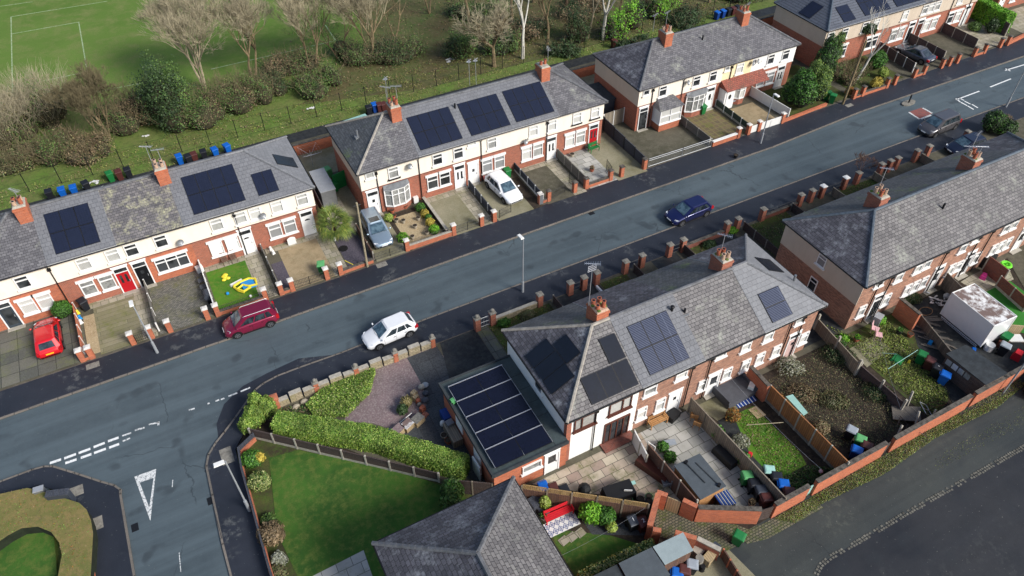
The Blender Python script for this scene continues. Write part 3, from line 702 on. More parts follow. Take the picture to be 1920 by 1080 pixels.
array_s(h, F, 23.25, 27.2, 51.93, 54.87, 4, 2)
v_ = MB().cyl(22.95, 54.6, 6.6, 7.15, .08, .08); v_.build('roof_vent', M['iron'], h)
h = house('terraced house with the rightmost solar array of the middle row and white door', 27.5, 32.1, F, 'tile_grey', dz=.03,
      wins=[up(1000,241,CU), up(1035,230,CU), lo(987,287,CU), lo(1008,279,CU)], doors=[(1033,279,dict(mat='upvc', glass='two'))], pipes=[30.95], dishes=[(985,270)])
array_s(h, F, 27.82, 31.82, 51.98, 54.9, 4, 2)
h = house('end terraced house with a glossy red front door and plain old slate hip', 32.1, 37.2, F, 'slate_old', hipR=True,
      wins=[up(1082,216,CU, sill='iron'), up(1116,205,CU, sill='iron'), lo(1068,260,CU), lo(1088,253,CU)], doors=[(1112,252,dict(mat='door_red', glass='two'))], chim=[(32.4,dict(ae=[(.9,.6,1.3,1.2)], pots=2))])
# --- right hand row
F = 52.05
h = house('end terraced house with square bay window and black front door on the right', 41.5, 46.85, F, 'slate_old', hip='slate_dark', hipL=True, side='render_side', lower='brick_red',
      wins=[up(1212,170,DK, w=.75, h=.6, z=4.35, trans=()), up(1243,166,DK)], doors=[(1205,220,dict(mat='door_black', glass='full'))], chim=[(46.7,dict(ae=[(-1.0,.8,1.7,.4),(.6,.9,1.6,.4)]))], pipes=[43.1, 46.85])
# square bay
b = MB().box(43.55, 46.1, F-1.25, F, .1, .95); b = b.build('bay_window', M['brick_orange'], h)
f = MB(); bars(f, 43.5, 46.15, .95, 2.55, F-1.3, F-1.18, .09, (.5,), (.5,)); f.box(43.5,43.62,F-1.18,F,.95,2.55); f.box(46.03,46.15,F-1.18,F,.95,2.55); f.box(43.45,46.2,F-1.34,F-.02,.9,.99); f.build('bay_frame', M['upvc'], b)
g = MB().box(43.6, 46.05, F-1.22, F-.01, 1.0, 2.5); g.build('bay_glass', M['glass_curtain'], b)
r = MB(); A = [(43.3,F-1.45,2.58),(46.35,F-1.45,2.58),(46.35,F,2.58),(43.3,F,2.58),(43.9,F,3.25),(45.75,F,3.25)]
r.add(A, [(0,1,5,4),(3,0,4),(1,2,5),(0,3,2,1)]); r.build('bay_roof', M['slate_old'], b)
h = house('cream terraced house with bow window and oval light door behind brown slab garden', 46.85, 51.95, F, 'slate_old', lower='brick_red',
      wins=[up(1307,144,DK), up(1338,135,DK)], doors=[(1330,182,dict(mat='upvc', glass='oval'))], dishes=[(1290,155)])
bay(h, 48.85, F, 2.6); v_ = MB().cyl(52.0-1.1, 54.8, 6.5, 7.1, .08); v_.box(50.6,51.2,54.6,55.0,6.42,6.58,1); v_.build('roof_vent', [M['iron'], M['lead']], h)
h = house('yellowish terraced house with a red tiled lean-to porch and bow window', 51.95, 55.8, F, 'slate_old', lower='brick_red', upper='render_yellow',
      wins=[up(1358,122,CU, w=.6, h=.5, z=4.4, trans=()), up(1388,121,CU)], doors=[], pipes=[53.0], dishes=[(1412,118)])
p_ = MB().box(51.98, 53.3, F-1.0, F, .1, 2.3); p_ = p_.build('porch', M['upvc'], h)
d_ = MB().box(52.2, 53.05, F-1.06, F-.99, .16, 2.15); d_.build('porch_door', M['upvc'], p_)
d_ = MB(); d_.sphere(52.62, F-1.06, 1.55, .2, .02, .3, 12, 6); d_.build('door_glass', M['glass_dark'], p_)
r = MB(); A = [(51.95,F-1.3,2.35),(57.6,F-1.3,2.35),(57.6,F,3.1),(51.95,F,3.1),(51.95,F,2.35),(57.6,F,2.35)]
r.add(A, [(0,1,2,3),(0,3,4),(1,5,2),(0,4,5,1)]); r.build('porch_roof', M['tile_terracotta'], h)
bay(h, 54.5, F, 1.9, .85, .8, 2.2, n=3)
h = house('white rendered end terraced house beside the tall evergreen hedge', 55.8, 61.75, F, 'slate_old', hipR=True, lower='brick_red', upper='render_white',
      wins=[up(1447,102,DK), up(1475,94,DK), lo(1427,145,BL), lo(1445,139,BL)], doors=[(1463,135,dict(mat='upvc', glass='two'))], chim=[(56.6,dict(ae=[(.8,.3,.6,.5)]))], dishes=[(1421,115)])
# --- far right row
F = 52.85
h = house('end terraced house behind the birch with blue grey tiles and single solar panels', 66.9, 72.3, F, 'tile_blue', hipL=True, lower='brick_red', upper='render_pebble', ridge='ridge_blue', dz=.03,
      wins=[up(1557,67,DK), up(1583,62,DK), lo(1560,105,DK), lo(1576,96,DK, w=1.3)], doors=[])
array_hip(h, 66.65, 1, 66.9, 68.65, 55.6, 57.35, 1, 1)
array_s(h, F, 69.35, 71.15, 52.95, 54.75, 1, 2)
h = house('terraced house half hidden behind the birch and leafless garden trees', 72.3, 77.3, F, 'tile_blue', lower='brick_red', upper='render_pebble', ridge='ridge_blue', dz=.03,
      wins=[up(1618,48,DK), up(1643,42,CU), lo(1628,92,DK, w=1.9, mull=(.5,))], doors=[])
array_s(h, F, 72.6, 76.6, 53.0, 55.9, 4, 2)
h = house('terraced house behind the dark coupe with twin sash windows', 77.3, 82.0, F, 'tile_blue', lower='brick_red', upper='render_pebble', ridge='ridge_blue', dz=.03,
      wins=[up(1697,27,CU), lo(1674,66,CU), lo(1688,62,CU)], doors=[(1704,62,dict(mat='upvc', glass='full'))])
array_s(h, F, 77.6, 81.6, 53.0, 55.9, 4, 2)
h = house('terraced house with a recessed dark brown door far along the street', 82.0, 87.4, F, 'slate_old', lower='brick_red', upper='render_pebble',
      wins=[up(1720,18,CU), up(1735,14,CU), up(1758,9,CU), lo(1737,45,CU), lo(1751,41,CU)], doors=[(1721,56,dict(mat='door_brown', glass='small'))], chim=[(82.1,{})])
h = house('end terraced house at the top right with a plain white door', 87.4, 92.3, F, 'slate_old', hipR=True, lower='brick_red', upper='render_pebble',
      wins=[up(1800,0,CU), lo(1783,29,DK), lo(1797,25,CU)], doors=[(1811,24,dict(mat='upvc', glass='small'))], pipes=[87.5, 91.0])
F = 53.4
h = house('partly visible brick end house in the top right corner beyond the clipped hedge', 98.0, 103.2, F, 'slate_old', hipL=True, lower='brick_red', upper='render_pebble',
      wins=[lo(1895,5,CU), up(1895,-20)], doors=[(1876,8,dict(mat='upvc', glass='small'))])
h = house('red brick house at the top right edge of the picture behind a fence', 103.2, 108.2, F, 'slate_old', lower='brick_red', upper='render_pebble', wins=[up(1915,-20)], doors=[])
# --- southern rows, seen from behind
F = 21.95
NS = dict(lower='brick_rear', upper=None)
h = house('white rendered end house with brown windows and black solar panels around its roof', 15.3, 20.6, F, 'slate_rear', roofN='slate_green', hip='slate_dark', hipL=True, lower='render_white', upper=None, ridge='ridge_mortar', name='terraced_house',
      wins=[up(1097,787,CU, frame='frame_brown', sill='frame_brown', w=1.6, h=1.2, mull=(.35,), trans=(), z=3.75), up(1163,757,CU, frame='frame_brown', sill='frame_brown', w=1.7, h=1.2, mull=(.6,), trans=(), z=3.75)],
      doors=[], pipes=[17.35], chim=[(20.15,dict(north=True, moss=True, flaunch='clay_pale', ae=[(-.5,.4,3.6,2.6,'grid')]))])
f = MB(); bars(f, 18.2, 20.15, .16, 2.3, F-.09, F+.02, .09, (.25,.5,.75), ()); f = f.build('patio_door', M['frame_brown'], h); MB().box(18.28,20.07,F-.04,F+.02,.2,2.25).build('pane', M['glass_dark'], f)
MB().box(18.0,20.4,F-.75,F-.002,.1,.19).build('doorstep', M['brick_dark'], f)
MB().box(15.28,15.62,F-.02,F+.3,.1,4.6).build('brick_quoin', M['brick_red'], h)
array_s(h, F, 19.25, 20.45, 23.56, 25.05, 1, 1, glass='solar_slate'); array_s(h, F, 17.0, 20.45, 21.95, 23.5, 3, 1, glass='solar_slate')
array_hip(h, 15.05, 1, 15.3, 16.88, 23.8, 27.3, 1, 3, glass='solar_slate'); array_hip(h, 15.05, 1, 16.92, 17.9, 24.82, 26.6, 1, 1, glass='solar_slate')
h = house('brick terraced house with six striped solar panels over the crazy paved patio', 20.6, 25.5, F, 'tile_grey', roofN='slate_dark', dz=.03, **NS,
      wins=[up(1218,733,CU, z=4.0, w=1.0), up(1276,706,CU, z=4.1, w=.95, h=.9), lo(1203,770,CU, h=1.2), lo(1237,757,CU, h=1.3)], doors=[(1262,755,dict(mat='upvc', glass='small', light=False))], pipes=[24.75])
array_s(h, F, 21.4, 24.5, 22.12, 25.1, 3, 2, glass='solar_stripe')
v_ = MB().cyl(24.9, 24.95, 6.5, 7.1, .09); v_.sphere(24.9,24.95,7.15,.16,.16,.1,8,5); v_.build('roof_vent', M['iron'], h)
h = house('brick terraced house with weathered slates above the grey rattan sofa', 25.5, 30.5, F, 'slate_rear', roofN='slate_green', **NS,
      wins=[up(1350,668,CU, z=4.35, w=.9, h=.6, trans=()), up(1397,652,CU, z=4.0), lo(1315,722,CU, h=1.1, w=.7), lo(1362,700,CU), lo(1397,683,CU)], doors=[(1337,714,dict(mat='upvc', glass='half', light=False))], pipes=[26.3], chim=[(30.15,dict(north=True, moss=True, mat='brick_red', ae=[(.1,.4,1.6,2.3)]))])
v_ = MB().cyl(25.4+.3, 24.6, 6.3, 6.9, .08); v_.box(25.45,25.95,24.35,24.8,6.3,6.5,1); v_.build('roof_vent', [M['iron'], M['lead']], h)
h = house('brick end house with pale tiled hip next to the alley and two striped solar panels', 30.5, 35.8, F, 'tile_pale', roofN='slate_dark', hip='tile_pale', hipR=True, dz=.03, ridge='tile_pale', **NS,
      wins=[up(1440,630,CU, z=4.0), up(1497,605,CU, z=4.2, h=.8), lo(1424,670,CU), lo(1455,655,CU), lo(1503,640,CU)], doors=[(1482,650,dict(mat='door_pink', glass='small'))], pipes=[33.25,34.4])
array_s(h, F, 31.35, 33.15, 22.0, 23.9, 1, 2, glass='solar_stripe'); array_hip(h, 36.05, -1, 33.5, 35.2, 25.2, 26.75, 1, 1, glass='solar_slate')
v_ = MB().cyl(35.3, 24.3, 5.2, 5.9, .09); v_.build('roof_vent', M['grey_metal'], h)
RR = dict(lower='brick_rear', upper=None, roofN='slate_green', ridge='ridge_blue')
h = house('brick end house with pebble dashed gable and a big old slate hip', 40.0, 45.3, F, 'slate_rear', hip='slate_dark', hipL=True, **RR,
      wins=[up(1648,530,CU, z=4.3, w=.9, h=.7, trans=()), lo(1605,602,CU), lo(1653,576,CU), up(1685,518,CU, z=4.0)], doors=[(1632,590,dict(mat='upvc', glass='full'))], pipes=[41.6,42.9], chim=[(44.95,dict(north=True, moss=True, mat='brick_red', ae=[(.5,.6,1.8,2.4)]))])
gw = MB(); gw.box(39.96, 40.0, F-.03, F+DEP+.03, 2.75, EZ-.14); gw.box(40.0,40.0,0,0,0,0) if False else None
gw.build('rendered_gable', M['render_side'], h)
def side_window(par, px, py, U, w, h, zc=None, glass=DK):
    v, z = WALLX(px, py, U); z = z if zc is None else zc
    f = MB(); f.box(U-.06,U+.02,v-w/2,v+w/2,z-h/2,z-h/2+.07); f.box(U-.06,U+.02,v-w/2,v+w/2,z+h/2-.07,z+h/2); f.box(U-.06,U+.02,v-w/2,v-w/2+.07,z-h/2+.07,z+h/2-.07); f.box(U-.06,U+.02,v+w/2-.07,v+w/2,z-h/2+.07,z+h/2-.07); f.box(U-.055,U+.02,v-w/2+.07,v+w/2-.07,z+h*.15,z+h*.15+.07)
    f = f.build('window', M['upvc'], par)
    MB().box(U-.03,U+.02,v-w/2+.05,v+w/2-.05,z-h/2+.05,z+h/2-.05).build('pane', M[glass], f)
    MB().box(U-.14,U+.02,v-w/2-.1,v+w/2+.1,z-h/2-.12,z-h/2-.003).build('sill', M['upvc'], f)
side_window(h, 1541, 489, 39.96, .8, 1.0, 4.05, BL); side_window(h, 1524, 533, 40.0, .75, 1.25, None)
h = house('brick terraced house above the white truck body in its rear garden', 45.3, 50.2, F, 'slate_rear', **RR,
      wins=[up(1688,520,CU, z=4.0), up(1722,505,BL, z=4.05, w=.8), lo(1680,565,CU), lo(1703,546,CU), lo(1731,528,CU)], doors=[(1747,530,dict(mat='upvc', glass='half'))], pipes=[48.7])
h = house('brick terraced house with a small patio of bright toys behind it', 50.2, 55.2, F, 'slate_rear', **RR,
      wins=[up(1767,487,BL, z=4.0), up(1826,453,CU, z=4.3, h=.6, w=.9, trans=()), lo(1768,512,CU), lo(1790,498,CU, w=.8, h=1.), lo(1820,490,CU)], doors=[(1806,502,dict(mat='upvc', glass='full'))], pipes=[52.4,53.9], chim=[(55.2,dict(north=True, moss=True, mat='brick_red', ae=[(.1,.5,1.9,.3),(-.4,.4,.9,2.5),(-.1,-.3,1.2,2.6)]))])
v_ = MB().cyl(49.9, 24.3, 6.2, 6.9, .08); v_.build('roof_vent', M['iron'], h)
h = house('brick terraced house with sash windows towards the right edge', 55.2, 60.3, F, 'slate_rear', **RR,
      wins=[up(1862,447,CU, z=4.0), up(1893,430,CU, z=4.0), lo(1845,472,CU), lo(1866,460,CU), lo(1890,452,CU)], doors=[(1907,456,dict(mat='upvc', glass='half'))], pipes=[])
h = house('brick terraced house cut by the right edge, blue slates on its street side', 60.3, 66.0, F, 'slate_rear', roofN='slate_dark', hipR=True, lower='brick_rear', upper=None, ridge='ridge_blue', wins=[up(1915,418,CU)], doors=[])
# ---------------------------------------------------------------- plants
def np_mesh(name, V, nper, mats, mi=None, parent=None, origin=(0,0,0)):
    V = np.asarray(V, dtype=np.float32).reshape(-1, 3); nf = len(V)//nper
    me = bpy.data.meshes.new(name)
    me.vertices.add(len(V)); me.vertices.foreach_set('co', (V-np.array(origin, dtype=np.float32)).ravel())
    me.loops.add(len(V)); me.loops.foreach_set('vertex_index', np.arange(len(V), dtype=np.int32))
    me.polygons.add(nf); me.polygons.foreach_set('loop_start', np.arange(0, len(V), nper, dtype=np.int32)); me.polygons.foreach_set('loop_total', np.full(nf, nper, dtype=np.int32))
    for m in mats: me.materials.append(m)
    if mi is not None: me.polygons.foreach_set('material_index', np.asarray(mi, dtype=np.int32))
    me.update(calc_edges=True); me.validate()
    o = bpy.data.objects.new(name, me); COL.objects.link(o)
    if parent: o.parent = parent; o.location = Vector(origin)-Vector(parent.location)
    else: o.location = origin
    return o
def leaf_quads(P, size, upn=None, jit=.35, aspect=.6):
    """random quads centred on the points P"""
    n = len(P); P = np.asarray(P)
    a = RNG.normal(size=(n,3)); 
    if upn is not None: a = a*jit+upn
    a /= np.linalg.norm(a, axis=1)[:,None]
    b = np.cross(a, RNG.normal(size=(n,3))); b /= np.linalg.norm(b, axis=1)[:,None]+1e-9
    c = np.cross(a, b); s = size*RNG.uniform(.6, 1.35, (n,1))
    b = b*s; c = c*s*aspect
    return np.stack([P-b, P-c*.9, P+b, P+c*.9], 1).reshape(-1, 3)
def blob_points(blobs, n, shell=.55, amp=.12):
    """points in the outer part of several ellipsoids (x,y,z,rx,ry,rz)"""
    w = np.array([b[3]*b[4]+b[3]*b[5]+b[4]*b[5] for b in blobs], float); w /= w.sum(); out = []; nor = []
    for b, k in zip(blobs, (w*n).astype(int)+1):
        d = RNG.normal(size=(k,3)); d /= np.linalg.norm(d, axis=1)[:,None]
        d[:,2] = np.where(d[:,2] < -.35, -d[:,2], d[:,2])
        r = RNG.uniform(shell, 1.0, (k,1))**.5*(1+amp*np.sin(d[:,:1]*7+b[0])*np.cos(d[:,1:2]*6+b[1])+(amp-.12)*.9*np.sin(d[:,2:]*9+d[:,:1]*5+b[1]))
        out.append(np.array(b[:3])+d*r*np.array(b[3:6])); nor.append(d)
    return np.concatenate(out), np.concatenate(nor)
def bush(name, label, cat, blobs, mat='leaf_green', n=900, size=.09, core=.8, group=None, kind=None, parent=None, shell=.5, mat2=None, frac2=.3, stem=None):
    P, N = blob_points(blobs, n, shell)
    P[:,2] = np.maximum(P[:,2], .1)
    x0 = float(np.mean([b[0] for b in blobs])); y0 = float(np.mean([b[1] for b in blobs]))
    org = (x0, y0, .1)
    t = parent or thing(name, label, cat, org, 0, group)
    mats = [M[mat]]; mi = None
    if mat2: mats.append(M[mat2]); mi = (RNG.random(len(P)) < frac2).astype(np.int32)
    o = np_mesh('foliage', leaf_quads(P, size, N, .6), 4, mats, mi, t, org)
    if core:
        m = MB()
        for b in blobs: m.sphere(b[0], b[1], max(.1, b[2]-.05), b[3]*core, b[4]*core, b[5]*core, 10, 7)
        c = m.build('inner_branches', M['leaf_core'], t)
    if stem:
        MB().tube([(x0,y0,.05),(x0,y0,stem)], .06, 6).build('trunk', M['bark_brown'], t)
    return t
def tubes(name, segs, sides, mat, parent, origin):
    S = np.array([(*a, *b) for a, b, r0, r1 in segs], float); R = np.array([(r0, r1) for _, _, r0, r1 in segs])
    A, B = S[:,:3], S[:,3:]; d = B-A; d /= np.linalg.norm(d, axis=1)[:,None]+1e-9
    h = np.where(np.abs(d[:,2:3]) > .9, np.array([[1.,0,0]]), np.array([[0,0,1.]]))
    u = np.cross(d, h); u /= np.linalg.norm(u, axis=1)[:,None]; v = np.cross(d, u)
    out = []
    for k in range(sides):
        t0, t1 = 2*pi*k/sides, 2*pi*(k+1)/sides
        o0 = u*cos(t0)+v*sin(t0); o1 = u*cos(t1)+v*sin(t1)
        out.append(np.stack([A+o0*R[:,:1], A+o1*R[:,:1], B+o1*R[:,1:], B+o0*R[:,1:]], 1))
    return np_mesh(name, np.concatenate(out).reshape(-1,3), 4, [mat], None, parent, origin)
def bare_tree(label, x, y, h, spread=.5, stems=1, r=.16, mat='bark_pale', twig='twig_pale', depth=5, lean=(0,0), seed=0, group=None, z=-.1, fork=.3, density=3, name='bare_tree', upness=.55, ivy=0, tmin=.013):
    rnd = random.Random(seed+int(x*10)); big = []; fine = []
    def grow(p, d, L, rad, lev):
        n = 3 if lev < 2 else 2; q = p
        for i in range(n):
            d = (d+Vector((rnd.gauss(0,.09), rnd.gauss(0,.09), rnd.gauss(.02,.05)))).normalized()
            q2 = q+d*(L/n); ra = rad*(1-.35*i/n); rb = rad*(1-.35*(i+1)/n)
            (big if rad > .035 else fine).append((tuple(q), tuple(q2), ra, rb))
            if lev > 0 and i > 0 and lev < depth and rnd.random() < .75:
                side(q2, d, L*.6, rb*.55, lev+1)
            q = q2
        if lev < depth:
            for k in range(density if lev > 0 else density+1):
                side(q, d, L*rnd.uniform(.62,.85), rad*.62*rnd.uniform(.75,1), lev+1)
    def side(q, d, L, rad, lev):
        rad = max(rad, tmin)
        a = Vector((rnd.gauss(0,1), rnd.gauss(0,1), rnd.gauss(0,.4))); a = (a-d*a.dot(d)); a.normalize()
        nd = (d+a*spread*rnd.uniform(.6,1.25)+Vector((0,0,upness*.35))).normalized()
        grow(q, nd, L, rad, lev)
    for s in range(stems):
        a = 2*pi*s/max(1,stems)+rnd.random(); base = Vector((x+(.12*cos(a) if stems > 1 else 0), y+(.12*sin(a) if stems > 1 else 0), z))
        d = Vector((lean[0]+(cos(a)*.38 if stems > 1 else 0), lean[1]+(sin(a)*.38 if stems > 1 else 0), 1)).normalized()
        grow(base, d, h*(fork if stems == 1 else fork*1.15), r*(1 if stems == 1 else .62), 0)
    t = thing(name, label, 'tree', (x, y, z), 0, group)
    tubes('trunk', big or fine[:3], 6, M[mat], t, (x,y,z)); tubes('branches', fine, 3, M[twig], t, (x,y,z))
    if ivy:
        P = np.stack([x+RNG.normal(0,.28,ivy), y+RNG.normal(0,.28,ivy), RNG.uniform(.1,h*.45,ivy)], 1); np_mesh('ivy', leaf_quads(P, .1), 4, [M['leaf_dark']], None, t, (x,y,z))
    return t
def brush(name, label, cat, poly_pts, n, height, size, mats, group=None, kind=None, twigs=0, twigmat='twig', base=-.1, core=True):
    """bramble/scrub mound: blobs spread along points [(x,y,r,h)]"""
    blobs = [(x, y, h*.35, r, r*.9, h*.75) for x, y, r, h in poly_pts]
    P, N = blob_points(blobs, n, .25, .34); P[:,2] = np.maximum(P[:,2]+base, base+.05)
    x0, y0 = np.mean([b[0] for b in blobs]), np.mean([b[1] for b in blobs])
    t = thing(name, label, cat, (x0,y0,base), 0, group)
    if kind: t['kind'] = kind
    mi = RNG.integers(0, len(mats), len(P))
    big = np.sin(P[:,0]*.9+1.3*np.cos(P[:,1]*.8))*.5+.5; mi = np.where(RNG.random(len(P)) < .7, (big*len(mats)*.999).astype(int), mi)
    np_mesh('foliage', leaf_quads(P, size, N+np.array([[0,-.3,.5]]), .8), 4, [M[m] for m in mats], mi, t, (x0,y0,base))
    if core:
        m = MB(); 
        for b in blobs: m.sphere(b[0], b[1], b[2]-.1, b[3]*.66, b[4]*.66, b[5]*.6, 9, 6)
        m.build('inner_branches', M['scrub_core'], t)
    if twigs:
        segs = []
        for _ in range(twigs):
            b = blobs[random.randrange(len(blobs))]; a = random.random()*2*pi; rr = random.random()**.5
            p = Vector((b[0]+b[3]*rr*cos(a)*.8, b[1]+b[4]*rr*sin(a)*.8, base+.3*height)); d = Vector((cos(a)*rr*.7+random.gauss(0,.3), sin(a)*rr*.7+random.gauss(0,.3), 1)).normalized()
            L = height*random.uniform(.55,1.15); q = p+d*L*.6; q2 = q+(d+Vector((random.gauss(0,.35),random.gauss(0,.35),-.1))).normalized()*L*.5
            segs += [(tuple(p),tuple(q),.022,.014),(tuple(q),tuple(q2),.014,.006)]
            for _ in range(2):
                q3 = q+(d+Vector((random.gauss(0,.6),random.gauss(0,.6),.1))).normalized()*L*.4; segs.append((tuple(q),tuple(q3),.011,.005))
        tubes('branches', segs, 3, M[twigmat], t, (x0,y0,base))
    return t
def hedge_run(label, path, width, h, mat, n, size=.1, z=.05, group=None, mat2=None, frac2=.3, taper=None):
    """clipped hedge along a path of ground points"""
    pts = []; nor = []; segl = [math.dist(a,b) for a,b in zip(path, path[1:])]; tot = sum(segl); m = MB()
    for (a, b), L in zip(zip(path, path[1:]), segl):
        k = int(n*L/tot); d = np.array([(b[0]-a[0])/L, (b[1]-a[1])/L]); nn = np.array([-d[1], d[0]])
        s = RNG.random(k); f = RNG.random(k)
        area = width+2*h; face = RNG.random(k)*area
        off = np.where(face < width, face-width/2, np.where(face < width+h, -width/2, width/2)); hz = np.where(face < width, h, np.where(face < width+h, face-width, face-width-h))
        wob = .025*np.sin(s*L*2.3)+.02*np.sin(s*L*5.1+2)
        x = a[0]+d[0]*s*L+nn[0]*(off*(1+wob)); y = a[1]+d[1]*s*L+nn[1]*(off*(1+wob)); zz = z+hz*(1+wob*.6)
        P = np.stack([x,y,zz],1)+RNG.normal(0,.03,(k,3)); pts.append(P)
        N = np.where((face < width)[:,None], np.array([[0,0,1.]]), np.stack([nn[0]*np.sign(off), nn[1]*np.sign(off), np.zeros(k)],1)+np.array([0,0,.3])); nor.append(N)
        w2 = width*.46
        m.prism([(a[0]+nn[0]*w2-d[0]*.0,a[1]+nn[1]*w2),(b[0]+nn[0]*w2,b[1]+nn[1]*w2),(b[0]-nn[0]*w2,b[1]-nn[1]*w2),(a[0]-nn[0]*w2,a[1]-nn[1]*w2)], z, z+h*.95)
    for (e, dr) in ((path[0], -1), (path[-1], 1)):
        a, b = (path[0], path[1]) if dr == -1 else (path[-2], path[-1]); L = math.dist(a,b); d = np.array([(b[0]-a[0])/L, (b[1]-a[1])/L]); nn = np.array([-d[1], d[0]])
        k = max(30, int(n*width*h/(tot*(width+2*h)))); o = RNG.uniform(-.5,.5,k)*width; zz = z+RNG.random(k)*h
        pts.append(np.stack([e[0]+nn[0]*o+d[0]*dr*.03, e[1]+nn[1]*o+d[1]*dr*.03, zz],1)+RNG.normal(0,.04,(k,3))); nor.append(np.tile(np.array([[d[0]*dr,d[1]*dr,.2]]),(k,1)))
    P = np.concatenate(pts); N = np.concatenate(nor); c = path[len(path)//2]
    t = thing('clipped_hedge', label, 'hedge', (c[0],c[1],z), 0, group)
    mats = [M[mat]]+([M[mat2]] if mat2 else []); mi = (RNG.random(len(P)) < frac2).astype(np.int32) if mat2 else None
    np_mesh('foliage', leaf_quads(P, size, N, .45), 4, mats, mi, t, (c[0],c[1],z)); m.build('inner_branches', M['hedge_core'], t)
    return t
def scatter(name, label, cat, areas, n, size, mats, z=.12, kind='stuff', lift=.05, spread3=.05):
    """loose ground cover: little leaf clumps over rectangles/polygons (x0,y0,x1,y1)"""
    pts = []
    A = np.array([(a[2]-a[0])*(a[3]-a[1]) for a in areas]); A = A/A.sum()
    for a, f in zip(areas, A):
        k = int(n*f)+1; x = RNG.uniform(a[0],a[2],k); y = RNG.uniform(a[1],a[3],k)
        keep = (np.sin(x*2.1+y*1.3)+np.sin(x*.8-y*2.7)+RNG.normal(0,.7,k)) > -.6
        pts.append(np.stack([x,y,z+lift*RNG.random(k)],1)[keep])
    P = np.concatenate(pts); mi = RNG.integers(0,len(mats),len(P))
    o = np_mesh(name, leaf_quads(P, size, np.tile(np.array([[0,0,1.]]),(len(P),1)), .9), 4, [M[m] for m in mats], mi)
    return tag(o, label, cat, None, kind)
def poly_scatter(name, label, cat, poly, n, size, mats, z=.12, kind='stuff', lift=.1, hfun=None):
    xs = [p[0] for p in poly]; ys = [p[1] for p in poly]
    x = RNG.uniform(min(xs),max(xs),n*2); y = RNG.uniform(min(ys),max(ys),n*2); ins = np.zeros(len(x),bool)
    for i in range(len(poly)):
        x1,y1 = poly[i]; x2,y2 = poly[(i+1)%len(poly)]
        c = ((y1>y)!=(y2>y)) & (x < (x2-x1)*(y-y1)/((y2-y1) or 1e-9)+x1); ins ^= c
    x = x[ins][:n]; y = y[ins][:n]; zz = z+lift*RNG.random(len(x)); mi = RNG.integers(0,len(mats),len(x))
    P = np.stack([x,y,zz],1)
    o = np_mesh(name, leaf_quads(P, size, np.tile(np.array([[0,0,1.]]),(len(P),1)), .8), 4, [M[m] for m in mats], mi)
    return tag(o, label, cat, None, kind)
# ---------------------------------------------------------------- boundaries
def pier(label, px, py, cap='paint_cap', h=1.15, w=.36, mat='brick_orange', v=None, z0=.05, knob=False, group='brick gate piers'):
    x, y = G(px, py, z0+h+.08)
    if v is not None: y = v
    t = thing('gate_pier', label, 'gate pier', (x, y, z0), 0, group)
    MB().box(x-w/2, x+w/2, y-w/2, y+w/2, z0, z0+h).build('pier_shaft', M[mat], t)
    c = MB().obox(x, y, z0+h, w+.1, w+.1, .07); c.obox(x, y, z0+h+.07, w+.06, w+.06, .05, 0, 0, .55)
    if knob: c.sphere(x, y, z0+h+.2, .16, .16, .17, 8, 6)
    c.build('pier_cap', M[cap], t); return x, y
def low_wall(label, a, b, h=.5, mat='brick_orange', cop='coping', w=.22, z0=.03, ends=0, group='low front garden walls', name='garden_wall', ct=.06, rail=False):
    t = thing(name, label, 'wall', (a[0], a[1], z0), 0, group)
    L = math.dist(a, b); r = math.atan2(b[1]-a[1], b[0]-a[0]); cx, cy = (a[0]+b[0])/2, (a[1]+b[1])/2
    MB().obox(cx, cy, z0, L, w, h, r).build('wall', M[mat], t)
    c = MB(); n = max(1, int(L/.9))
    for i in range(n):
        s = (i+.5)/n; c.obox(a[0]+(b[0]-a[0])*s, a[1]+(b[1]-a[1])*s, z0+h+random.uniform(0,.006), L/n-.008, w+.05, ct, r)
    c.build('coping', M[cop], t)
    if rail:
        m = MB(); k = int(L/.13); zt = z0+h+ct
        for i in range(k+1):
            s = i/k; x, y = a[0]+(b[0]-a[0])*s, a[1]+(b[1]-a[1])*s; m.tube([(x,y,zt),(x,y,zt+.45)], .011, 3)
        for zz in (zt+.1, zt+.4): m.tube([(a[0],a[1],zz),(b[0],b[1],zz)], .014, 4)
        m.build('railing', M['iron'], t)
    return t
def gate(label, a, b, h=1.0, mat='iron', z0=.12, solid=None, step=.12, group='driveway and path gates', leaves=1):
    t = thing('iron_gate' if not solid else 'timber_gate', label, 'gate', (a[0], a[1], z0), 0, group)
    for l in range(leaves):
        p = (a[0]+(b[0]-a[0])*l/leaves, a[1]+(b[1]-a[1])*l/leaves); q = (a[0]+(b[0]-a[0])*(l+1)/leaves, a[1]+(b[1]-a[1])*(l+1)/leaves)
        L = math.dist(p, q); m = MB()
        if solid:
            m.obox((p[0]+q[0])/2, (p[1]+q[1])/2, z0, L-.04, .05, h, math.atan2(q[1]-p[1], q[0]-p[0])); m.build('gate_leaf', M[solid], t); continue
        k = max(3, int(L/step))
        for i in range(k+1):
            s = i/k; x, y = p[0]+(q[0]-p[0])*s, p[1]+(q[1]-p[1])*s; e = i in (0, k); m.tube([(x,y,z0),(x,y,z0+h*(1 if e else .95+.05*sin(pi*s)))], .03 if e else .012, 4 if e else 3)
        for zz in (z0+.12, z0+h*.5, z0+h*.93): m.tube([(p[0],p[1],zz),(q[0],q[1],zz)], .018, 4)
        m.build('gate_leaf', M[mat], t)
    return t
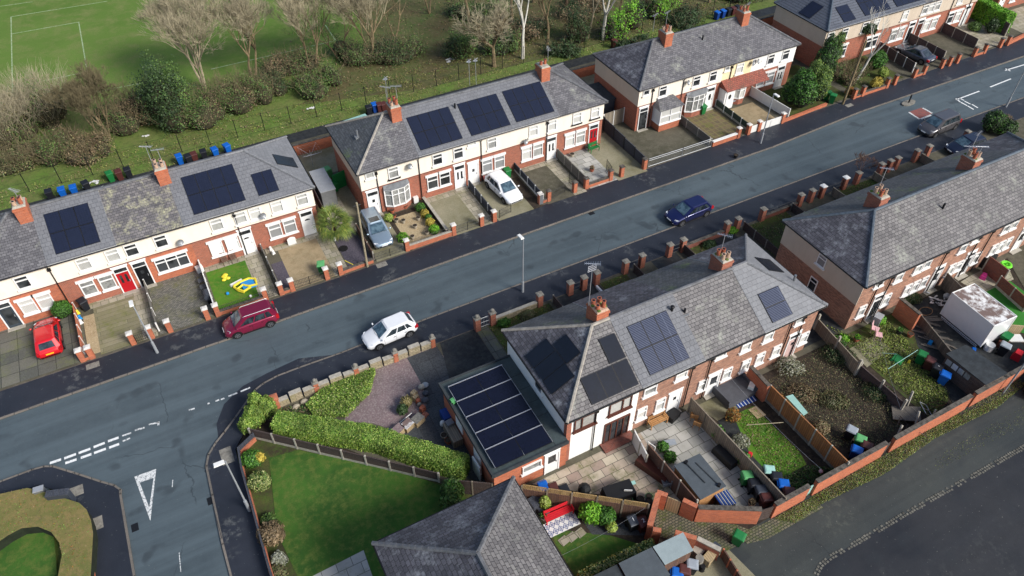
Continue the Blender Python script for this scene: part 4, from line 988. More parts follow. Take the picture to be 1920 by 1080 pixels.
def panel_fence(label, a, b, h=1.0, panel_='panel_grey', post='concrete_pale', board=None, n=None, z0=.05, drop=0., group='garden fences', pw=.1, ph=.06, name='panel_fence', trellis=False, top=None):
    t = thing(name, label, 'fence', (a[0], a[1], z0), 0, group)
    L = math.dist(a, b); n = n or max(1, round(L/1.85)); r = math.atan2(b[1]-a[1], b[0]-a[0])
    for i in range(n+1):
        s = i/n; x, y = a[0]+(b[0]-a[0])*s, a[1]+(b[1]-a[1])*s; hh = h-drop*s
        MB().obox(x, y, z0, pw, pw, hh+ph, r+random.gauss(0,.02)).build('post', M[post], t)
    for i in range(n):
        s = (i+.5)/n; hh = h-drop*s; cx, cy = a[0]+(b[0]-a[0])*s, a[1]+(b[1]-a[1])*s; z = z0+(.28 if board else .02)
        m = MB(); m.obox(cx, cy, z, L/n-pw, .045, hh-(.28 if board else .02)-(.35 if trellis else 0), r)
        m.obox(cx, cy, z0+hh-(.35 if trellis else 0), L/n-pw, .08, .035, r)
        m.build('panel', M[panel_], t)
        if board: MB().obox(cx, cy, z0-.05, L/n-pw, .05, .32, r).build('gravel_board', M[board], t)
        if trellis:
            m = MB(); d = ((b[0]-a[0])/L, (b[1]-a[1])/L); w = L/n-pw; k = int(w/.14); zb, zt = z0+hh-.33, z0+hh+.12
            x0, y0 = cx-d[0]*w/2, cy-d[1]*w/2
            for j in range(-3, k+1):
                for sg in (0, 1):
                    p0, p1 = j*.14, j*.14+.45
                    if sg: p0, p1 = p1, p0
                    q0, q1 = max(0, min(w, p0)), max(0, min(w, p1))
                    if abs(q0-q1) < .02: continue
                    za = zb+(zt-zb)*(abs(q0-p0)/.45); zc = zt-(zt-zb)*(abs(q1-p1)/.45)
                    m.tube([(x0+d[0]*q0, y0+d[1]*q0, za), (x0+d[0]*q1, y0+d[1]*q1, zc)], .016, 4)
            m.obox(cx, cy, zt, w, .05, .05, r); m.build('trellis', M['wood_trellis'], t)
    return t
def plot(name, rects, mat, z=.115, solid=True):
    m = MB()
    for r_ in rects:
        p = r_ if isinstance(r_[0], (tuple, list)) else [(r_[0],r_[1]),(r_[2],r_[1]),(r_[2],r_[3]),(r_[0],r_[3])]
        m.sheet(p, z)
    return struct(name, m, M[mat])
# north side ground
plot('yard_ground', [[(-60,45.58),(8,45.48),(18,45.78),(40,46.08),(64,46.38),(91,46.88),(150,47.1),(150,66.5),(-60,66.5)]], 'concrete_dark', .098)
plot('yard_ground', [(-60,59.7,120,64.2)], 'concrete_drive', .106)
V0, V1 = 45.75, 51.8
plot('driveway', [(-17,V0,-11.1,V1)], 'slab_dark')
plot('driveway', [(-24,V0,-17,60)], 'slab_dark', .108)
plot('driveway', [(-10.2,V0,-7.2,V1-.7)], 'drive_block'); plot('garden_path', [(-7.2,V0,-6.15,V1),(-10.6,V1-.7,-7.2,V1)], 'slab_pale')
plot('gravel_bed', [(-11.0,V0+.3,-10.2,V1-1.3)], 'gravel_tan')
plot('driveway', [(-6.0,V0,-1.95,V1)], 'setts')
plot('front_lawn', [(-1.55,V0+.2,1.65,V1-.7)], 'lawn_bright', .13); plot('garden_path', [(1.65,V0,3.0,V1),(-1.55,V1-.7,1.65,V1)], 'slab_pale')
plot('planting_bed', [(3.45,V0+.2,4.4,V1-2.2)], 'slate_chips'); plot('driveway', [(4.4,V0,7.75,V1-.75)], 'concrete_sand'); plot('garden_path', [(7.75,V0,8.95,V1),(3.45,V1-.75,7.75,V1)], 'slab_pale')
plot('slate_garden', [(9.05,V0+.1,11.05,V1-1.6)], 'slate_chips'); plot('garden_path', [(8.7,V1-1.5,11.6,V1+8)], 'slab_pale', .112)
plot('driveway', [(11.35,V0,14.1,V1+6)], 'concrete_drive')
plot('gravel_garden', [(14.5,V0+.25,17.75,V1-1.3)], 'gravel_tan'); plot('planting_bed', [(14.1,V0,14.5,V1-1.),(14.5,V1-1.3,17.6,V1-.7)], 'soil')
plot('driveway', [(18.15,V0,21.1,V1-.8)], 'concrete_drive'); plot('garden_path', [(21.1,V0,22.35,V1),(18.15,V1-.8,21.1,V1)], 'slab_pale')
plot('driveway', [(22.75,V0,26.3,V1)], 'concrete_drive'); plot('planting_bed', [(26.3,V0,27.3,V1-1)], 'soil')
plot('driveway', [(27.75,V0,30.6,V1-.7)], 'concrete_dark', .118); plot('garden_path', [(30.6,V0,31.9,V1),(27.75,V1-.7,30.6,V1)], 'slab_pale')
plot('patio', [(32.4,V0+.2,35.4,V1)], 'slab_grey'); plot('driveway', [(35.4,V0,38.7,V1+1.5)], 'concrete_drive')
plot('driveway', [(38.9,V0+.4,45.9,V1+4)], 'concrete_dark', .118)
plot('slab_garden', [(46.6,V0+.8,51.4,V1+.2)], 'slab_brown')
plot('patio', [(52.3,V0+.8,55.9,V1-1)], 'concrete_sand', .118)
plot('planting_bed', [(57.0,V0+.9,66.0,V1+3)], 'soil_mossy', .118); plot('planting_bed', [(67.0,V0+1.2,74.5,V1+1)], 'soil_mossy', .118)
plot('driveway', [(77.1,V0+1.2,81,V1+1)], 'concrete_dark', .118); plot('garden_path', [(81.8,V0+1.2,87.2,V1+1)], 'concrete_dark', .12); plot('patio', [(87.9,V0+1.4,93.5,V1+1)], 'slab_pale', .118); plot('patio', [(96,V0+1.4,110,V1+1)], 'slab_pale', .118)
# piers on the north side: (px, py, cap, text)
B_ = 45.95
NP = [(145,659,'paint_cap','at the left of the planting strip beside the red car'),(162,650,'paint_cap','right of the toy strewn gravel strip'),(241,625,'paint_cap','between mossy block drive and its path gate'),(276,614,'paint_cap','touching the foot of the leaning street lamp'),
 (311,602,'paint_cap','standing alone at the edge of the cobbled drive'),(382,577,'paint_cap','nearest the covered barbecue'),(402,572,'paint_cap','at the left corner of the small lawn wall'),(493,542,'paint_cap','at the right end of the lawn wall'),
 (523,532,'paint_cap','left of the dark planter bed'),(544,525,'paint_cap','right of the dark planter bed'),(610,504,'paint_cap','beside the pale green bin'),(637,497,'paint_cap','at the left end of the slate chip garden wall'),
 (763,452,'paint_cap','at the left end of the topiary garden wall'),(850,421,'paint_cap','at the right end of the topiary garden wall'),(904,405,'paint_cap','left of the gate beside the bare concrete drive'),(927,396,'paint_cap','right of the narrow path gate near the white hatchback'),
 (1018,367,'paint_cap','next to the grey steel post'),(1033,361,'coping','with a grey top left of the open iron gate'),(1082,344,'coping','between a gate and the concrete panel fence'),(1104,337,'coping','at the left end of the wall below the paved garden'),
 (1150,322,'coping','at the right end of the wall below the paved garden'),(1170,314,'coping','beside the half open tall iron gate'),(1216,302,'coping','at the end of the dark blue panel fence'),
 (1389,240,'paint_cap','at the corner of the white topped wall'),(1407,233,'paint_cap','at the foot of the dark green fence'),(1427,227,'paint_cap','left of the white street front fence'),(1473,213,'paint_cap','at the right end of the white street front fence'),
 (1606,166,'coping','near the pair of bins under the wooden pole'),(1622,161,'coping','left of the yellow garden shrub'),(1668,146,'coping','right of the yellow garden shrub'),(1683,140,'coping','at the left side of the overgrown drive'),
 (1720,127,'coping','left behind the dark coupe'),(1738,121,'coping','right behind the dark coupe'),(1772,109,'coping','leftmost of a close trio past the dark coupe'),(1786,105,'coping','middle of a close trio past the dark coupe'),(1801,100,'coping','rightmost of a close trio past the dark coupe'),
 (1833,88,'coping','left of the short wall with potted shrub'),(1852,82,'coping','right of the short wall with potted shrub'),(1882,71,'coping','under the clipped hedge garden'),(1896,67,'coping','nearest the clipped hedge at the top right')]
PN = []
for i, (px, py, cap, txt) in enumerate(NP):
    v = 45.78 if px < 700 else (45.95 if px < 1000 else (46.25 if px < 1560 else None))
    PN.append(pier(('white capped' if cap == 'paint_cap' else 'grey capped')+' brick pier '+txt, px, py, cap, v=v))
def W2(i, j, label, **k): return low_wall(label, (PN[i][0]+.18*(1 if j > i else 1), PN[i][1]), (PN[j][0]-.18, PN[j][1]), **k)
W2(0,1,'short brick wall joining two piers beside the red hatchback drive', h=.35)
W2(6,7,'brick wall with dark coping and railings in front of the small lawn', h=.42, rail=True)
W2(8,9,'short brick wall in front of the dark planter bed', h=.35)
low_wall('brick wall with dark coping in front of the slate chip garden', (PN[11][0]+.18,PN[11][1]), (11.05,45.9), h=.4)
W2(12,13,'stepped brick wall with pale coping and railings before the topiary garden', h=.55, cop='concrete_pale', rail=True)
W2(16,17,'short brick wall between two close piers beside the steel post', h=.35)
W2(19,20,'brick wall with dark coping below the square paved garden', h=.42)
low_wall('brick wall with a bright white top before the brown slab garden', (46.75,46.2), (PN[23][0]-.18,PN[23][1]), h=.55, cop='paint_white', ct=.12)
low_wall('low brick wall in front of the tall evergreen hedge', (PN[26][0]+.2,PN[26][1]), (62.4,46.6), h=.3, cop='brick_orange')
W2(27,28,'short brick wall between two piers near the wooden pole', h=.3); W2(28,29,'brick wall in front of the yellow shrub bed', h=.42)
W2(31,32,'short brick wall right behind the dark coupe', h=.35); W2(36,37,'short brick wall before the potted shrub', h=.4)
low_wall('brick wall at the top right with coping under the clipped hedge', (PN[39][0]+.2,PN[39][1]), (105,48.3), h=.45, cop='brick_orange')
# gates
def Gt(i, j, label, **k): gate(label, (PN[i][0]+.2,PN[i][1]), (PN[j][0]-.2,PN[j][1]), **k)
Gt(2,3,'low iron path gate beside the leaning lamp post', h=.75); Gt(7,8,'low iron path gate right of the small lawn', h=.75)
Gt(9,10,'wide double iron gates of the sand coloured drive', h=.85, leaves=2); Gt(10,11,'narrow iron path gate beside the slate chip garden', h=.8)
gate('long low iron gates in front of the silver estate car', (11.25,45.95), (PN[12][0]-.2,45.95), h=.8, leaves=2); Gt(13,14,'dark double iron gates of the bare concrete drive', h=.9, leaves=2); Gt(14,15,'narrow iron path gate by the dark panel fence', h=.8)
gate('iron gate folded back at the left of the white hatchback drive', (23.0,46.1), (24.25,46.35), h=.9)
gate('single iron gate leaf standing open beside a grey capped pier', (PN[17][0]+.2,PN[17][1]), (30.0,46.6), h=.9); gate('tall dark iron gate standing open beside the concrete fence', (31.15,46.5), (31.05,47.6), h=1.3)
gate('tall half open iron gate at the paved garden path', (PN[20][0]+.25,46.5), (PN[20][0]+.5,47.7), h=1.3)
gate('white solid low gate between two white capped piers', (PN[24][0]+.2,PN[24][1]), (PN[25][0]-.2,PN[25][1]), h=.8, solid='paint_white')
# party fences on the north side
panel_fence('low terracotta coloured board fence with white posts beside the red hatchback', (-11.35,51.5), (-11.2,46.2), .85, 'brick_orange', 'paint_white', n=4)
panel_fence('white topped low fence between mossy block drive and cobbled drive', (-6.1,51.6), (-6.0,46.2), .9, 'panel_grey', 'paint_white', n=3)
panel_fence('white board fence between the cobbled drive and the small lawn', (-1.75,51.7), (-1.72,46.1), 1.05, 'paint_white', 'paint_white', n=3)
panel_fence('low timber fence with white posts between lawn path and planter bed', (3.25,51.6), (3.3,46.1), .8, 'panel_grey', 'paint_white', n=3)
panel_fence('low brown board fence between slate chip garden and the silver estate', (11.2,50.2), (11.2,46.1), .95, 'wood_brown', 'concrete_pale', n=3)
low_wall('low party wall with broken white top beside the topiary garden', (17.95,51.4), (17.95,46.2), h=.6, mat='wood_dark', cop='concrete_pale', group='garden fences')
panel_fence('dark slate coloured panel fence with pale posts left of the white hatchback', (22.55,51.5), (22.55,46.2), .85, 'panel_slate', 'paint_white', n=4)
panel_fence('dark slate coloured panel fence with pale posts right of the white hatchback', (27.5,52.0), (27.5,46.3), .95, 'panel_slate', 'paint_white', board='paint_white', n=4)
MB().box(27.05,27.4,46.05,46.2,.1,1.3).solo('steel_post', M['grey_metal'], 'upright grey corrugated steel post beside a white capped pier', 'post')
panel_fence('grey concrete panel fence left of the square paved garden', (32.2,51.7), (32.2,46.4), 1.05, 'panel_grey', 'concrete_pale', n=4)
panel_fence('dark blue board fence running from the passage down to the street', (38.85,55.5), (38.8,46.4), 1.6, 'panel_slate', 'iron', n=5, drop=.5)
panel_fence('tall pale timber side gate and fence between the two terraces', (38.9,54.0), (41.45,54.1), 1.7, 'wood_grey', 'paint_white', n=2)
panel_fence('weathered concrete panel fence beside the brown slab garden', (46.6,52.0), (46.6,46.5), .95, 'panel_grey', 'concrete_pale', n=3)
panel_fence('dark green panel fence with white posts between two front gardens', (51.85,52.0), (51.75,46.5), .85, 'panel_green', 'paint_white', board='concrete_pale', n=4)
panel_fence('smooth white panel fence beside the tall evergreen hedge', (56.6,52.0), (57.0,46.6), 1.15, 'paint_white', 'paint_white', n=3)
panel_fence('low white fence along the pavement beside the lamp post', (PN[25][0]+.2,PN[25][1]), (PN[26][0]-.2,PN[26][1]), .85, 'paint_white', 'paint_white', n=2)
panel_fence('dark brown panel fence with white posts left of the dark coupe', (76.7,52.8), (76.2,47.3), 1.2, 'panel_plum', 'paint_white', n=4)
panel_fence('dark brown panel fence right of the dark coupe', (81.6,52.8), (81.5,47.6), 1.2, 'panel_plum', 'concrete_pale', n=4)
panel_fence('dark brown panel fence further right along the street', (87.5,52.8), (87.4,47.9), 1.2, 'panel_plum', 'concrete_pale', n=3)
panel_fence('tall brown fence under the clipped hedge at the top right', (94.8,58), (93.3,48.3), 1.6, 'panel_plum', 'concrete_pale', n=5)
# chain link gates
for (a, b, l) in (((39.1,46.25),(43.0,46.2),'left leaf of the grey tubular gates before the wet dark drive'),((43.1,46.2),(46.6,46.2),'right leaf of the grey tubular gates before the wet dark drive')):
    t = thing('tubular_gate', l, 'gate', (a[0],a[1],.1), 0, 'tubular drive gates'); m = MB()
    m.tube([(a[0],a[1],.12),(a[0],a[1],1.05),(b[0],b[1],1.05),(b[0],b[1],.12)], .03, 6); m.tube([(a[0],a[1],.18),(b[0],b[1],.18)], .025, 5); m.tube([(a[0],a[1],.85),(b[0],b[1],.85)], .02, 5); m.build('gate_frame', M['galv'], t)
    m = MB(); n = 26
    for i in range(n):
        x0 = a[0]+(b[0]-a[0])*i/n; m.tube([(x0,a[1],.18),(x0+.4 if x0+.4 < b[0] else b[0],a[1],.85)], .006, 3)
    m.build('mesh_infill', M['galv'], t)
# rear boundary of the north plots
low_wall('long brick rear garden wall behind the northern terraces', (-30,64.1), (92,64.1), h=1.3, mat='brick_orange', cop='coping', z0=-.05, group=None)
panel_fence('dark timber fence between the two terraces beside the metal shed', (9.4,59), (9.2,52.5), 1.7, 'wood_dark', 'iron', n=4)
# field fence: dark mesh fence with tall posts
t = thing('mesh_fence', 'tall dark green wire mesh fence between back path and playing field', 'fence', (20,70.2,-.1))
for i in range(58):
    x = -22+i*2.75; y = 70.3 if x < 40 else 70.1
    if i % 1 == 0: MB().tube([(x,y,-.1),(x,y,2.0)], .04, 5).build('post', M['iron'], t)
m = MB()
for zz in (.0, .95, 1.9): m.tube([(-22,70.3,zz),(134,70.1,zz)], .012, 3)
m.build('rails', M['iron'], t)
# ---------------------------------------------------------------- south side front gardens
plot('yard_ground', [[(9.9,21.5),(190,21.5),(190,35.16),(-.2,35.16),(-1.2,34.6)]], 'concrete_dark', .09)
plot('driveway', [(12.3,28.9,15.2,35.1)], 'yard_dark', .1); plot('garden_path', [(15.3,29.8,16.2,35.0)], 'slab_dark', .1)
plot('planting_bed', [(16.3,29.8,21.6,34.9)], 'soil_mossy', .104); plot('driveway', [(22.4,29.8,26.2,35.1),(31.5,29.8,34.0,35.1),(36.0,22,39.9,35.1)], 'yard_dark', .1)
plot('planting_bed', [(26.3,30,28.8,34.9),(35.0,30.2,37.6,34.9),(41,30.2,46,34.9),(52,30,57,34.9)], 'soil_mossy', .104)
SP = [(893,594,'knob'),(921,582,'knob'),(1014,553,''),(1071,530,''),(1096,519,''),(1122,512,''),(1175,490,''),(1206,478,''),(1258,458,''),(1281,446,''),(1364,415,''),(1384,407,''),(1431,389,''),(1503,363,''),(1523,354,''),(1544,347,'w'),(1588,332,'w'),(1611,322,''),(1651,303,''),(1669,298,''),(1682,292,''),(1721,280,''),(1741,270,''),(1818,246,'')]
STX = ['left of the curved blue gate','right of the curved blue gate','at the right end of the stone wall above the mossy roof','directly behind the tall aerial mast','left of the small path behind the aerial','right of the small path behind the aerial','first past the wide gap above the grey slates','next to a crooked wooden gate above the grey slates',
 'left of the bare brown bed below the blue car','second left of the bare brown bed below the blue car','left of a pair below the blue car','right of a pair below the blue car','at the alley corner beside the pebble dashed gable','beside the dark front wall of the right hand terrace','close to a short timber fence','with a white top left of a small railing','with a white top beside the thin bare tree',
 'behind the thin bare tree','first of three near the tubular bench','second of three with slatted fence','third of three beside the slatted fence','left of the low wall near the people carrier','right of the low wall near the people carrier','half hidden near the navy car bonnet']
PS = []
for i, (px, py, k_) in enumerate(SP):
    PS.append(pier(('white capped' if k_ == 'w' else ('round topped' if k_ == 'knob' else 'grey capped'))+' brick pier '+STX[i], px, py, 'paint_white' if k_ == 'w' else 'concrete', h=1.3, w=.42, mat='brick_red', v=35.0, knob=k_ == 'knob', group='brick gate piers on the shaded side'))
def low_s(i, j, label, **k): low_wall(label, (PS[i][0]+.25,35.0), (PS[j][0]-.25,35.0), group='front walls on the shaded side', **k)
low_s(1,2,'stepped stone wall in front of the weedy bed above the mossy roof', mat='stone_wall', cop='concrete_pale', h=.6)
low_s(9,10,'low brick wall along the bare brown bed below the blue car', mat='brick_dark', h=.55); low_s(12,13,'dark brick wall with rail beside the alley corner', mat='brick_dark', h=.5, rail=True); low_s(21,22,'low brick wall close to the people carrier', mat='brick_red', h=.5)
for i, j, l in ((0,1,'curved pale blue iron path gate'),(3,4,'dark iron gate behind the tall aerial'),(6,7,'crooked dark timber path gate above the grey slates'),(8,9,'thin dark iron gate left of the brown bed'),(14,15,'dark iron path gate by the timber fence'),(15,16,'dark railing gate left of the thin bare tree'),(18,19,'dark iron gate near the tubular bench')):
    gate(l, (PS[i][0]+.25,35.0), (PS[j][0]-.25,35.0), h=1.0 if i else 1.1, mat='galv' if i == 0 else 'iron', group='path gates on the shaded side')
for x, l in ((21.9,'low timber fence behind a grey capped pier above the mossy roof'),(29.5,'low dark timber fence between two shaded gardens'),(34.6,'low fence left of the bare brown bed'),(41.0,'low concrete fence beside the alley corner'),(46.5,'timber palisade fence of the right hand terrace'),(51.4,'slatted fence beside the thin bare tree'),(56.6,'slatted grey fence of the third shaded garden'),(62.9,'dark slatted fence nearest the navy car')):
    panel_fence(l, (x,34.8), (x+.1,30.6), .85, 'wood_dark' if x < 50 else 'wood_grey', 'concrete', n=3, group='short fences on the shaded side')
low_wall('white kerb edged low wall beside the small path behind the aerial', (25.8,34.6), (25.9,31.2), h=.3, mat='paint_white', cop='paint_white', w=.1, group='short fences on the shaded side')
# ---------------------------------------------------------------- corner property
CW = GP((514,760),(590,731),(666,701),(740,671),(809,644), z=.1)
cw = [pier('stone ball topped brick pier '+tx, px, py, 'concrete', h=1.0, w=.34, mat='brick_orange', v=35.05, knob=True, group='brick piers of the corner wall') for px, py, tx in ((588,712,'above the ivy bank, second from the hedge'),(664,684,'where the ivy bank meets the stone wall'),(738,656,'above the middle of the plum gravel'),(808,629,'at the driveway end of the plum gravel'))]
cp = pier('large leaning brick pier beside the corner hedge', 512, 745, 'brick_orange', h=1.1, w=.5, mat='brick_orange', group='brick piers of the corner wall')
seq = [cp]+cw
for i, tx in enumerate(('nearest the corner hedge','above the ivy bank','above the plum gravel on the left','above the plum gravel on the right')):
    a, b = seq[i], seq[i+1]; mid = ((a[0]+b[0])/2, (a[1]+b[1])/2)
    t = thing('stone_wall', 'stepped pale stone garden wall '+tx, 'wall', (a[0],a[1],.05), 0, 'stone garden walls of the corner plot')
    m = MB(); c = MB(); n = 3; r = math.atan2(b[1]-a[1], b[0]-a[0]); L = math.dist(a,b)-.35
    for j in range(n):
        s = (j+.5)/n; h = (.66,.85,.66)[j]; x, y = a[0]+(b[0]-a[0])*s, a[1]+(b[1]-a[1])*s
        m.obox(x, y, .05, L/n, .24, h, r); c.obox(x, y, .05+h, L/n-.01, .34, .07, r)
    m.build('wall', M['stone_wall'], t); c.build('coping', M['concrete_pale'], t)
plot('corner_ground', [[(-3.4,20),(-3.3,32.9),(-2.2,34.3),(-.3,35.1),(12.2,35.1),(12.2,30),(10.0,29.5),(10,20)]], 'soil', .06)
plot('plum_gravel', [GP((640,800),(700,795),(745,810),(830,775),(905,700),(800,655),(700,690),(690,720),(660,760))], 'gravel_plum', .10)
plot('patio_wet', [GP((722,835),(800,762),(788,695),(822,680),(850,760),(915,905),(880,900),(800,868))], 'slab_wet', .104); plot('patio_wet', [(9.6,31.0,12.0,34.9)], 'slab_wet', .107)
plot('driveway', [[(11.0,29.4),(15.25,29.8),(15.25,35.1),(12.35,35.1)]], 'yard_dark', .108)
LAWN = [(-2.9,20),(-2.5,31.5),(-1.9,32.9),(8.0,24.4),(10.2,19.6),(10.2,10),(-2.9,10)]
plot('corner_lawn', [[(-3.35,0),(-3.3,32.3),(-1.9,33.3),(8.3,24.6),(12,20.5),(12,0)]], 'soil_mossy', .064)
plot('corner_lawn_grass', [GP((505,860),(560,845),(640,862),(720,880),(800,902),(860,925),(960,1000),(960,1085),(560,1085),(520,1000))], 'lawn', .09)
plot('lawn_path', [GP((580,1085),(682,1033),(700,1085))], 'slab_grey', .1)
# ---------------------------------------------------------------- extension of the white end house
t = thing('flat_roof_extension', 'single storey brick extension with flat grey roof carrying ten glossy black solar panels', 'extension', (12.6, 25.5, 0))
MB().box(10.15, 15.27, 21.75, 29.3, -.1, 2.72).build('wall', M['brick_orange'], t)
r = MB().box(9.98, 15.27, 21.6, 29.45, 2.72, 2.9); r.build('roof', M['roof_grey_flat'], t)
for q_ in ((9.95, 10.07, 21.57, 29.5, 2.70, 3.0), (10.075, 15.27, 21.55, 21.66, 2.70, 2.97), (10.075, 15.27, 29.4, 29.52, 2.7, 2.97)): MB().box(*q_).build('roof_edging', M['felt_dark'], t)
r = MB(); r.box(14.4, 14.425, 21.7, 29.3, 2.895, 2.915)
for y in (22.9, 24.1, 25.3, 26.5, 27.7): r.box(14.35, 15.25, y, y+.025, 2.895, 2.915)
r.build('roof_seams', M['felt_dark'], t)
rl = MB()
for j in range(5):
    v0 = 21.93+j*1.365; v1 = v0+1.33
    for i in range(2):
        a = 10.36+i*1.965; b = a+1.945
        panel(t, [(a,v0,3.0),(b,v0,3.0),(b,v1,3.13),(a,v1,3.13)], Vector((0,-.1,1)), frame='iron', glass='solar_black')
    rl.box(10.33, 14.31, v1-.01, v1+.04, 3.12, 3.25); rl.box(12.315, 12.33, v0, v1, 3.0, 3.1)
    rl.box(10.325, 10.35, v0, v1, 3.06, 3.16); rl.box(14.29, 14.315, v0, v1, 3.06, 3.16)
rl.build('panel_rails', M['alu'], t)
window(t, 12.75, 1.75, 21.75, w=1.35, h=.75, trans=(), glass=CU, head=False); door(t, 14.2, 21.75, mat='upvc', glass='half', light=False, step=False, zb=.12)
m = MB(); m.box(10.08,10.15,23.5,24.5,.2,2.2); m.box(10.08,10.15,26.2,27.2,1.2,2.2); m.build('side_window', M['upvc'], t)
MB().box(10.05,10.3,27.55,27.75,3.0,3.15).obox(10.28, 27.7, 2.95, .42, .42, .14, .2).build('green_box', M['lime'] if False else M['plastic_green_pale'], t)
# window on the white gable
side = [o for o in bpy.data.objects if o.get('label', '').startswith('white rendered end house')][0]
side_window(side, 1010, 723, 15.3, .9, .9, 4.0)
# ---------------------------------------------------------------- hipped house at the bottom
def hip_house():
    t = thing('detached_house', 'big slate hipped roof of the house at the bottom edge', 'house', (6.3, 10, 0))
    L, R, S, N_ = 2.1, 10.5, 3.0, 19.9; k = 2.43/4.2; rz = 4.9+4.2*k
    MB().box(L+.3, R-.3, S+.3, N_-.3, -.1, 4.78).build('wall', M['brick_red'], t)
    r = MB(); A = (6.3, N_-4.2, rz); B = (6.3, S+4.2, rz)
    P = [(L,N_,4.9),(L,S,4.9),(R,S,4.9),(R,N_,4.9)]
    r.add([P[0],P[1],B,A], [(0,1,2,3)], 0); r.add([P[2],P[3],A,B], [(0,1,2,3)], 1); r.add([P[3],P[0],A], [(0,1,2)], 2); r.add([P[1],P[2],B], [(0,1,2)], 2)
    r.box(L, R, S, N_, 4.76, 4.895, 3)
    r.build('roof', [M['slate_dark'], M['slate_rear'], M['slate_dark'], M['paint_white']], t)  # left slope takes the darker slate, painted as turned from the sun
    h = MB()
    for q in (P[0], P[3], P[1], P[2]):
        e = A if q in (P[0], P[3]) else B
        for i in range(16):
            a, b = i/16, (i+.95)/16
            h.tube([tuple(q[j]+(e[j]-q[j])*a for j in range(3)), tuple(q[j]+(e[j]-q[j])*b+(.015 if j == 2 else 0) for j in range(3))], .13, 6)
    h.tube([A, B], .13, 6); h.build('hip_tiles', M['ridge'], t)
    g = MB()
    for a, b in ((P[0],P[1]),(P[3],P[2]),(P[0],P[3])): g.tube([(a[0]*1.0,a[1],4.86),(b[0],b[1],4.86)], .06, 6)
    g.build('gutter', M['black_plastic'], t)
    c = MB().box(5.6, 6.9, 12.1, 13.3, 6.2, 8.0).build('chimney', M['brick_red'], t)
    m = MB().obox(6.25, 12.7, 8.0, 1.34, 1.24, .1, 0, 0, .9); m.build('chimney_cap', M['grass_rough'], c)
    for a, b in ((-.3,.25),(.3,.25),(-.3,-.25),(.3,-.25)): MB().cyl(6.25+a, 12.7+b, 8.05, 8.5, .14, .12, 8).build('chimney_pot', M['clay_pale'], c)
    aerial(t, 5.7, 13.6, 7.2, 1.6, 2.2)
    return t
hip_house()
# ---------------------------------------------------------------- southern gardens: ground
plot('back_gardens', [[(10,12.7),(190,12.7),(190,22.3),(10,22.3)]], 'soil', .04)
plot('patio', [GP((975,905),(1060,868),(1197,806),(1225,850),(1312,948),(1222,940),(1100,925))], 'slab_flag', .05)
plot('patio', [GP((1196,806),(1298,760),(1320,792),(1465,945),(1430,962),(1312,945),(1226,852))], 'slab_grey', .052)
plot('patio', [GP((1300,758),(1400,712),(1395,735),(1382,770),(1345,790))], 'concrete_drive', .054)
plot('back_lawn', [GP((1375,780),(1412,762),(1440,790),(1500,850),(1512,872),(1450,905),(1405,850))], 'lawn_bright', .056)
plot('garden_path', [GP((1345,790),(1375,780),(1405,850),(1480,930),(1450,945),(1400,880))], 'yard_dark', .058)
plot('bramble_plot', [GP((1400,712),(1530,660),(1560,650),(1720,800),(1660,850),(1510,925),(1592,868),(1440,720))], 'soil', .056)
plot('rough_lawn', [GP((1535,600),(1640,560),(1700,600),(1800,720),(1750,790),(1700,750))], 'soil_mossy', .058)
plot('patio', [GP((1592,655),(1640,630),(1670,655),(1625,690))], 'concrete_drive', .064)
plot('dirt_yard', [GP((1700,580),(1790,530),(1830,560),(1930,660),(1930,720),(1800,780),(1720,650))], 'yard_dark', .062)
plot('patio', [GP((1800,530),(1880,480),(1900,525),(1840,552))], 'slab_pale', .068); plot('fake_turf', [GP((1838,553),(1892,527),(1990,600),(1960,640),(1900,620))], 'turf_fake', .07)
plot('yard', [GP((1885,480),(1960,450),(2000,520),(1930,560))], 'concrete_dark', .068)
plot('lower_garden', [GP((1000,930),(1215,972),(1225,1010),(1085,1085),(1060,1085))], 'soil', .054)
plot('lower_lawn', [GP((1030,992),(1145,1005),(1195,1020),(1100,1078),(1068,1085))], 'lawn', .06); plot('garden_paving', [GP((1090,975),(1200,985),(1215,1005),(1110,1003))], 'slab_wet', .062)
for px, py in ((1057,1015),(1072,1008),(1088,1000)):
    c = G(px, py); MB().obox(c[0], c[1], .06, .55, .5, .03, .2).solo('stepping_stone', M['slab_pale'], 'square stepping stone in the lower lawn, one of three in a line', 'stepping stone', 'stepping stones in the lower lawn')
plot('yard', [GP((1260,1060),(1300,1010),(1345,1010),(1420,1085),(1250,1090))], 'concrete_drive', .058)
# ---------------------------------------------------------------- walls and fences around them
def TP(*pts, z): return [G(x, y, z) for x, y in pts]
def bwall(label, a, b, h, mat='brick_orange', cop='coping', w=.24, ct=.09, name='brick_wall', group='red brick walls along the back lane'):
    return low_wall(label, a, b, h=h, mat=mat, cop=cop, w=w, z0=-.03, ct=ct, name=name, group=group)
bwall('brick lane wall with stone coping between the black gate and pale gate', (24.45,12.75), (27.15,12.75), 1.5)
bwall('brick lane wall behind the small bright lawn, its left end weathered brown', (27.75,12.75), (33.75,12.75), 1.5)
bwall('longest brick lane wall beside the bramble plot and broken fence', (34.45,12.75), (41.75,12.75), 1.5)
bwall('brick lane wall below the timber shed at the right', (42.15,12.75), (47.4,12.75), 1.5)
bwall('brick lane wall cut by the right edge of the picture', (48.3,12.75), (70,12.75), 1.5)
gate('dark narrow garden gate at the passage corner', (23.6,12.9), (24.4,12.75), h=1.3, solid='wood_dark', z0=0, group='gates in the lane walls')
gate('pale mint timber gate in the lane wall', (27.2,12.8), (27.72,12.8), h=1.1, solid='mint', z0=0, group='gates in the lane walls'); gate('grey timber gate beside the bramble plot', (33.8,12.8), (34.42,12.8), h=1.1, solid='wood_dark', z0=0, group='gates in the lane walls')
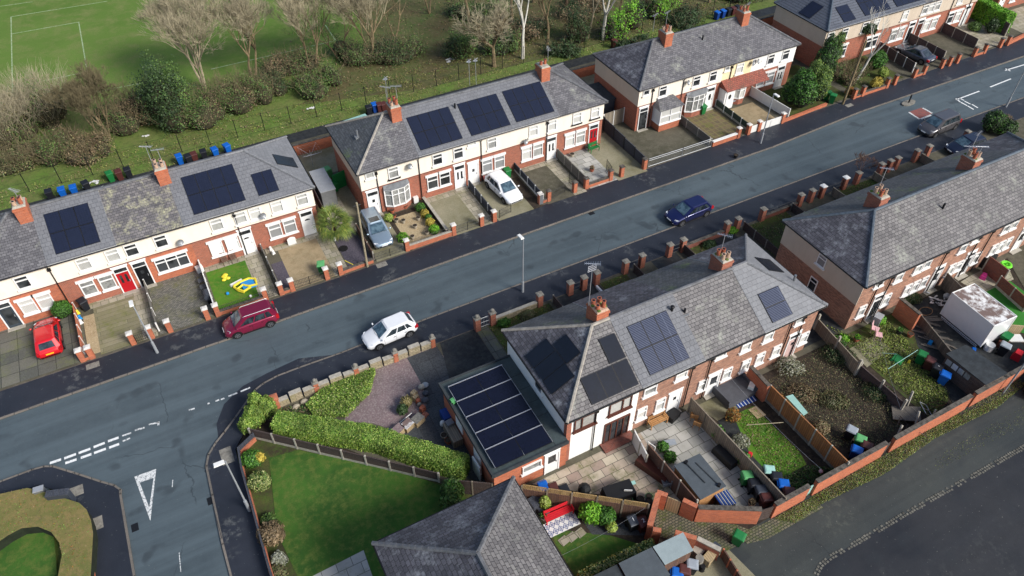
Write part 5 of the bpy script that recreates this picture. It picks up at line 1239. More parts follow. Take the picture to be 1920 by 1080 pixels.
pw = TP((1281,936),(1308,949),(1427,984), z=1.75)
bwall('long brick wall of the cobbled passage with soldier course and lichened coping', pw[0], pw[1], 1.66, cop='brick_orange', group=None)
bwall('slanting brick wall above the cobbled passage with lichened stone coping', (pw[1][0]+.05,pw[1][1]-.02), (23.45,12.85), 1.62, group=None)
q = TP((1232,921),(1252,928),(1277,937), z=1.75)
bwall('short brick return wall left of the arched timber gate', q[0], q[1], 1.66, cop='brick_orange', group=None)
bwall('brick wall with bright soldier coping running down to the passage mouth', (q[0][0],q[0][1]-.15), TP((1219,985), z=1.75)[0], 1.66, cop='brick_orange', w=.3, group=None)
gate('round topped light timber gate at the head of the cobbled passage', (q[1][0]+.05,q[1][1]), (pw[0][0]-.1,pw[0][1]), h=1.5, solid='wood_pale', z0=0, group='gates in the lane walls')
a = TP((1221,985),(1233,988), z=1.75); bwall('brick gate pier wall at the lower garden entrance', (a[0][0],a[0][1]-.2), (a[1][0]+.1,a[1][1]-.25), 1.6, cop='brick_orange', group=None)
a = TP((1266,998),(1306,1010), z=1.5); bwall('brick wall with soldier coping behind the pale shed roof', a[0], a[1], 1.5, cop='brick_orange', group=None)
a = TP((1308,1008),(1352,1030), z=1.3); bwall('low brown brick wall behind the cluttered bench', a[0], a[1], 1.2, mat='brick_red', cop='concrete_pale', group=None)
a = TP((1357,1030),(1395,1090), z=1.0); panel_fence('brown picket fence at the bottom edge by the lane', a[0], a[1], 1.0, 'wood_brown', 'brick_orange', z0=0, n=3)
a = TP((1190,806),(1214,852), z=1.5); panel_fence('white painted panels beside the white house patio', a[0], a[1], 1.4, 'paint_white', 'concrete_pale', z0=.04, n=2)
a = TP((1216,832),(1308,938), z=1.8); panel_fence('brown board fence between the white house patio and the grey shed', a[0], a[1], 1.7, 'wood_brown', 'concrete_pale', z0=.04, n=3, ph=.12)
a = TP((1297,745),(1474,933), z=1.7); panel_fence('long pale weathered timber fence between two brick house gardens', a[0], a[1], 1.6, 'wood_grey', 'wood_grey', z0=.04, n=6)
a = TP((1408,685),(1443,722), z=1.9); bwall('brick party wall beside the grey rattan sofa', a[0], a[1], 1.8, group='brick party walls behind the houses')
a = TP((1446,722),(1592,866), z=1.8); panel_fence('new orange timber fence with concrete posts beside the bramble plot', a[0], a[1], 1.7, 'wood_orange', 'concrete_pale', board='concrete', z0=.04, n=5)
a = TP((1537,592),(1615,677), z=1.6); panel_fence('grey timber fence with tall concrete posts below the brick gable', a[0], a[1], 1.2, 'wood_grey', 'concrete_pale', z0=.04, n=2, ph=.5, pw=.14)
b_ = TP((1699,752), z=1.3)[0]; panel_fence('low dark brown board fence with leaning concrete posts', TP((1617,679), z=1.4)[0], b_, 1.0, 'panel_plum', 'concrete_pale', z0=.04, n=2, ph=.4, pw=.14)
a = TP((1690,558),(1727,588), z=1.9); bwall('brick party wall between two rear gardens at the right', a[0], a[1], 1.8, group='brick party walls behind the houses')
a = TP((1728,590),(1790,665), z=1.0); panel_fence('collapsed grey timber fence beside the white truck body', a[0], a[1], .9, 'deck_grey', 'wood_grey', z0=.04, n=3)
a = TP((1778,512),(1815,548), z=1.6); panel_fence('tall weathered timber fence left of the toy patio', a[0], a[1], 1.5, 'deck_grey', 'wood_grey', z0=.04, n=1)
a = TP((1858,478),(1894,505), z=1.8); panel_fence('dark red brown board fence behind the lime green toy', a[0], a[1], 1.6, 'brick_dark', 'concrete_pale', z0=.04, n=1)
a = TP((1882,512),(1935,558), z=1.6); panel_fence('dark red brown board fence beside the artificial turf', a[0], a[1], 1.2, 'brick_dark', 'concrete_pale', board='concrete_pale', z0=.04, n=2)
a = TP((979,910),(1217,946), z=1.95); panel_fence('brown fence with diamond trellis top behind the three bins', a[0], a[1], 1.85, 'wood_brown', 'wood_grey', z0=.04, n=5, trellis=True)
# long fence and hedge of the corner plot
a = G(474,822); b = G(824,905)
panel_fence('long brown panel fence with pale posts and base boards under the clipped hedge', a, b, 1.05, 'wood_dark', 'concrete_pale', board='concrete_pale', z0=.05, n=8, pw=.12)
panel_fence('dark timber fence joining the end of the long hedge to the extension', G(850,925), (10.1,21.9), 1.5, 'wood_dark', 'wood_grey', z0=.05, n=2)
t = thing('corner_railing', 'long dark railing and low brick wall along the side road pavement', 'fence', (-3.35,28,.1))
RL = GP((475,815),(447,842),(452,875),(474,955),(500,1050),(512,1090), z=.7)
m = MB(); m2 = MB()
for p, q_ in zip(RL, RL[1:]):
    L = math.dist(p,q_); r = math.atan2(q_[1]-p[1], q_[0]-p[0]); m2.obox((p[0]+q_[0])/2,(p[1]+q_[1])/2, .05, L, .2, .38, r)
    for zz in (.5,.6,.7,.8): m.obox((p[0]+q_[0])/2,(p[1]+q_[1])/2, zz+.0, L, .1, .05, r)
    m.obox(p[0], p[1], .4, .08, .08, .5, r)
m2.build('low_wall', M['brick_orange'], t); m.build('railing', M['panel_slate'], t)
# ---------------------------------------------------------------- planting
hedge_run('long clipped variegated hedge dividing the plum gravel garden from the corner lawn', [G(515,783,1.5), G(700,812,1.5), G(872,868,1.5)], 1.15, 1.5, 'leaf_hedge', 46000, .05, .05, mat2='leaf_lime', frac2=.3)
bush('corner_hedge', 'rounded variegated hedge clump on the street corner', 'hedge', [(*G(478,780,.8),.8,.75,.85,.95),(*G(500,765,.8),.8,.7,.75,1.0),(*G(480,755,1.),1.0,.5,.55,1.0),(*G(465,800,.5),.6,.6,.6,.8)], 'leaf_hedge', 14000, .05, .8, mat2='leaf_lime', frac2=.35)
o = poly_scatter('ivy_bank', 'green and cream ivy covering the bank behind the stone wall', 'ivy', GP((575,765),(600,738),(700,692),(705,700),(695,740),(650,785),(590,785)), 17000, .06, ['leaf_ivy','leaf_hedge','leaf_lime','leaf_hedge'], z=.1, lift=.4)
poly_scatter('rockery_plants', 'dark low plants and leaves between the corner pier and the ivy', 'plants', GP((520,770),(575,760),(590,785),(530,783)), 900, .06, ['leaf_dark','leaf_brown','leaf_green'], z=.08, lift=.2)
for px, py, lb in ((555,762,'larger rockery stone near the corner pier'),(570,752,'flat rockery stone beside the ivy'),(545,778,'rockery stone at the foot of the hedge')):
    c = G(px,py,.2); MB().sphere(c[0],c[1],.15,.3,.22,.2,7,5).solo('rock', M['stone_urn'], lb, 'rock')
# hedge around the bottom left lawn
ho = [(-60,34.7)]+TP((0,925),(50,914),(75,919),(110,930),(148,942),(162,955),(170,975),(174,1000), z=.9)+[(-12.75,26),(-12.8,10)]
hi = [(-14.75,10),(-14.75,26)]+TP((120,1045),(115,1022),(100,1002),(75,992),(45,995),(20,1008),(0,1022), z=.55)+[(-22,30.5),(-60,30.5)]
t = thing('clipped_hedge', 'wide flat topped brown and olive hedge around the round lawn at the bottom left', 'hedge', (-14,31,.1)); MB().prism(ho+hi, .1, .85, 1, 0).build('hedge_body', [M['hedge_clip'], M['leaf_core']], t)  # darker green on the hedge sides paints shade over their sunlit faces
o = poly_scatter('foliage', None, None, ho[:-1]+[(-12.8,22),(-14.75,22)]+hi[1:-2]+[(-18,31.4),(-18,35)], 26000, .04, ['leaf_hedge','leaf_brown','leaf_brown','leaf_hedge','leaf_orange'], z=.83, lift=.06, kind=None); o.parent = t; o.location = (14,-31,-.1)
plot('round_lawn', [[(-40,10),(-14.4,10),(-14.4,34),(-40,34)]], 'lawn', .12)
low_wall('low red brick edging at the foot of the bottom left hedge', (-12.55,31.5), (-12.55,20), h=.25, mat='brick_orange', cop='brick_orange', group=None)
# shrubs in the corner lawn border
for px, py, z, r, hh, mt, n, lb in ((470,860,.4,.75,.7,'leaf_green',1500,'spreading green shrub behind the corner railing'),(484,902,.5,.75,.85,'leaf_ivy',2200,'round variegated shrub near the street lamp'),(508,1000,.5,.85,.9,'leaf_brown',2200,'brownish rounded shrub halfway along the railing'),
                               (503,975,.35,.5,.5,'leaf_conifer',700,'small blue green shrub above the brownish shrub'),(522,1046,.35,.45,.55,'leaf_white',900,'small grey green shrub near the bottom edge'),(520,1068,.25,.5,.4,'leaf_bramble',500,'dark red low shrub near the bottom edge')):
    x, y = G(px,py,z); bush('shrub', lb, 'shrub', [(x,y,z,r,r*.95,hh*.6),(x+.2,y-.25,z*.8,r*.7,r*.7,hh*.5)], mt, n, .07, group='shrubs along the corner lawn')
x, y = G(486,857,.5); bush('golden_shrub', 'small bright golden shrub at the corner of the lawn', 'shrub', [(x,y,.4,.38,.38,.35)], 'leaf_gold', 700, .06, .7)
x, y = G(849,918,.9); bush('laurel', 'grey green leafy shrub at the end of the long hedge', 'shrub', [(x,y,.8,.75,.75,1.0),(x-.4,y-.6,.6,.7,.7,.8)], 'leaf_conifer', 2600, .09, .75, mat2='leaf_green')
# north side front gardens
x, y = G(115,580,.9); bush('box_ball', 'clipped round green bush beside the red hatchback', 'bush', [(x,y,.85,.72,.72,.75)], 'leaf_green', 3200, .055, .88)
for px, py, r, mt, lb in ((729,409,.42,'leaf_lime','round bright topiary ball nearest the estate car door'),(755,446,.52,'leaf_bright','large bright topiary ball behind the street wall, beside the estate'),(788,390,.5,'leaf_green','dark green topiary ball nearest the bow window'),(796,401,.42,'leaf_gold','straw coloured topiary ball, upper one of the right border'),
                      (806,417,.42,'leaf_gold','straw coloured topiary ball, lower one of the right border'),(803,408,.3,'leaf_green','small green topiary between two straw coloured balls'),(814,431,.5,'leaf_bright','bright green topiary ball at the right street corner of the gravel')):
    x, y = G(px,py,.4); bush('topiary_ball', lb, 'topiary', [(x,y,.42,r,r,r*.95)], mt, 1100, .05, .88, group='topiary balls in the gravel garden')
# palm
def palm(label, x, y):
    t = thing('palm', label, 'palm', (x,y,.05)); MB().tube([(x,y,.0),(x+.05,y,1.0),(x,y,1.9)], .13, 8, r1=.16).build('trunk', M['bark_brown'], t); V = []
    for i in range(74):
        a = random.random()*2*pi; el = random.uniform(-.8,1.2); L = random.uniform(.75,1.15)
        c = Vector((x,y,1.95)); d = Vector((cos(a)*cos(el), sin(a)*cos(el), sin(el))); tip = c+d*L
        s = d.cross(Vector((0,0,1))).normalized(); V += [c-s*.02, c+s*.02, tip+s*.02, tip-s*.02]
        for k in range(15):
            f = -1.35+2.7*k/14; dd = (d*cos(f)+s*sin(f)).normalized(); e = tip+dd*random.uniform(.65,.95)+Vector((0,0,-.22)); w = dd.cross(Vector((0,0,1))).normalized()*.022; m_ = (tip+e)/2+Vector((0,0,.07))
            V += [tip-w*.3, tip+w*.3, m_+w, m_-w, m_-w, m_+w, e+w*.2, e-w*.2]
    np_mesh('fronds', [tuple(v) for v in V], 4, [M['leaf_palm']], None, t, (x,y,.05)); return t
x, y = G(634,452,.2); palm('bushy fan palm in the slate chip garden beside the terrace end', x-.0, y+.3)
# big evergreens by the white house
x, y = G(1497,210); 
bush('laurel_tree', 'large rounded dark green evergreen beside the white rendered house', 'tree', [(x+.2,y+.3,1.9,1.5,1.4,1.9),(x+.9,y+1.2,2.3,1.3,1.2,1.9),(x-.2,y+1.2,1.7,1.2,1.2,1.6)], 'leaf_green', 9000, .11, .78, mat2='leaf_dark', frac2=.35)
x, y = G(1530,200); bush('conifer', 'light green drooping conifer in front of the far terrace corner', 'tree', [(x+.3,y+.5,1.8,1.1,1.0,1.9),(x+1.0,y+1.0,2.0,1.0,1.0,2.0),(x+.5,y+1.8,2.6,.9,.9,1.9)], 'leaf_conifer', 9000, .07, .75, mat2='leaf_lime', frac2=.2)
x, y = G(1560,165); bush('dark_conifer', 'dark bushy conifer behind the light green one', 'tree', [(x,y+1.8,2.0,1.4,1.2,2.4),(x+.9,y+2.6,3.0,.8,.8,1.9)], 'leaf_dark', 5200, .09, .75, mat2='leaf_green', frac2=.3)
x, y = G(1557,125); bush('small_cypress', 'pale feathery cypress against the pebble dashed house', 'tree', [(x,y,3.0,.8,.8,1.3),(x,y,1.6,.9,.9,1.4)], 'leaf_conifer', 2600, .08, .6, stem=2)
x, y = G(1640,130); bush('garden_shrub', 'green shrub between birch and yellow shrub', 'shrub', [(x,y,1.0,1.2,1.0,1.1),(x+.9,y+.7,.9,.8,.8,.9)], 'leaf_green', 3200, .08, .75)
x, y = G(1643,158,.5); bush('yellow_shrub', 'bright yellow variegated shrub just behind the brick front wall', 'shrub', [(x,y,.6,.75,.6,.7)], 'leaf_gold', 1900, .07, .75)
x, y = G(1655,140,.5); bush('lime_shrub', 'lime green shrub right of the bright yellow one', 'shrub', [(x,y,.7,.6,.6,.7)], 'leaf_lime', 1300, .07, .75)
x, y = G(1594,172,.5); bush('autumn_shrub', 'orange and green low shrub by the wooden pole', 'shrub', [(x,y,.5,.7,.5,.5)], 'leaf_orange', 1100, .07, .7)
brush('garden_scrub', 'tangled brown shrubs in the overgrown garden left of the birch', 'shrub', [(67.6,50.5,1.3,1.6),(69,51.2,1.2,1.6),(68,48.8,1.2,1.3),(70.2,49.6,1.,1.2)], 3500, 1.4, .06, ['leaf_brown','leaf_conifer','leaf_brown','leaf_green'], twigs=160, base=.1)
x, y = G(1606,150); bare_tree('slim white birch with fine twigs in front of the far terrace', x, y, 8.0, .3, 1, .17, 'bark_birch', 'bark_birch', 4, (.03,0), 3, z=.1, fork=.34, density=2)
x, y = G(1587,110); bush('cordyline', 'dark spiky crowned small tree against the far terrace', 'tree', [(x+1.2,y-.6,3.6,1.0,1.0,.7)], 'leaf_dark', 1500, .12, .4, stem=3.2)
x, y = G(1827,52,.4); bush('round_shrub', 'round yellow green shrub on the paved garden at the top right', 'shrub', [(x,y,.5,.85,.8,.6)], 'leaf_conifer', 1500, .08, .75)
x, y = G(1860,52,.8); bush('dark_bush', 'dark green drooping bush under the clipped hedge', 'shrub', [(x,y,.9,.8,.7,1.0)], 'leaf_dark', 1500, .09, .75)
hedge_run('bright green clipped hedge on top of the brown fence at the top right', [(95.2,57.5),(94.6,53),(94.0,48.9)], 1.3, 2.3, 'leaf_bright', 9000, .11, .1)
# south side of the street
x, y = G(1598,342); bare_tree('small reddish leafless tree between two shaded garden gates', x+.3, y-.2, 3.4, .6, 1, .05, 'twig_red', 'twig_red', 4, (0,0), 5, z=.1, fork=.3)
x, y = G(1862,232,1); bush('dark_evergreen', 'rounded dark evergreen at the right edge beside the pavement', 'shrub', [(x,y,1.1,1.2,1.1,1.3),(x+.8,y-1,.8,1.2,1.1,.9)], 'leaf_dark', 3800, .09, .8, mat2='leaf_green', frac2=.25)
x, y = G(1885,228,.8); bush('brown_shrub', 'thin reddish brown shrub at the right edge', 'shrub', [(x,y,.8,.6,.6,.8)], 'leaf_brown', 700, .05, 0)
for i, (px, py, r, lb) in enumerate(((1330,458,.7,'dark twiggy bush on the bare brown bed'),(1372,432,.6,'low green clump near the alley corner'),(945,605,.6,'weedy clump behind the stone wall'),(990,590,.7,'grey green clump in the weedy bed'))):
    x, y = G(px,py,.3); bush('weedy_clump', lb, 'plant', [(x,y,.25,r,r*.7,.35)], ('leaf_dark','leaf_bright','leaf_green','leaf_bramble')[i], 900, .06, .6, group='weedy clumps in shaded front gardens')
scatter('weeds', 'weeds and moss in the shaded front garden beds', 'weeds', [(16.3,30,21.6,34.8),(26.3,30.2,29,34.8),(35,30.3,37.6,34.8),(41,30.3,46,34.8),(52,30.3,57,34.8)], 9000, .05, ['leaf_bramble','grass_tuft','leaf_brown','leaf_green'], z=.1, lift=.12)
# rear gardens
W_ = lambda *p: GP(*p)
poly_scatter('brambles', 'dead brambles and fallen leaves covering the neglected rear plot', 'brambles', W_((1440,715),(1530,660),(1560,655),(1640,720),(1700,790),(1640,840),(1560,840)), 11000, .035, ['leaf_brown','leaf_bramble','leaf_bramble','leaf_dark','leaf_dark','grass_dry'], z=.07, lift=.22)
for i, (px, py, r, h, mt, lb) in enumerate(((1475,690,1.0,.9,'leaf_white','pale flowering dead shrub against the brick rear wall'),(1565,665,1.2,.7,'leaf_dark','dark ivy mound below the gable'),(1640,735,1.1,.6,'leaf_dark','dark ivy mound beside the low brown fence'),(1500,740,1.1,.6,'leaf_brown','brown bramble mound beside the orange fence'),(1560,750,1.0,.5,'leaf_bramble','bramble mound in the middle of the neglected plot'),(1460,755,.6,.8,'leaf_orange','rust coloured dead bush against the orange fence'),
      (1535,805,.6,.9,'leaf_brown','straw coloured dead bush in front of the orange fence'),(1370,785,.5,1.2,'leaf_orange','rusty pampas like bush by the pale timber fence'),(1385,830,.6,.9,'leaf_white','silvery grey shrub trailing over the pale timber fence'),(1700,560,.9,.9,'leaf_dark','climbing plants on the brick party wall'),(1565,640,.7,.5,'leaf_green','green weeds at the alley foot'))):
    x, y = G(px,py,.2); bush('garden_bush', lb, 'shrub', [(x,y,h*.45,r,r*.85,h*.6),(x+.5*r,y-.4*r,h*.3,r*.7,r*.6,h*.45)], mt, 1700, .055, .5, group='unkempt bushes in the rear gardens', mat2='leaf_bramble', frac2=.25)
poly_scatter('rough_grass', 'tufty moss and rough grass in the rear garden below the gable', 'grass', W_((1545,610),(1600,650),(1640,690),(1700,740),(1750,780),(1780,740),(1700,640),(1660,600),(1620,640)), 9000, .05, ['grass_tuft','leaf_lime','grass_tuft','leaf_bramble'], z=.07, lift=.1)
poly_scatter('lawn_tufts', 'tufts of grass on the small bright rear lawn', 'grass', W_((1378,780),(1412,764),(1500,850),(1508,872),(1450,900)), 3500, .045, ['grass_tuft','leaf_bright','leaf_brown'], z=.06, lift=.08)
poly_scatter('dark_weeds', 'dark leafy weeds behind the lane wall near the small rear lawn', 'weeds', W_((1460,900),(1515,875),(1560,880),(1580,880),(1515,930),(1490,925)), 3200, .055, ['leaf_dark','leaf_bramble','leaf_green'], z=.06, lift=.2)
for i, (px, py, h, mt, lb) in enumerate(((1345,815,1.1,'leaf_green','tall leafy plant beside the black storage box, upper one'),(1392,865,1.1,'leaf_green','tall leafy plant beside the black storage box, lower one'),(1243,838,.6,'leaf_green','small leafy plant beside the patio edging, upper one'),(1257,858,.7,'leaf_green','small leafy plant beside the grey shed, lower one'),(1650,602,.8,'leaf_bright','leafy green plant beside the white box'),(1582,632,.4,'leaf_bright','plant in terracotta pot by the gable corner'))):
    x, y = G(px,py,.3); bush('leafy_plant', lb, 'plant', [(x,y,h*.5,.42,.42,h*.55)], mt, 500, .09, .35, group='leafy plants in the rear gardens')
for i, (px, py, r, h, mt, lb) in enumerate(((1108,962,.75,1.5,'leaf_bright','bright green laurel bush below the trellis fence'),(1135,967,.65,1.2,'leaf_green','mid green bush right of the bright laurel'),(1146,988,.35,.7,'leaf_lime','small lime green pot plant on the paving'),(1021,945,.35,1.4,'leaf_lime','slim bamboo beside the red garden bench'))):
    x, y = G(px,py,h*.5); bush('garden_bush', lb, 'shrub', [(x,y,h*.5,r,r,h*.55)], mt, 1500, .085, .7)
a = TP((1088,1080),(1150,1050),(1225,1016), z=1.2); hedge_run('ivy covered low hedge between the lower lawn and shed roofs', a, .5, 1.2, 'leaf_ivy', 3500, .07, .05, mat2='leaf_gold', frac2=.12)
# verge along the lane wall
poly_scatter('verge_grass', 'mossy grass and weeds growing along the foot of the lane wall', 'grass', [(24.6,12.55),(27.2,12.55),(34,12.6),(47.5,12.6),(47.5,12.1),(44,11.7),(38,11.95),(33,11.6),(28,11.9),(25.5,11.7)], 19000, .034, ['grass_tuft','leaf_hedge','grass_tuft','grass_dry','leaf_bramble'], z=-.02, lift=.12)
poly_scatter('lane_moss', 'patches of moss on the rough lane surface', 'moss', [(36,10.2),(47,9.8),(48,10.9),(37,11.0)], 900, .03, ['grass_tuft','leaf_bramble'], z=-.028, lift=.01)
# ---------------------------------------------------------------- field edge
scatter('strip_grass', 'rough grass and leaf litter between back fence and scrub', 'grass', [(-22,68.3,70,71.5),(-10,71,26,74),(20,71,75,76)], 26000, .07, ['grass_tuft','grass_dry','grass_tuft','leaf_brown'], z=-.1, lift=.14)
scatter('leaf_litter', 'brown fallen leaves and undergrowth on the woodland floor', 'leaf litter', [(16,73,90,92),(60,70.5,120,100)], 30000, .10, ['leaf_brown','leaf_bramble','leaf_brown','leaf_conifer'], z=-.09, lift=.2)
def FB(px, py): return G(px, py, -.1)
brs = [((20,265),2.6,3.2,'grass_dry','leaf_bramble','pale straw coloured willow scrub at the left edge'),((70,235),2.8,3.2,'grass_dry','leaf_brown','pale twiggy scrub beside the pitch corner'),((20,325),1.8,1.5,'leaf_bramble','grass_dry','dark bramble at the left edge near the bins'),((100,300),2.2,1.8,'leaf_brown','leaf_bramble','brown bramble patch left of the multi stemmed tree'),
       ((160,295),2.2,1.5,'leaf_brown','grass_dry','brown bramble patch in front of the multi stemmed tree'),((245,235),2.6,2.4,'leaf_brown','leaf_bramble','reddish brown thicket right of the multi stemmed tree'),
       ((350,235),2.4,2.2,'leaf_conifer','leaf_bramble','bramble mound below the holly'),((410,220),2.8,2.4,'leaf_conifer','leaf_brown','broad bramble mound in the middle of the field edge'),((465,200),2.4,2.2,'leaf_bramble','leaf_brown','bramble mound left of the second leafless tree'),((505,178),1.8,1.8,'leaf_dark','leaf_bramble','dark bramble mound under the second leafless tree'),
       ((600,170),2.3,1.9,'leaf_conifer','leaf_dark','grey green bushy mound beside the litter'),((560,140),2.4,1.7,'leaf_brown','leaf_dark','scrub between two leafless trees'),((690,110),3.0,1.9,'leaf_dark','leaf_bramble','dark undergrowth below the broad leafless tree'),((760,105),2.6,1.7,'leaf_dark','leaf_conifer','holly mound above the clearing')]
for (p, r, h, m1, m2, lb) in brs:
    x, y = FB(*p); h *= 1.25; pts = [(x+random.uniform(-1,1)*r*.9, y+random.uniform(-.6,1.1)*r*.8, r*random.uniform(.5,.85), h*random.uniform(.6,1.05)) for _ in range(8)]
    brush('scrub', lb, 'scrub', pts, 7500, h, .075, [m1, m1, m2, 'leaf_bramble', 'leaf_conifer'], 'scrub mounds along the field edge', twigs=420 if m1 == 'grass_dry' else (60 if m1 in ('leaf_conifer','leaf_dark') else 170), twigmat='twig_pale' if m1 == 'grass_dry' else 'twig')
x, y = FB(325,235); brush('holly', 'tall dark green holly beside the first white leafless tree', 'tree', [(x,y,2.2,6.4),(x+1.2,y+1.6,1.9,5.6),(x-.9,y+1.0,1.8,4.8),(x+.3,y-1.2,1.8,3.8)], 15000, 4, .1, ['leaf_dark','leaf_dark','leaf_conifer'])
T_ = [((205,262),7.8,4,.15,.45,'bark_tan','twig','multi stemmed leafless tree at the left in front of the pitch',0),((385,168),10.5,3,.24,.42,'bark_pale','twig_pale','first pale forked leafless tree behind the holly',1),((478,150),10,2,.24,.5,'bark_tan','twig_pale','round crowned pale leafless tree, second from the holly',2),
      ((588,135),12,2,.2,.42,'bark_tan','twig_pale','tan leafless tree rising above the pitch corner',3),((700,115),11.5,3,.2,.45,'bark_tan','twig_pale','spreading leafless tree at the head of the clearing',4),((927,125),10.5,1,.26,.68,'bark_tan','twig_pale','broad leafless tree directly behind the middle terrace',5),
      ((980,110),12,1,.2,.4,'bark_birch','twig_pale','slender pale trunk right of the broad leafless tree',6),((1026,88),11,1,.2,.45,'bark_tan','twig','leafless tree with low fork behind the gap',7),((1102,72),12,1,.16,.35,'bark_pale','twig','thin straight tree left of the white trunk',8),((1131,75),13,1,.24,.3,'bark_birch','twig_pale','straight bare white trunk behind the right hand terrace',9),
      ((1160,40),9,1,.2,.5,'bark_tan','twig','leaning leafless tree in the dark woodland',10),((960,45),13,1,.22,.5,'bark_tan','twig','background woodland tree behind the slender trunk',11),((880,40),11,1,.2,.5,'bark_tan','twig','background tree left of the wood',12),((1060,30),13,1,.22,.45,'bark_brown','twig','brown background tree in the middle of the wood',13),
      ((1210,20),12,1,.2,.5,'bark_brown','twig','background woodland tree above the evergreen',14),((805,25),11,2,.2,.5,'bark_tan','twig','field edge tree touching the top of the picture',15),((1330,5),12,1,.2,.5,'bark_tan','twig','tree behind the blue bins at the top',16),((1000,5),14,1,.24,.45,'bark_tan','twig','tall tree at the top edge of the wood',17),((1110,0),14,1,.24,.45,'bark_brown','twig','far tall tree at the top edge',18),((740,70),10,2,.16,.5,'bark_tan','twig','thin twin stemmed tree right of the clearing head',19),((635,110),9,2,.15,.5,'bark_brown','twig','brownish twin stemmed tree among the dark undergrowth',20)]
for p, h, st, r, sp, bk, tw, lb, sd in T_:
    x, y = FB(*p); h *= .9 if sd in (1,2) else .76 if sd in (0,1,2,3,4,5,15,19,20) else 1
    bare_tree(lb, x, y, h, sp*(1.3 if sd in (1,2,5) else 1), st, r, bk, tw, 6 if sd == 0 else 5, (0,0), sd, 'leafless trees along the field edge', ivy=250 if sd in (7,9,11) else 0, density=4 if sd in (1,2,3,4,5) else (3 if sd < 8 else 2), tmin=.010)
for p, r, h, m1, lb in (((1165,60),2.6,3.2,'leaf_bright','bright green evergreen shrub in the wood above the right terrace'),((1240,25),2.2,2.8,'leaf_bright','bright green evergreen near the top edge'),((870,100),2.0,2.2,'leaf_conifer','dark green laurel left of the broad leafless tree'),((945,95),2.2,2.2,'leaf_conifer','dark green laurel behind the broad leafless tree'),((1085,75),1.6,3.2,'leaf_dark','ivy clad evergreen between two trunks'),((1300,35),3.0,1.6,'leaf_dark','low dark undergrowth left of the blue bins'),((1050,105),1.8,1.2,'leaf_dark','dark undergrowth by the mesh fence'),((1190,95),2.2,1.2,'leaf_dark','low ivy undergrowth behind the mesh fence'),((1390,-5),3.0,1.8,'leaf_conifer','undergrowth at the very top right of the wood'),((980,60),3,1.5,'leaf_brown','brown undergrowth deep in the wood'),((900,30),3,1.6,'leaf_conifer','green undergrowth at the wood corner'),((1100,25),3.5,1.8,'leaf_brown','brown undergrowth at the back of the wood')):
    x, y = FB(*p); pts = [(x+random.uniform(-1,1)*r*.8, y+random.uniform(-.6,.8)*r*.7, r*random.uniform(.5,.8), h*random.uniform(.6,1.1)) for _ in range(6)]
    brush('woodland_shrub', lb, 'shrub', pts, 5200, h, .11, [m1, m1, 'leaf_dark'], 'woodland shrubs behind the terraces', twigs=60)
# ---------------------------------------------------------------- cars
def paint(name, c, metal=.35, rough=.32):
    t = NT(name); base = s2l(*c); M[name] = t.fin(t.mix(t.rng(t.noise(t.pos, 3, 4), .4, .8, 0, .25), base, tuple(x*.75 for x in base)), rough, .5, metal, .8)
paint('paint_red', (206,22,34), .1); paint('paint_magenta', (128,20,58), .35); paint('paint_car_white', (226,228,230), 0, .4); paint('paint_navy', (20,30,82), .4); paint('paint_grey', (92,90,92), .5); paint('paint_dark', (72,80,94), .5); paint('paint_silver', (150,168,182), .55); paint('paint_ink', (22,30,54), .4)
plain('lamp_glass', (214,218,222), .12, spec=.7, dirt=0); plain('lamp_red', (170,14,24), .2, spec=.6, dirt=0); plain('alloy', (150,152,156), .35, metal=.7, dirt=.1)
t = NT('car_glass'); M['car_glass'] = t.fin(t.mix(t.rng(t.noise(t.pos, 2.2, 2), .4, .6), (.012,.018,.024), (.035,.05,.06)), .04, .8)
t = NT('screen_glass'); M['screen_glass'] = t.fin(t.mix(t.rng(t.noise(t.pos, 2.4, 3), .4, .6), (.03,.06,.085), (.09,.15,.19)), .05, .8)
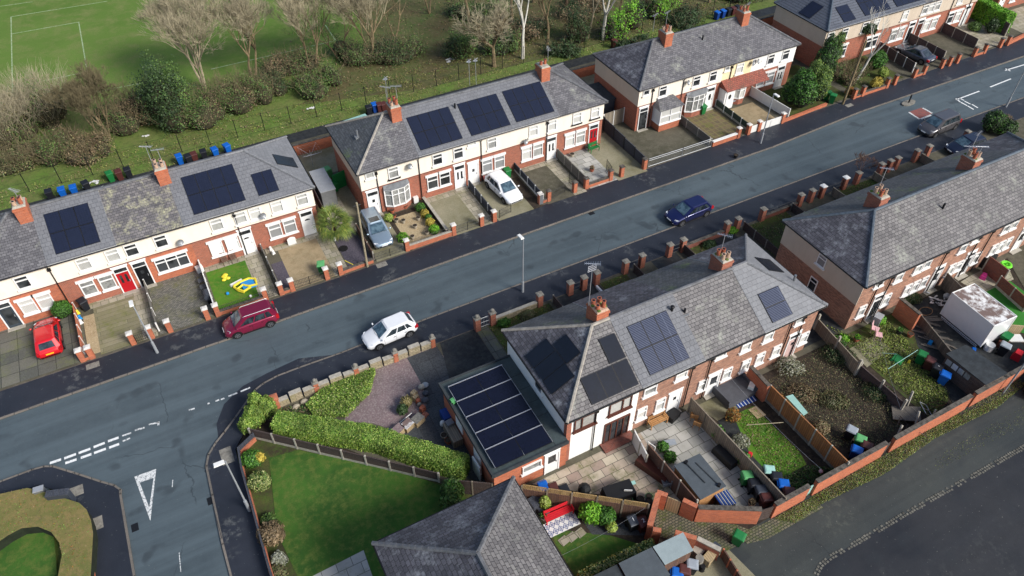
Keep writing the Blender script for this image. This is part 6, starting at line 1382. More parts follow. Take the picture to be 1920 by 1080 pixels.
def car(name, label, L, W, Ht, pt, kind='hatch', loc=(0,0,0), rz=0, rails=False, plate='letter_white', roofglass=False, alloy='alloy', trim='black_plastic', group='cars'):
    """x = forward. Body lofted from cross sections, glasshouse on top, glass laid on its faces"""
    t = thing(name, label, 'car', (0,0,0))
    w = W/2; f = L/2
    K = dict(hatch=dict(zh=.70, zw=.93, A=.50, C=.13, D=-.72, B=-.95, zr=.98), mpv=dict(zh=.80, zw=1.02, A=.60, C=.27, D=-.84, B=-.965, zr=1.05), estate=dict(zh=.70, zw=.92, A=.44, C=.10, D=-.84, B=-.965, zr=.96), coupe=dict(zh=.68, zw=.86, A=.42, C=.03, D=-.42, B=-.80, zr=.92))[kind]
    A, C, D, B = [K[k]*f for k in 'ACDB']; zh, zw, zr = K['zh'], K['zw'], K['zr']
    # stations x, half width, edge height, centre height, bottom
    S = [(f, .66, .50, .52, .30), (f-.06, .80, .60, .63, .24), (f-.22, .90, zh-.06, zh-.01, .20), (f-.5, .965, zh, zh+.06, .19), (A+.15, .99, (zh+zw)/2, zw+.0, .19), (A-.1, 1.0, zw-.04, zw+.02, .19), (0, 1.0, zw, zw+.02, .19), (B*.55, 1.0, zw+.02, zw+.03, .19), (-f*.72, .99, zr-.02, zr, .2), (-f+.3, .95, zr-.04 if kind != 'coupe' else zr-.02, zr, .22), (-f+.1, .88, zr-.10, zr-.06, .26), (-f+.01, .78, zr-.24, zr-.2, .32), (-f, .74, .55, .56, .34)]
    m = MB(); rings = []
    for x, k, ze, zc, z0 in S:
        hw = w*k
        half = [(hw*.72, z0), (hw*.93, z0+.04), (hw*.99, z0+.16), (hw*1.0, min(.55, ze-.15)), (hw*.985, ze-.10), (hw*.93, ze-.02), (hw*.80, ze+.02), (hw*.42, zc)]
        rings.append([(x, y, z) for y, z in half]+[(x, 0, zc+.005)]+[(x, -y, z) for y, z in half[::-1]])
    n = len(rings[0]); P = [p for r_ in rings for p in r_]; fc = []
    for i in range(len(rings)-1):
        for j in range(n-1): fc.append((i*n+j, i*n+j+1, (i+1)*n+j+1, (i+1)*n+j))
        fc.append((i*n+n-1, i*n, (i+1)*n, (i+1)*n+n-1))
    fc.append(tuple(range(n))[::-1]); fc.append(tuple((len(rings)-1)*n+j for j in range(n)))
    m.add(P, fc); body = m.build('body', M[pt], t, smooth=True)
    # glasshouse: bottom and top loops with rounded plan
    zb = zw-.03; wb = w*.93; wt = w*.74
    def loop(x0, x1, hw, z, r):
        return [(x0, hw-r*1.6, z), (x0-r, hw, z), (x1+r, hw, z), (x1, hw-r*1.6, z), (x1, -hw+r*1.6, z), (x1+r, -hw, z), (x0-r, -hw, z), (x0, -hw+r*1.6, z)]
    b0 = loop(A, B, wb, zb, .16); b0[0] = (A+.06, b0[0][1], zb); b0[7] = (A+.06, b0[7][1], zb)
    t0 = loop(C, D, wt, Ht-.05, .12); t1 = [(x*.97+.01, y*.86, Ht) for x, y, z in loop(C-.06, D+.06, wt, Ht, .12)]
    m = MB(); m.add(b0+t0+t1, [(i, (i+1)%8, 8+(i+1)%8, 8+i) for i in range(8)][::1]+[(8+i, 8+(i+1)%8, 16+(i+1)%8, 16+i) for i in range(8)]+[tuple(range(16, 24))])
    roof = m.build('roof', M[pt], t, smooth=False)
    def face(i, s0, s1, u0, u1, nm, mt, off=.012, par=roof, s0t=None, s1t=None):
        a, b, c, d = Vector(b0[i]), Vector(b0[(i+1)%8]), Vector(t0[(i+1)%8]), Vector(t0[i])
        nrm = (b-a).cross(d-a).normalized(); ctr = (a+b+c+d)/4
        if nrm.dot(ctr-Vector((0,0,Ht*.7))) < 0: nrm = -nrm
        s0t = s0 if s0t is None else s0t; s1t = s1 if s1t is None else s1t
        q = lambda s, v: tuple(a.lerp(b, s).lerp(d.lerp(c, s), v)+nrm*off)
        return MB().add([q(s0,u0), q(s1,u0), q(s1t,u1), q(s0t,u1)], [(0,1,2,3)]).build(nm, M[mt], par)
    face(7, -.07, 1.07, .04, .93, 'windscreen', 'screen_glass'); face(3, .02, .98, .22 if kind != 'coupe' else .08, .92, 'rear_window', 'car_glass')
    for i, fl in ((1, 0), (5, 1)):
        sp = ((.06,.40,.16,.41),(.44,.74,.45,.74),(.77,.93,.77,.90)) if kind != 'coupe' else ((.05,.50,.18,.5),(.53,.86,.53,.80))
        for s in sp:
            a, b, c, d = s
            if fl: a, b, c, d = 1-b, 1-a, 1-d, 1-c
            face(i, a, b, .1, .86, 'side_window', 'car_glass', .014, roof, c, d)
    if roofglass: MB().box(C-.75, C-.1, -wt*.62, wt*.62, Ht, Ht+.012).build('sunroof', M['car_glass'], roof)
    if rails:
        for s in (-1, 1): MB().tube([(C-.1, s*wt*.86, Ht), (C-.2, s*wt*.88, Ht+.05), (D+.2, s*wt*.88, Ht+.05), (D+.1, s*wt*.86, Ht)], .02, 5).build('roof_rail', M['alu'], roof)
    r = .315; xa, xb = f-.82, -f+.78
    for x in (xa, xb):
        for s in (-1, 1):
            y1 = w-.015
            MB().add([(x+.40*cos(a), s*(w*1.001+.004), .31+.40*sin(a)) for a in [pi*i/12-.12*(i==0)*0 for i in range(13)]]+[(x-.40, s*(w*1.001+.004), .2), (x+.40, s*(w*1.001+.004), .2)], [tuple(range(15))]).build('wheel_arch', M['rubber'], body)
            wm = MB(); n = 18
            A0 = [(x+r*cos(2*pi*i/n), s*(y1-.2), r+r*sin(2*pi*i/n)) for i in range(n)]; A1 = [(x+r*cos(2*pi*i/n), s*(y1+.03), r+r*sin(2*pi*i/n)) for i in range(n)]
            wm.add(A0+A1, [tuple(range(n)), tuple(range(n,2*n))]+[(i,(i+1)%n,n+(i+1)%n,n+i) for i in range(n)])
            wh = wm.build('wheel', M['rubber'], t)
            rm = MB(); rr = .215
            rm.add([(x+rr*cos(2*pi*i/n), s*(y1+.034), r+rr*sin(2*pi*i/n)) for i in range(n)], [tuple(range(n))], 1)
            for kk in range(5):
                a = 2*pi*kk/5; c_, s_ = cos(a), sin(a); rm.add([(x+c_*.03-s_*.035, s*(y1+.042), r+s_*.03+c_*.035), (x+c_*.2-s_*.03, s*(y1+.042), r+s_*.2+c_*.03), (x+c_*.2+s_*.03, s*(y1+.042), r+s_*.2-c_*.03), (x+c_*.03+s_*.035, s*(y1+.042), r+s_*.03-c_*.035)], [(0,1,2,3)])
            for i in range(n):
                a, b = 2*pi*i/n, 2*pi*(i+1)/n; rm.add([(x+q*cos(e), s*(y1+.043), r+q*sin(e)) for q, e in ((rr,a),(rr,b),(rr-.03,b),(rr-.03,a))], [(0,1,2,3)])
            rm.build('rim', [M[alloy], M['black_plastic']], wh)
    gp = MB()
    for s in (-1, 1):
        for x in ((A-.28, A-1.22, B*.62+.05) if kind != 'coupe' else (A-.3, A-1.5)): gp.box(x-.008, x+.008, s*w*.985, s*(w*1.001+.003), .3, zw-.12)
        for x in (A-1.08, A-1.98): gp.box(x-.08, x+.08, s*w*.98, s*(w+.02), zw-.2, zw-.17)
    gp.tube([(A-.02,-w*.8,zw+.03),(A+.1,0,zw+.06),(A-.02,w*.8,zw+.03)], .012, 4)
    gp.build('door_gap', M['black_plastic'], body)
    for s in (-1, 1):
        MB().add([(f-.07, s*w*.52, .60), (f-.30, s*w*.90, .66), (f-.46, s*w*.92, zh-.02), (f-.28, s*w*.60, zh-.015)], [(0,1,2,3)]).build('headlight', M['lamp_glass'], body).location.z = .02
        tl = MB().box(-f-.0, -f+.3, s*w*.72, s*w*.935, zr-.34, zr-.1) if kind != 'mpv' else MB().box(-f-.0, -f+.22, s*w*.78, s*w*.93, .62, 1.0)
        tl.build('tail_light', M['lamp_red'], body)
        MB().sphere(A-.12, s*(w+.09), zb+.08, .07, .11, .07, 8, 5).build('wing_mirror', M[pt], t)
        MB().box(xb+.42, xa-.42, s*(w-.04), s*(w+.006), .22, .27).build('sill_trim', M[trim], body)
    MB().box(f-.02, f+.012, -w*.55, w*.55, .34, .44).build('grille', M['black_plastic'], body)
    MB().box(f-.005, f+.022, -.26, .26, .45, .55).build('number_plate', M['letter_white'], body); MB().box(-f-.02, -f+.02, -.26, .26, .6, .7).build('number_plate', M[plate], body)
    MB().box(-f-.015, -f+.05, -w*.7, w*.7, .36, .42).build('bumper_trim', M['black_plastic'], body)
    t.location = (loc[0], loc[1], loc[2] if len(loc) > 2 else 0); t.rotation_euler = (0, 0, rz)
    return t
cr = dict(group=None)
a, b = G(87,603,.6), G(96,664,.5); c0 = ((a[0]+b[0])/2, (a[1]+b[1])/2)
car('parked_car', 'bright red hatchback parked nose first towards the house on the left', 4.0, 1.76, 1.46, 'paint_red', 'hatch', (*c0,.115), math.atan2(a[1]-b[1], a[0]-b[0]), plate='plate_yellow')
car('parked_car', 'magenta compact people carrier parked on the street by the far kerb', 4.08, 1.75, 1.62, 'paint_magenta', 'mpv', (.37, 43.52, .05), pi+.0, rails=True)
car('parked_car', 'white hatchback parked half on the pavement by the near kerb', 4.06, 1.75, 1.45, 'paint_car_white', 'hatch', (9.3, 37.52, .05), pi+.06, trim='rubber')
car('parked_car', 'dark blue hatchback parked half on the pavement in mid street', 4.3, 1.80, 1.47, 'paint_navy', 'hatch', (37.9, 38.55, .05), pi+.02)
car('parked_car', 'brownish grey people carrier parked beyond the red road patch', 4.6, 1.85, 1.64, 'paint_grey', 'mpv', (69.0, 37.85, .05), pi+.03)
car('parked_car', 'dark grey coupe parked on a driveway with its tail to the street', 4.6, 1.85, 1.38, 'paint_dark', 'coupe', (79.15, 49.75, .115), pi/2+.12)
car('parked_car', 'silver blue estate car with open sunroof on the driveway beside the topiary garden', 4.7, 1.8, 1.47, 'paint_silver', 'estate', (12.6, 49.2, .115), -pi/2-.03, roofglass=True, rails=True)
a, b = G(943,383), G(915,356); ang = math.atan2(a[1]-b[1], a[0]-b[0])
car('parked_car', 'white hatchback on a driveway between two dark panel fences', 4.4, 1.81, 1.5, 'paint_car_white', 'hatch', ((a[0]+b[0])/2-sin(ang)*.9*1, (a[1]+b[1])/2+cos(ang)*.9, .12), ang)
car('parked_car', 'very dark navy car mostly hidden behind the right hand slate roof', 4.2, 1.78, 1.45, 'paint_ink', 'hatch', (*G(1812,272,.7), .1), pi-.1)
a = G(1935,733,.5); car('parked_car', 'silver car nose just entering the picture at the right edge of the lane', 4.2, 1.78, 1.45, 'paint_silver', 'hatch', (a[0]+1.6, a[1]+.3, 0), pi+.5)
# ---------------------------------------------------------------- white truck body in a garden
cz = 2.55
q = [G(*p, cz) for p in ((1788,546),(1860,650),(1900,592),(1823,530))]
q = [G(1763,592,cz)] and [G(1786,548,cz), G(1863,652,cz), G(1901,598,cz), G(1822,533,cz)]
A_ = Vector((45.35, 18.55)); 
t = thing('truck_body', 'white box truck body with stained brown roof standing in a rear garden', 'truck body', (47.3, 17.3, 0))
p0, p1, p2, p3 = [Vector((*G(*p, z=zz), 0)) for p, zz in (((1763,588),.35),((1838,650),.35),((1903,592),2.55),((1822,530),2.55))]
L_ = (p1-p0).length; dx = (p1-p0).normalized(); dn = Vector((-dx.y, dx.x, 0)); 
if dn.dot(p2-p1) < 0: dn = -dn
Wd = 2.3; P = [p0, p1, p1+dn*Wd, p0+dn*Wd]; zb0, zt0 = .35, 2.6
m = MB(); m.add([(p.x,p.y,zb0) for p in P]+[(p.x,p.y,zt0) for p in P], [(0,1,5,4),(1,2,6,5),(2,3,7,6),(3,0,4,7),(3,2,1,0)]); m.build('side_panels', M['paint_car_white'], t)
e = .0; m = MB(); m.add([(p.x,p.y,zt0) for p in P], [(0,1,2,3)]); m.build('roof', M['van_top'], t)
m = MB()
for a, b in zip(P, P[1:]+P[:1]): m.tube([(a.x,a.y,zt0),(b.x,b.y,zt0)], .05, 5)
for a in P: m.tube([(a.x,a.y,zb0),(a.x,a.y,zt0)], .05, 5)
m.build('edge_trim', M['paint_white'], t)
m = MB(); 
for s in (0, 1): m.tube([tuple(p0-dn*.08+dx*.2+Vector((0,0,.12+.16*s))), tuple(p1-dn*.08-dx*.2+Vector((0,0,.12+.16*s)))], .03, 4)
for i in range(22): c = p0-dn*.08+dx*(.3+(L_-.6)*i/21); m.box(c.x-.03,c.x+.03,c.y-.03,c.y+.03,.12,.3)
m.build('side_rail', M['alu'], t)
m = MB(); 
for s in (.2,.8): c = p0.lerp(p1, s)+dn*Wd/2; m.obox(c.x,c.y,0,.3,2.,.35, math.atan2(dx.y,dx.x))
m.build('support', M['wood_dark'], t)
# ---------------------------------------------------------------- wheelie bins
def make_bin(colour, lid):
    t = thing('wheelie_bin', colour, 'bin', (0,0,0)); w, d = .57, .62
    m = MB(); m.add([(-w*.38,-d*.38,.04),(w*.38,-d*.38,.04),(w*.38,d*.40,.04),(-w*.38,d*.40,.04),(-w/2,-d/2,.96),(w/2,-d/2,.96),(w/2,d/2,.96),(-w/2,d/2,.96)], [(0,3,2,1),(4,5,6,7),(0,1,5,4),(1,2,6,5),(2,3,7,6),(3,0,4,7)])
    m.box(-w/2-.02,w/2+.02,-d/2-.02,d/2+.0,.90,.965); m.build('body', M[colour], t)
    m = MB(); m.add([(-w/2-.03,-d/2-.05,.968),(w/2+.03,-d/2-.05,.968),(w/2+.03,d/2+.04,.99),(-w/2-.03,d/2+.04,.99),(-w/2+.0,-d/2-.0,1.01),(w/2-.0,-d/2-.0,1.01),(w/2-.0,d/2-.02,1.07),(-w/2+.0,d/2-.02,1.07),(-w/2+.07,-d/2+.08,1.035),(w/2-.07,-d/2+.08,1.035),(w/2-.07,d/2-.1,1.085),(-w/2+.07,d/2-.1,1.085)],
        [(0,3,2,1),(0,1,5,4),(1,2,6,5),(2,3,7,6),(3,0,4,7),(4,5,9,8),(5,6,10,9),(6,7,11,10),(7,4,8,11),(8,9,10,11)]); m.build('lid', M[lid], t)
    MB().tube([(-w/2+.05,d/2+.08,.98),(w/2-.05,d/2+.08,.98)], .02, 5).build('handle', M[colour], t)
    for s in (-1,1):
        m = MB(); n = 10; m.add([(s*w*.40, d*.42+.1*cos(2*pi*i/n), .1+.1*sin(2*pi*i/n)) for i in range(n)]+[(s*w*.49, d*.42+.1*cos(2*pi*i/n), .1+.1*sin(2*pi*i/n)) for i in range(n)], [tuple(range(n)),tuple(range(n,2*n))]+[(i,(i+1)%n,n+(i+1)%n,n+i) for i in range(n)]); m.build('wheel', M['rubber'], t)
    return t
BK = {k: make_bin(*v) for k, v in dict(blue=('plastic_blue','plastic_blue'), deep=('plastic_blue_deep','plastic_blue'), green=('plastic_green','plastic_green'), pale=('plastic_green','plastic_green_pale'), brown=('plastic_brown','plastic_brown'), black=('plastic_black','plastic_black'), grey=('plastic_black','plastic_grey'), ash=('plastic_black','plastic_pale'), mint=('plastic_black','mint')).items()}
CN = dict(blue='bright blue wheelie bin', deep='blue wheelie bin', green='green wheelie bin', pale='pale green lidded wheelie bin', brown='brown wheelie bin', black='black wheelie bin', grey='dark grey wheelie bin', ash='wheelie bin with pale grey lid', mint='wheelie bin with mint white lid')
for i, k in enumerate(BK): BK[k].name = 'wheelie_bin'
BL_ = [('black',88,355,'standing first from the left on the grass behind the terrace',0),('blue',112,351,'left one of the blue pair behind the left terrace',0),('blue',134,347,'right one of the blue pair behind the left terrace',0),('black',157,339,'beside white litter behind the left terrace',.3),('green',202,321,'left of a brown bin behind the mossy roof',.2),('brown',219,318,'between green and black bins behind the mossy roof',.1),('black',236,314,'right of a brown bin behind the mossy roof',.1),
 ('blue',333,289,'first of six right of the second chimney',.1),('black',350,289,'second of six right of the second chimney',.2),('brown',361,285,'third of six right of the second chimney',.1),('black',379,280,'fourth of six right of the second chimney',0),('blue',400,276,'fifth of six right of the second chimney',.2),('blue',423,269,'sixth of six, nearest the passage',.3),
 ('black',690,197,'leftmost of the group behind the middle terrace',0),('deep',701,192,'in the group behind the middle terrace',0),('brown',710,192,'left of two brown bins behind the middle terrace',0),('brown',718,191,'right of two brown bins behind the middle terrace',0),
 ('deep',1346,20,'front left of the group above the right terrace',.2),('deep',1357,17,'second in the group above the right terrace',.1),('black',1367,14,'third in the group above the right terrace',.1),('brown',1376,12,'fourth in the group above the right terrace',.1),('black',1384,9,'last in the group above the right terrace',.1),('brown',1152,73,'alone by the mesh fence above the right hip',0),
 ('black',153,564,'with a white sticker beside the mossy block drive',.4),('pale',601,495,'behind the iron gates of the sand coloured drive',-.3),('green',951,318,'against the wall behind the white hatchback',0),('green',1319,198,'against the bow window house wall',0),('green',1553,172,'left of two beside the tall conifer',.6),('green',1563,178,'right of two beside the tall conifer',.6),('green',625,343,'in the passage beside the tall green board',.3),
 ('blue',1019,911,'left of three behind the trellis fence',-.1),('brown',1038,914,'middle of three behind the trellis fence',-.1),('black',1058,917,'right of three behind the trellis fence',-.1),('grey',1187,975,'marked one in the lower garden',-.1),('brown',1206,977,'beside the brick pier in the lower garden',-.1),
 ('pale',1402,890,'top of the row of four beside the pale fence',1.2),('black',1415,904,'second of the row of four beside the pale fence',1.2),('grey',1428,917,'third of the row of four beside the pale fence',1.2),('brown',1438,932,'last of the row of four beside the pale fence',1.2),
 ('mint',1443,880,'top of the row right of the pale fence',1.0),('black',1457,892,'second of the row right of the pale fence',1.0),('blue',1470,906,'third of the row right of the pale fence',1.0),('brown',1481,921,'last of the row right of the pale fence',1.0),
 ('ash',1598,805,'upper left of four by the orange fence end',.5),('pale',1615,822,'with its neighbours in the bramble plot',.6),('brown',1627,835,'right of four in the bramble plot',.6),('deep',1608,843,'lowest of four in the bramble plot',.6),
 ('green',1731,663,'numbered, in the rough grass garden',.5),('brown',1746,674,'numbered, between green and black bins',.5),('black',1760,688,'marked sixty beside the timber shed',.5),('blue',1774,701,'nearest the timber shed windows',.5),('ash',1887,647,'overfull, below the white truck body',.4),
 ('ash',1298,1057,'near the clutter at the bottom edge',.9),('brown',1284,1067,'between blue and pale bins at the bottom edge',.9),('blue',1270,1073,'leftmost of three at the bottom edge',.9)]
BO = {}
for k, px, py, tx, rz in BL_:
    x, y = G(px, py, 1.05); z = -.1 if y > 66 else (.1 if y > 40 else .05)
    BO[(px,py)] = place(BK[k], USED if not USED.get(('b',k)) else {BK[k].name:1}, (x,y,z), rz, CN[k]+' '+tx, 'wheelie bins')
    USED[('b',k)] = 1; USED.pop(BK[k].name, None)
b = clone(BK['green'], (*G(1387,1003,1.0), 0.0), .5, 'single green wheelie bin standing out in the cobbled lane', 'wheelie bins')
def text(par, s, loc, size, rot, mat='letter_white', name='number'):
    cu = bpy.data.curves.new('t', 'FONT'); cu.body = s; cu.size = size; cu.align_x = 'CENTER'; cu.extrude = .002
    o = bpy.data.objects.new('t', cu); COL.objects.link(o); bpy.context.view_layer.update()
    me = bpy.data.meshes.new_from_object(o.evaluated_get(bpy.context.evaluated_depsgraph_get())); bpy.data.objects.remove(o)
    me.materials.clear(); me.materials.append(M[mat]); q = bpy.data.objects.new(name, me); COL.objects.link(q); q.parent = par; q.location = loc; q.rotation_euler = rot; return q
text(BO[(1187,975)], '1', (0,-.12,1.08), .34, (.12,0,0)); text(BO[(1206,977)], '2', (0,-.12,1.08), .34, (.12,0,0))
text(BO[(1760,688)], '60', (0,-.36,.35), .34, (1.45,0,0)); text(BO[(1731,663)], '53', (0,-.35,.45), .26, (1.45,0,0)); text(BO[(1746,674)], '53', (0,-.35,.45), .26, (1.45,0,0)); text(BO[(1774,701)], '8', (0,-.35,.45), .26, (1.45,0,0)); text(BO[(1760,688)], '1', (0,-.05,1.09), .2, (.12,0,0))
# ---------------------------------------------------------------- street lamps, poles, street furniture
def lamp(label, px, py, hd, h=5.5, base=.1):
    x, y = G(px, py, base); t = thing('street_lamp', label, 'street lamp', (x,y,base), 0, 'street lamps')
    MB().cyl(x,y,base,base+1.15,.11,.10,10).build('base_column', M['galv'], t)
    MB().cyl(x,y,base+1.15,base+h,.06,.042,8).build('pole', M['galv'], t)
    m = MB(); d = Vector(hd).normalized(); c = Vector((x,y))+d*.36; r = math.atan2(d.y,d.x)
    m.obox(c.x,c.y,base+h-.02,.62,.28,.09,r,0,.86); hd_ = m.build('lantern', M['paint_white'], t)
    MB().obox(c.x,c.y,base+h-.045,.5,.2,.024,r).build('lens', M['lamp_glass'], hd_)
    return t
lamp('street lamp on the near pavement in the middle of the picture', 980, 547, (-.1,1)); lamp('street lamp by the mossy block drive on the left', 295, 661, (.0,-1)); lamp('street lamp on the side road pavement by the corner lawn', 468, 957, (-1,0)); lamp('street lamp in front of the white street fence on the right', 1426, 268, (0,-1)); lamp('street lamp at the far right edge on the near pavement', 1886, 200, (0,1))
def pole(label, px, py, h, lean=(0,0), r=.13, mat='bark_tan', base=.1):
    x, y = G(px, py, base); t = thing('telegraph_pole', label, 'pole', (x,y,base), 0); MB().tube([(x,y,base),(x+lean[0],y+lean[1],base+h)], r, 8, r1=r*.75).build('pole', M[mat], t)
    MB().tube([(x+lean[0]-.3,y+lean[1],base+h-.25),(x+lean[0]+.3,y+lean[1],base+h-.25)], .03, 5).build('crossarm', M['iron'], t); return x, y
pole('slim weathered wooden pole at the driveway of the silver estate', 689, 500, 6.6, (.1,.05), .1, 'bark_pale'); pole('wooden telegraph pole beside two green bins and a birch', 1580, 195, 7.2, (.1,-.1), .14, 'bark_tan')
x, y = G(1880,737,0); t = thing('lane_pole', 'slim grey metal pole at the right end of the lane wall', 'pole', (x,y,0)); MB().cyl(x,y,-.03,4.6,.07,.05,8).build('pole', M['galv'], t)
x, y = G(1703,194,0); t = thing('traffic_island', 'small oval kerbed island with a black bollard', 'traffic island', (x,y,0)); 
MB().prism([(x+.95*cos(a),y+.42*sin(a)) for a in [2*pi*i/16 for i in range(16)]], -.02, .13).build('kerb', M['concrete'], t); m = MB().cyl(x,y,.13,.95,.085,.06,8); m.cyl(x,y,.72,.82,.1,.1,8); m.sphere(x,y,.98,.09,.09,.09,8,5); m.build('bollard', M['iron'], t)
x, y = G(1761,228,0); MB().cyl(x,y,0,.95,.08,.06,8).cyl(x,y,.7,.8,.1,.1,8).solo('bollard', M['iron'], 'black bollard just behind the brownish grey people carrier', 'bollard')
for px, py, w, d, h, mt, lb in ((72,918,.55,.35,.95,'grey_metal','small pale street cabinet at the hedge, left of the larger one'),(110,928,1.3,.4,1.15,'plastic_grey','larger dark blue grey street cabinet at the hedge corner')):
    x, y = G(px,py,1.0); m = MB(); m.obox(x,y,.1,w,d,h,-.35 if w > 1 else -.1); t = thing('street_cabinet', lb, 'cabinet', (x,y,.1), 0, 'street cabinets'); m.build('cabinet', M[mt], t); MB().obox(x,y,.1+h,w+.05,d+.06,.05,-.35 if w > 1 else -.1,0,.96).build('cabinet_top', M['galv' if w < 1 else 'panel_slate'], t)
# ---------------------------------------------------------------- sheds and loose things in the gardens
def shed(label, quad, z0, z1, roofm, wallm, over=.08, slope=.12, windows=None):
    """quad = roof corners on the ground plan, first two = high edge"""
    c = Vector((sum(p[0] for p in quad)/4, sum(p[1] for p in quad)/4)); t = thing('garden_shed', label, 'shed', (c.x,c.y,z0), 0)
    inn = [(c.x+(p[0]-c.x)*.94, c.y+(p[1]-c.y)*.94) for p in quad]
    zz = [z1, z1, z1-slope, z1-slope]
    m = MB(); m.add([(x,y,z0) for x,y in inn]+[(x,y,z-.05) for (x,y),z in zip(inn,zz)], [(0,1,5,4),(1,2,6,5),(2,3,7,6),(3,0,4,7),(0,3,2,1)]); 
    m.build('walls', M[wallm], t)
    m = MB(); m.add([(x,y,z-.06) for (x,y),z in zip(quad,zz)]+[(x,y,z) for (x,y),z in zip(quad,zz)], [(3,2,1,0),(4,5,6,7),(0,1,5,4),(1,2,6,5),(2,3,7,6),(3,0,4,7)]); m.build('roof', M[roofm], t)
    return t
Z = 1.9
sh = shed('flat roofed tan timber shed with grey felt roof beside the patio', TP((1312,850),(1362,911),(1314,936),(1264,872), z=Z), .05, Z, 'felt', 'wood_tan', slope=.05)
m = MB(); 
for a, b in (((1283,865),(1322,905)),((1305,868),(1343,905))): strip(m, [G(*a, Z), G(*b, Z)], .07, Z+.0, Z+.03)
m.build('roof_batten', M['felt_dark'], sh)
for px, py, lb in ((1286,867,'black solar light box at the upper end of the shed roof'),(1348,910,'black solar light box at the lower end of the shed roof')):
    x, y = G(px,py,Z); MB().obox(x,y,Z+.0,.28,.2,.12,.5,0,.8).solo('lamp_box', M['black_plastic'], lb, 'lamp')
t = shed('low striped corrugated store between the shed and the passage wall', TP((1341,922),(1378,940),(1382,948),(1352,950), z=1.1), .05, 1.1, 'felt_dark', 'wood_dark', slope=.3)
A3 = TP((1338,930),(1362,919),(1381,943),(1356,953), z=1.15)
m = MB()
for i in range(9):
    s = (i+.5)/9; a = (A3[0][0]+(A3[1][0]-A3[0][0])*s, A3[0][1]+(A3[1][1]-A3[0][1])*s); b = (A3[3][0]+(A3[2][0]-A3[3][0])*s, A3[3][1]+(A3[2][1]-A3[3][1])*s); m.tube([(*a,1.22),(*b,1.12)], .05, 5, i%2)
m.build('striped_sheet', [M['plastic_blue_deep'], M['galv']], t)
Zs = 1.95
tS = shed('long weathered timber shed with four small windows and a torn felt roof', TP((1810,649),(1888,702),(1850,720),(1775,661), z=Zs), .05, Zs+.15, 'felt_dark', 'wood_shed', slope=.25)
wz = TP((1776,672),(1822,706), z=1.6)
for i in range(4):
    a = Vector((*wz[0],0)).lerp(Vector((*wz[1],0)), i/4+.02); b = Vector((*wz[0],0)).lerp(Vector((*wz[1],0)), (i+1)/4-.02); n_ = Vector(((b-a).y, -(b-a).x, 0)).normalized()
    if n_.x > 0: n_ = -n_
    a += n_*.05; b += n_*.05
    w_ = MB().add([(a.x,a.y,1.15),(b.x,b.y,1.15),(b.x,b.y,1.65),(a.x,a.y,1.65)], [(0,1,2,3)]).build('window', M['glass_curtain'], tS)
shed('shed with pale grey flat roof at the bottom edge', TP((1224,1025),(1281,998),(1300,1031),(1247,1058), z=2.2), 0, 2.2, 'roof_pale_flat', 'wood_brown', slope=.06)
shed('larger mid grey flat shed roof left of the pale one', TP((1160,1056),(1222,1026),(1257,1077),(1190,1110), z=2.15), 0, 2.15, 'felt', 'wood_brown', slope=.04)
shed('dark felt shed roof at the bottom edge', TP((1105,1083),(1157,1058),(1186,1108),(1130,1135), z=2.0), 0, 2.0, 'felt_dark', 'wood_brown', slope=.04)
x0, y0 = G(588,340); shed('small grey metal shed with ribbed roof between the left and middle terraces', [(9.6,58.0),(11.0,58.0),(11.0,54.6),(9.6,54.6)], .1, 2.1, 'galv', 'grey_metal', slope=.15)
shed('dark flat roofed outbuilding behind the far row', [(61.6,59.5),(66,59.5),(66,56.5),(61.6,56.5)], .1, 2.4, 'felt_dark', 'panel_slate', slope=.1)
shed('dark lean-to in the side passage of the right hand terrace', [(39.5,59.0),(41.4,59.0),(41.4,55.6),(39.5,55.6)], .1, 2.3, 'felt_dark', 'panel_slate', slope=.2)
x, y = G(637,338,1.2); MB().obox(x+.3,y+.4,.1,1.9,.08,1.7,.25).solo('green_board', M['plastic_green'], 'tall bright green board across the side passage', 'board')
x, y = G(610,320,.8); MB().obox(x,y,.1,1.1,.8,.9,.2,0,.9).solo('teal_tank', M['mint'] if False else M['plastic_green_pale'], 'teal plastic tank in the side passage', 'tank')
# --- generic small builders
def box_thing(name, label, cat, px, py, w, d, h, rz, mat, z0=.06, top=1., mats=None, group=None, zref=None):
    x, y = G(px, py, z0+h if zref is None else zref); return MB().obox(x,y,z0,w,d,h,rz,0,top).solo(name, M[mat], label, cat, group)
def pot(label, px, py, r=.2, h=.3, mat='terracotta', plant=None, z0=.12, n=160, group='plant pots'):
    x, y = G(px, py, z0+h); t = thing('plant_pot', label, 'plant pot', (x,y,z0), 0, group)
    m = MB().cyl(x,y,z0,z0+h,r*.7,r,12); m.cyl(x,y,z0+h-.05,z0+h,r*1.08,r*1.08,12); m.cyl(x,y,z0+h,z0+h+.003,r*.9,r*.9,10,1); m.build('pot', [M[mat], M['soil']], t)
    if plant: P, N = blob_points([(x,y,z0+h+.12,r*1.1,r*1.1,.2)], n, .2); np_mesh('foliage', leaf_quads(P,.06), 4, [M[plant]], None, t, (x,y,z0))
    return t
for i, (px, py, lb) in enumerate(((743,411,'stone urn planter at the left of the upper pair on tan gravel'),(756,412,'stone urn planter, upper middle on tan gravel'),(784,407,'stone urn planter at the upper right on tan gravel'),(778,422,'stone urn planter in the centre of the tan gravel'),(800,434,'stone urn planter at the lower right on tan gravel'),(773,442,'stone urn planter at the lower left on tan gravel'))):
    pot(lb, px, py, .19, .36, 'stone_urn', None, group='stone urns on the gravel')
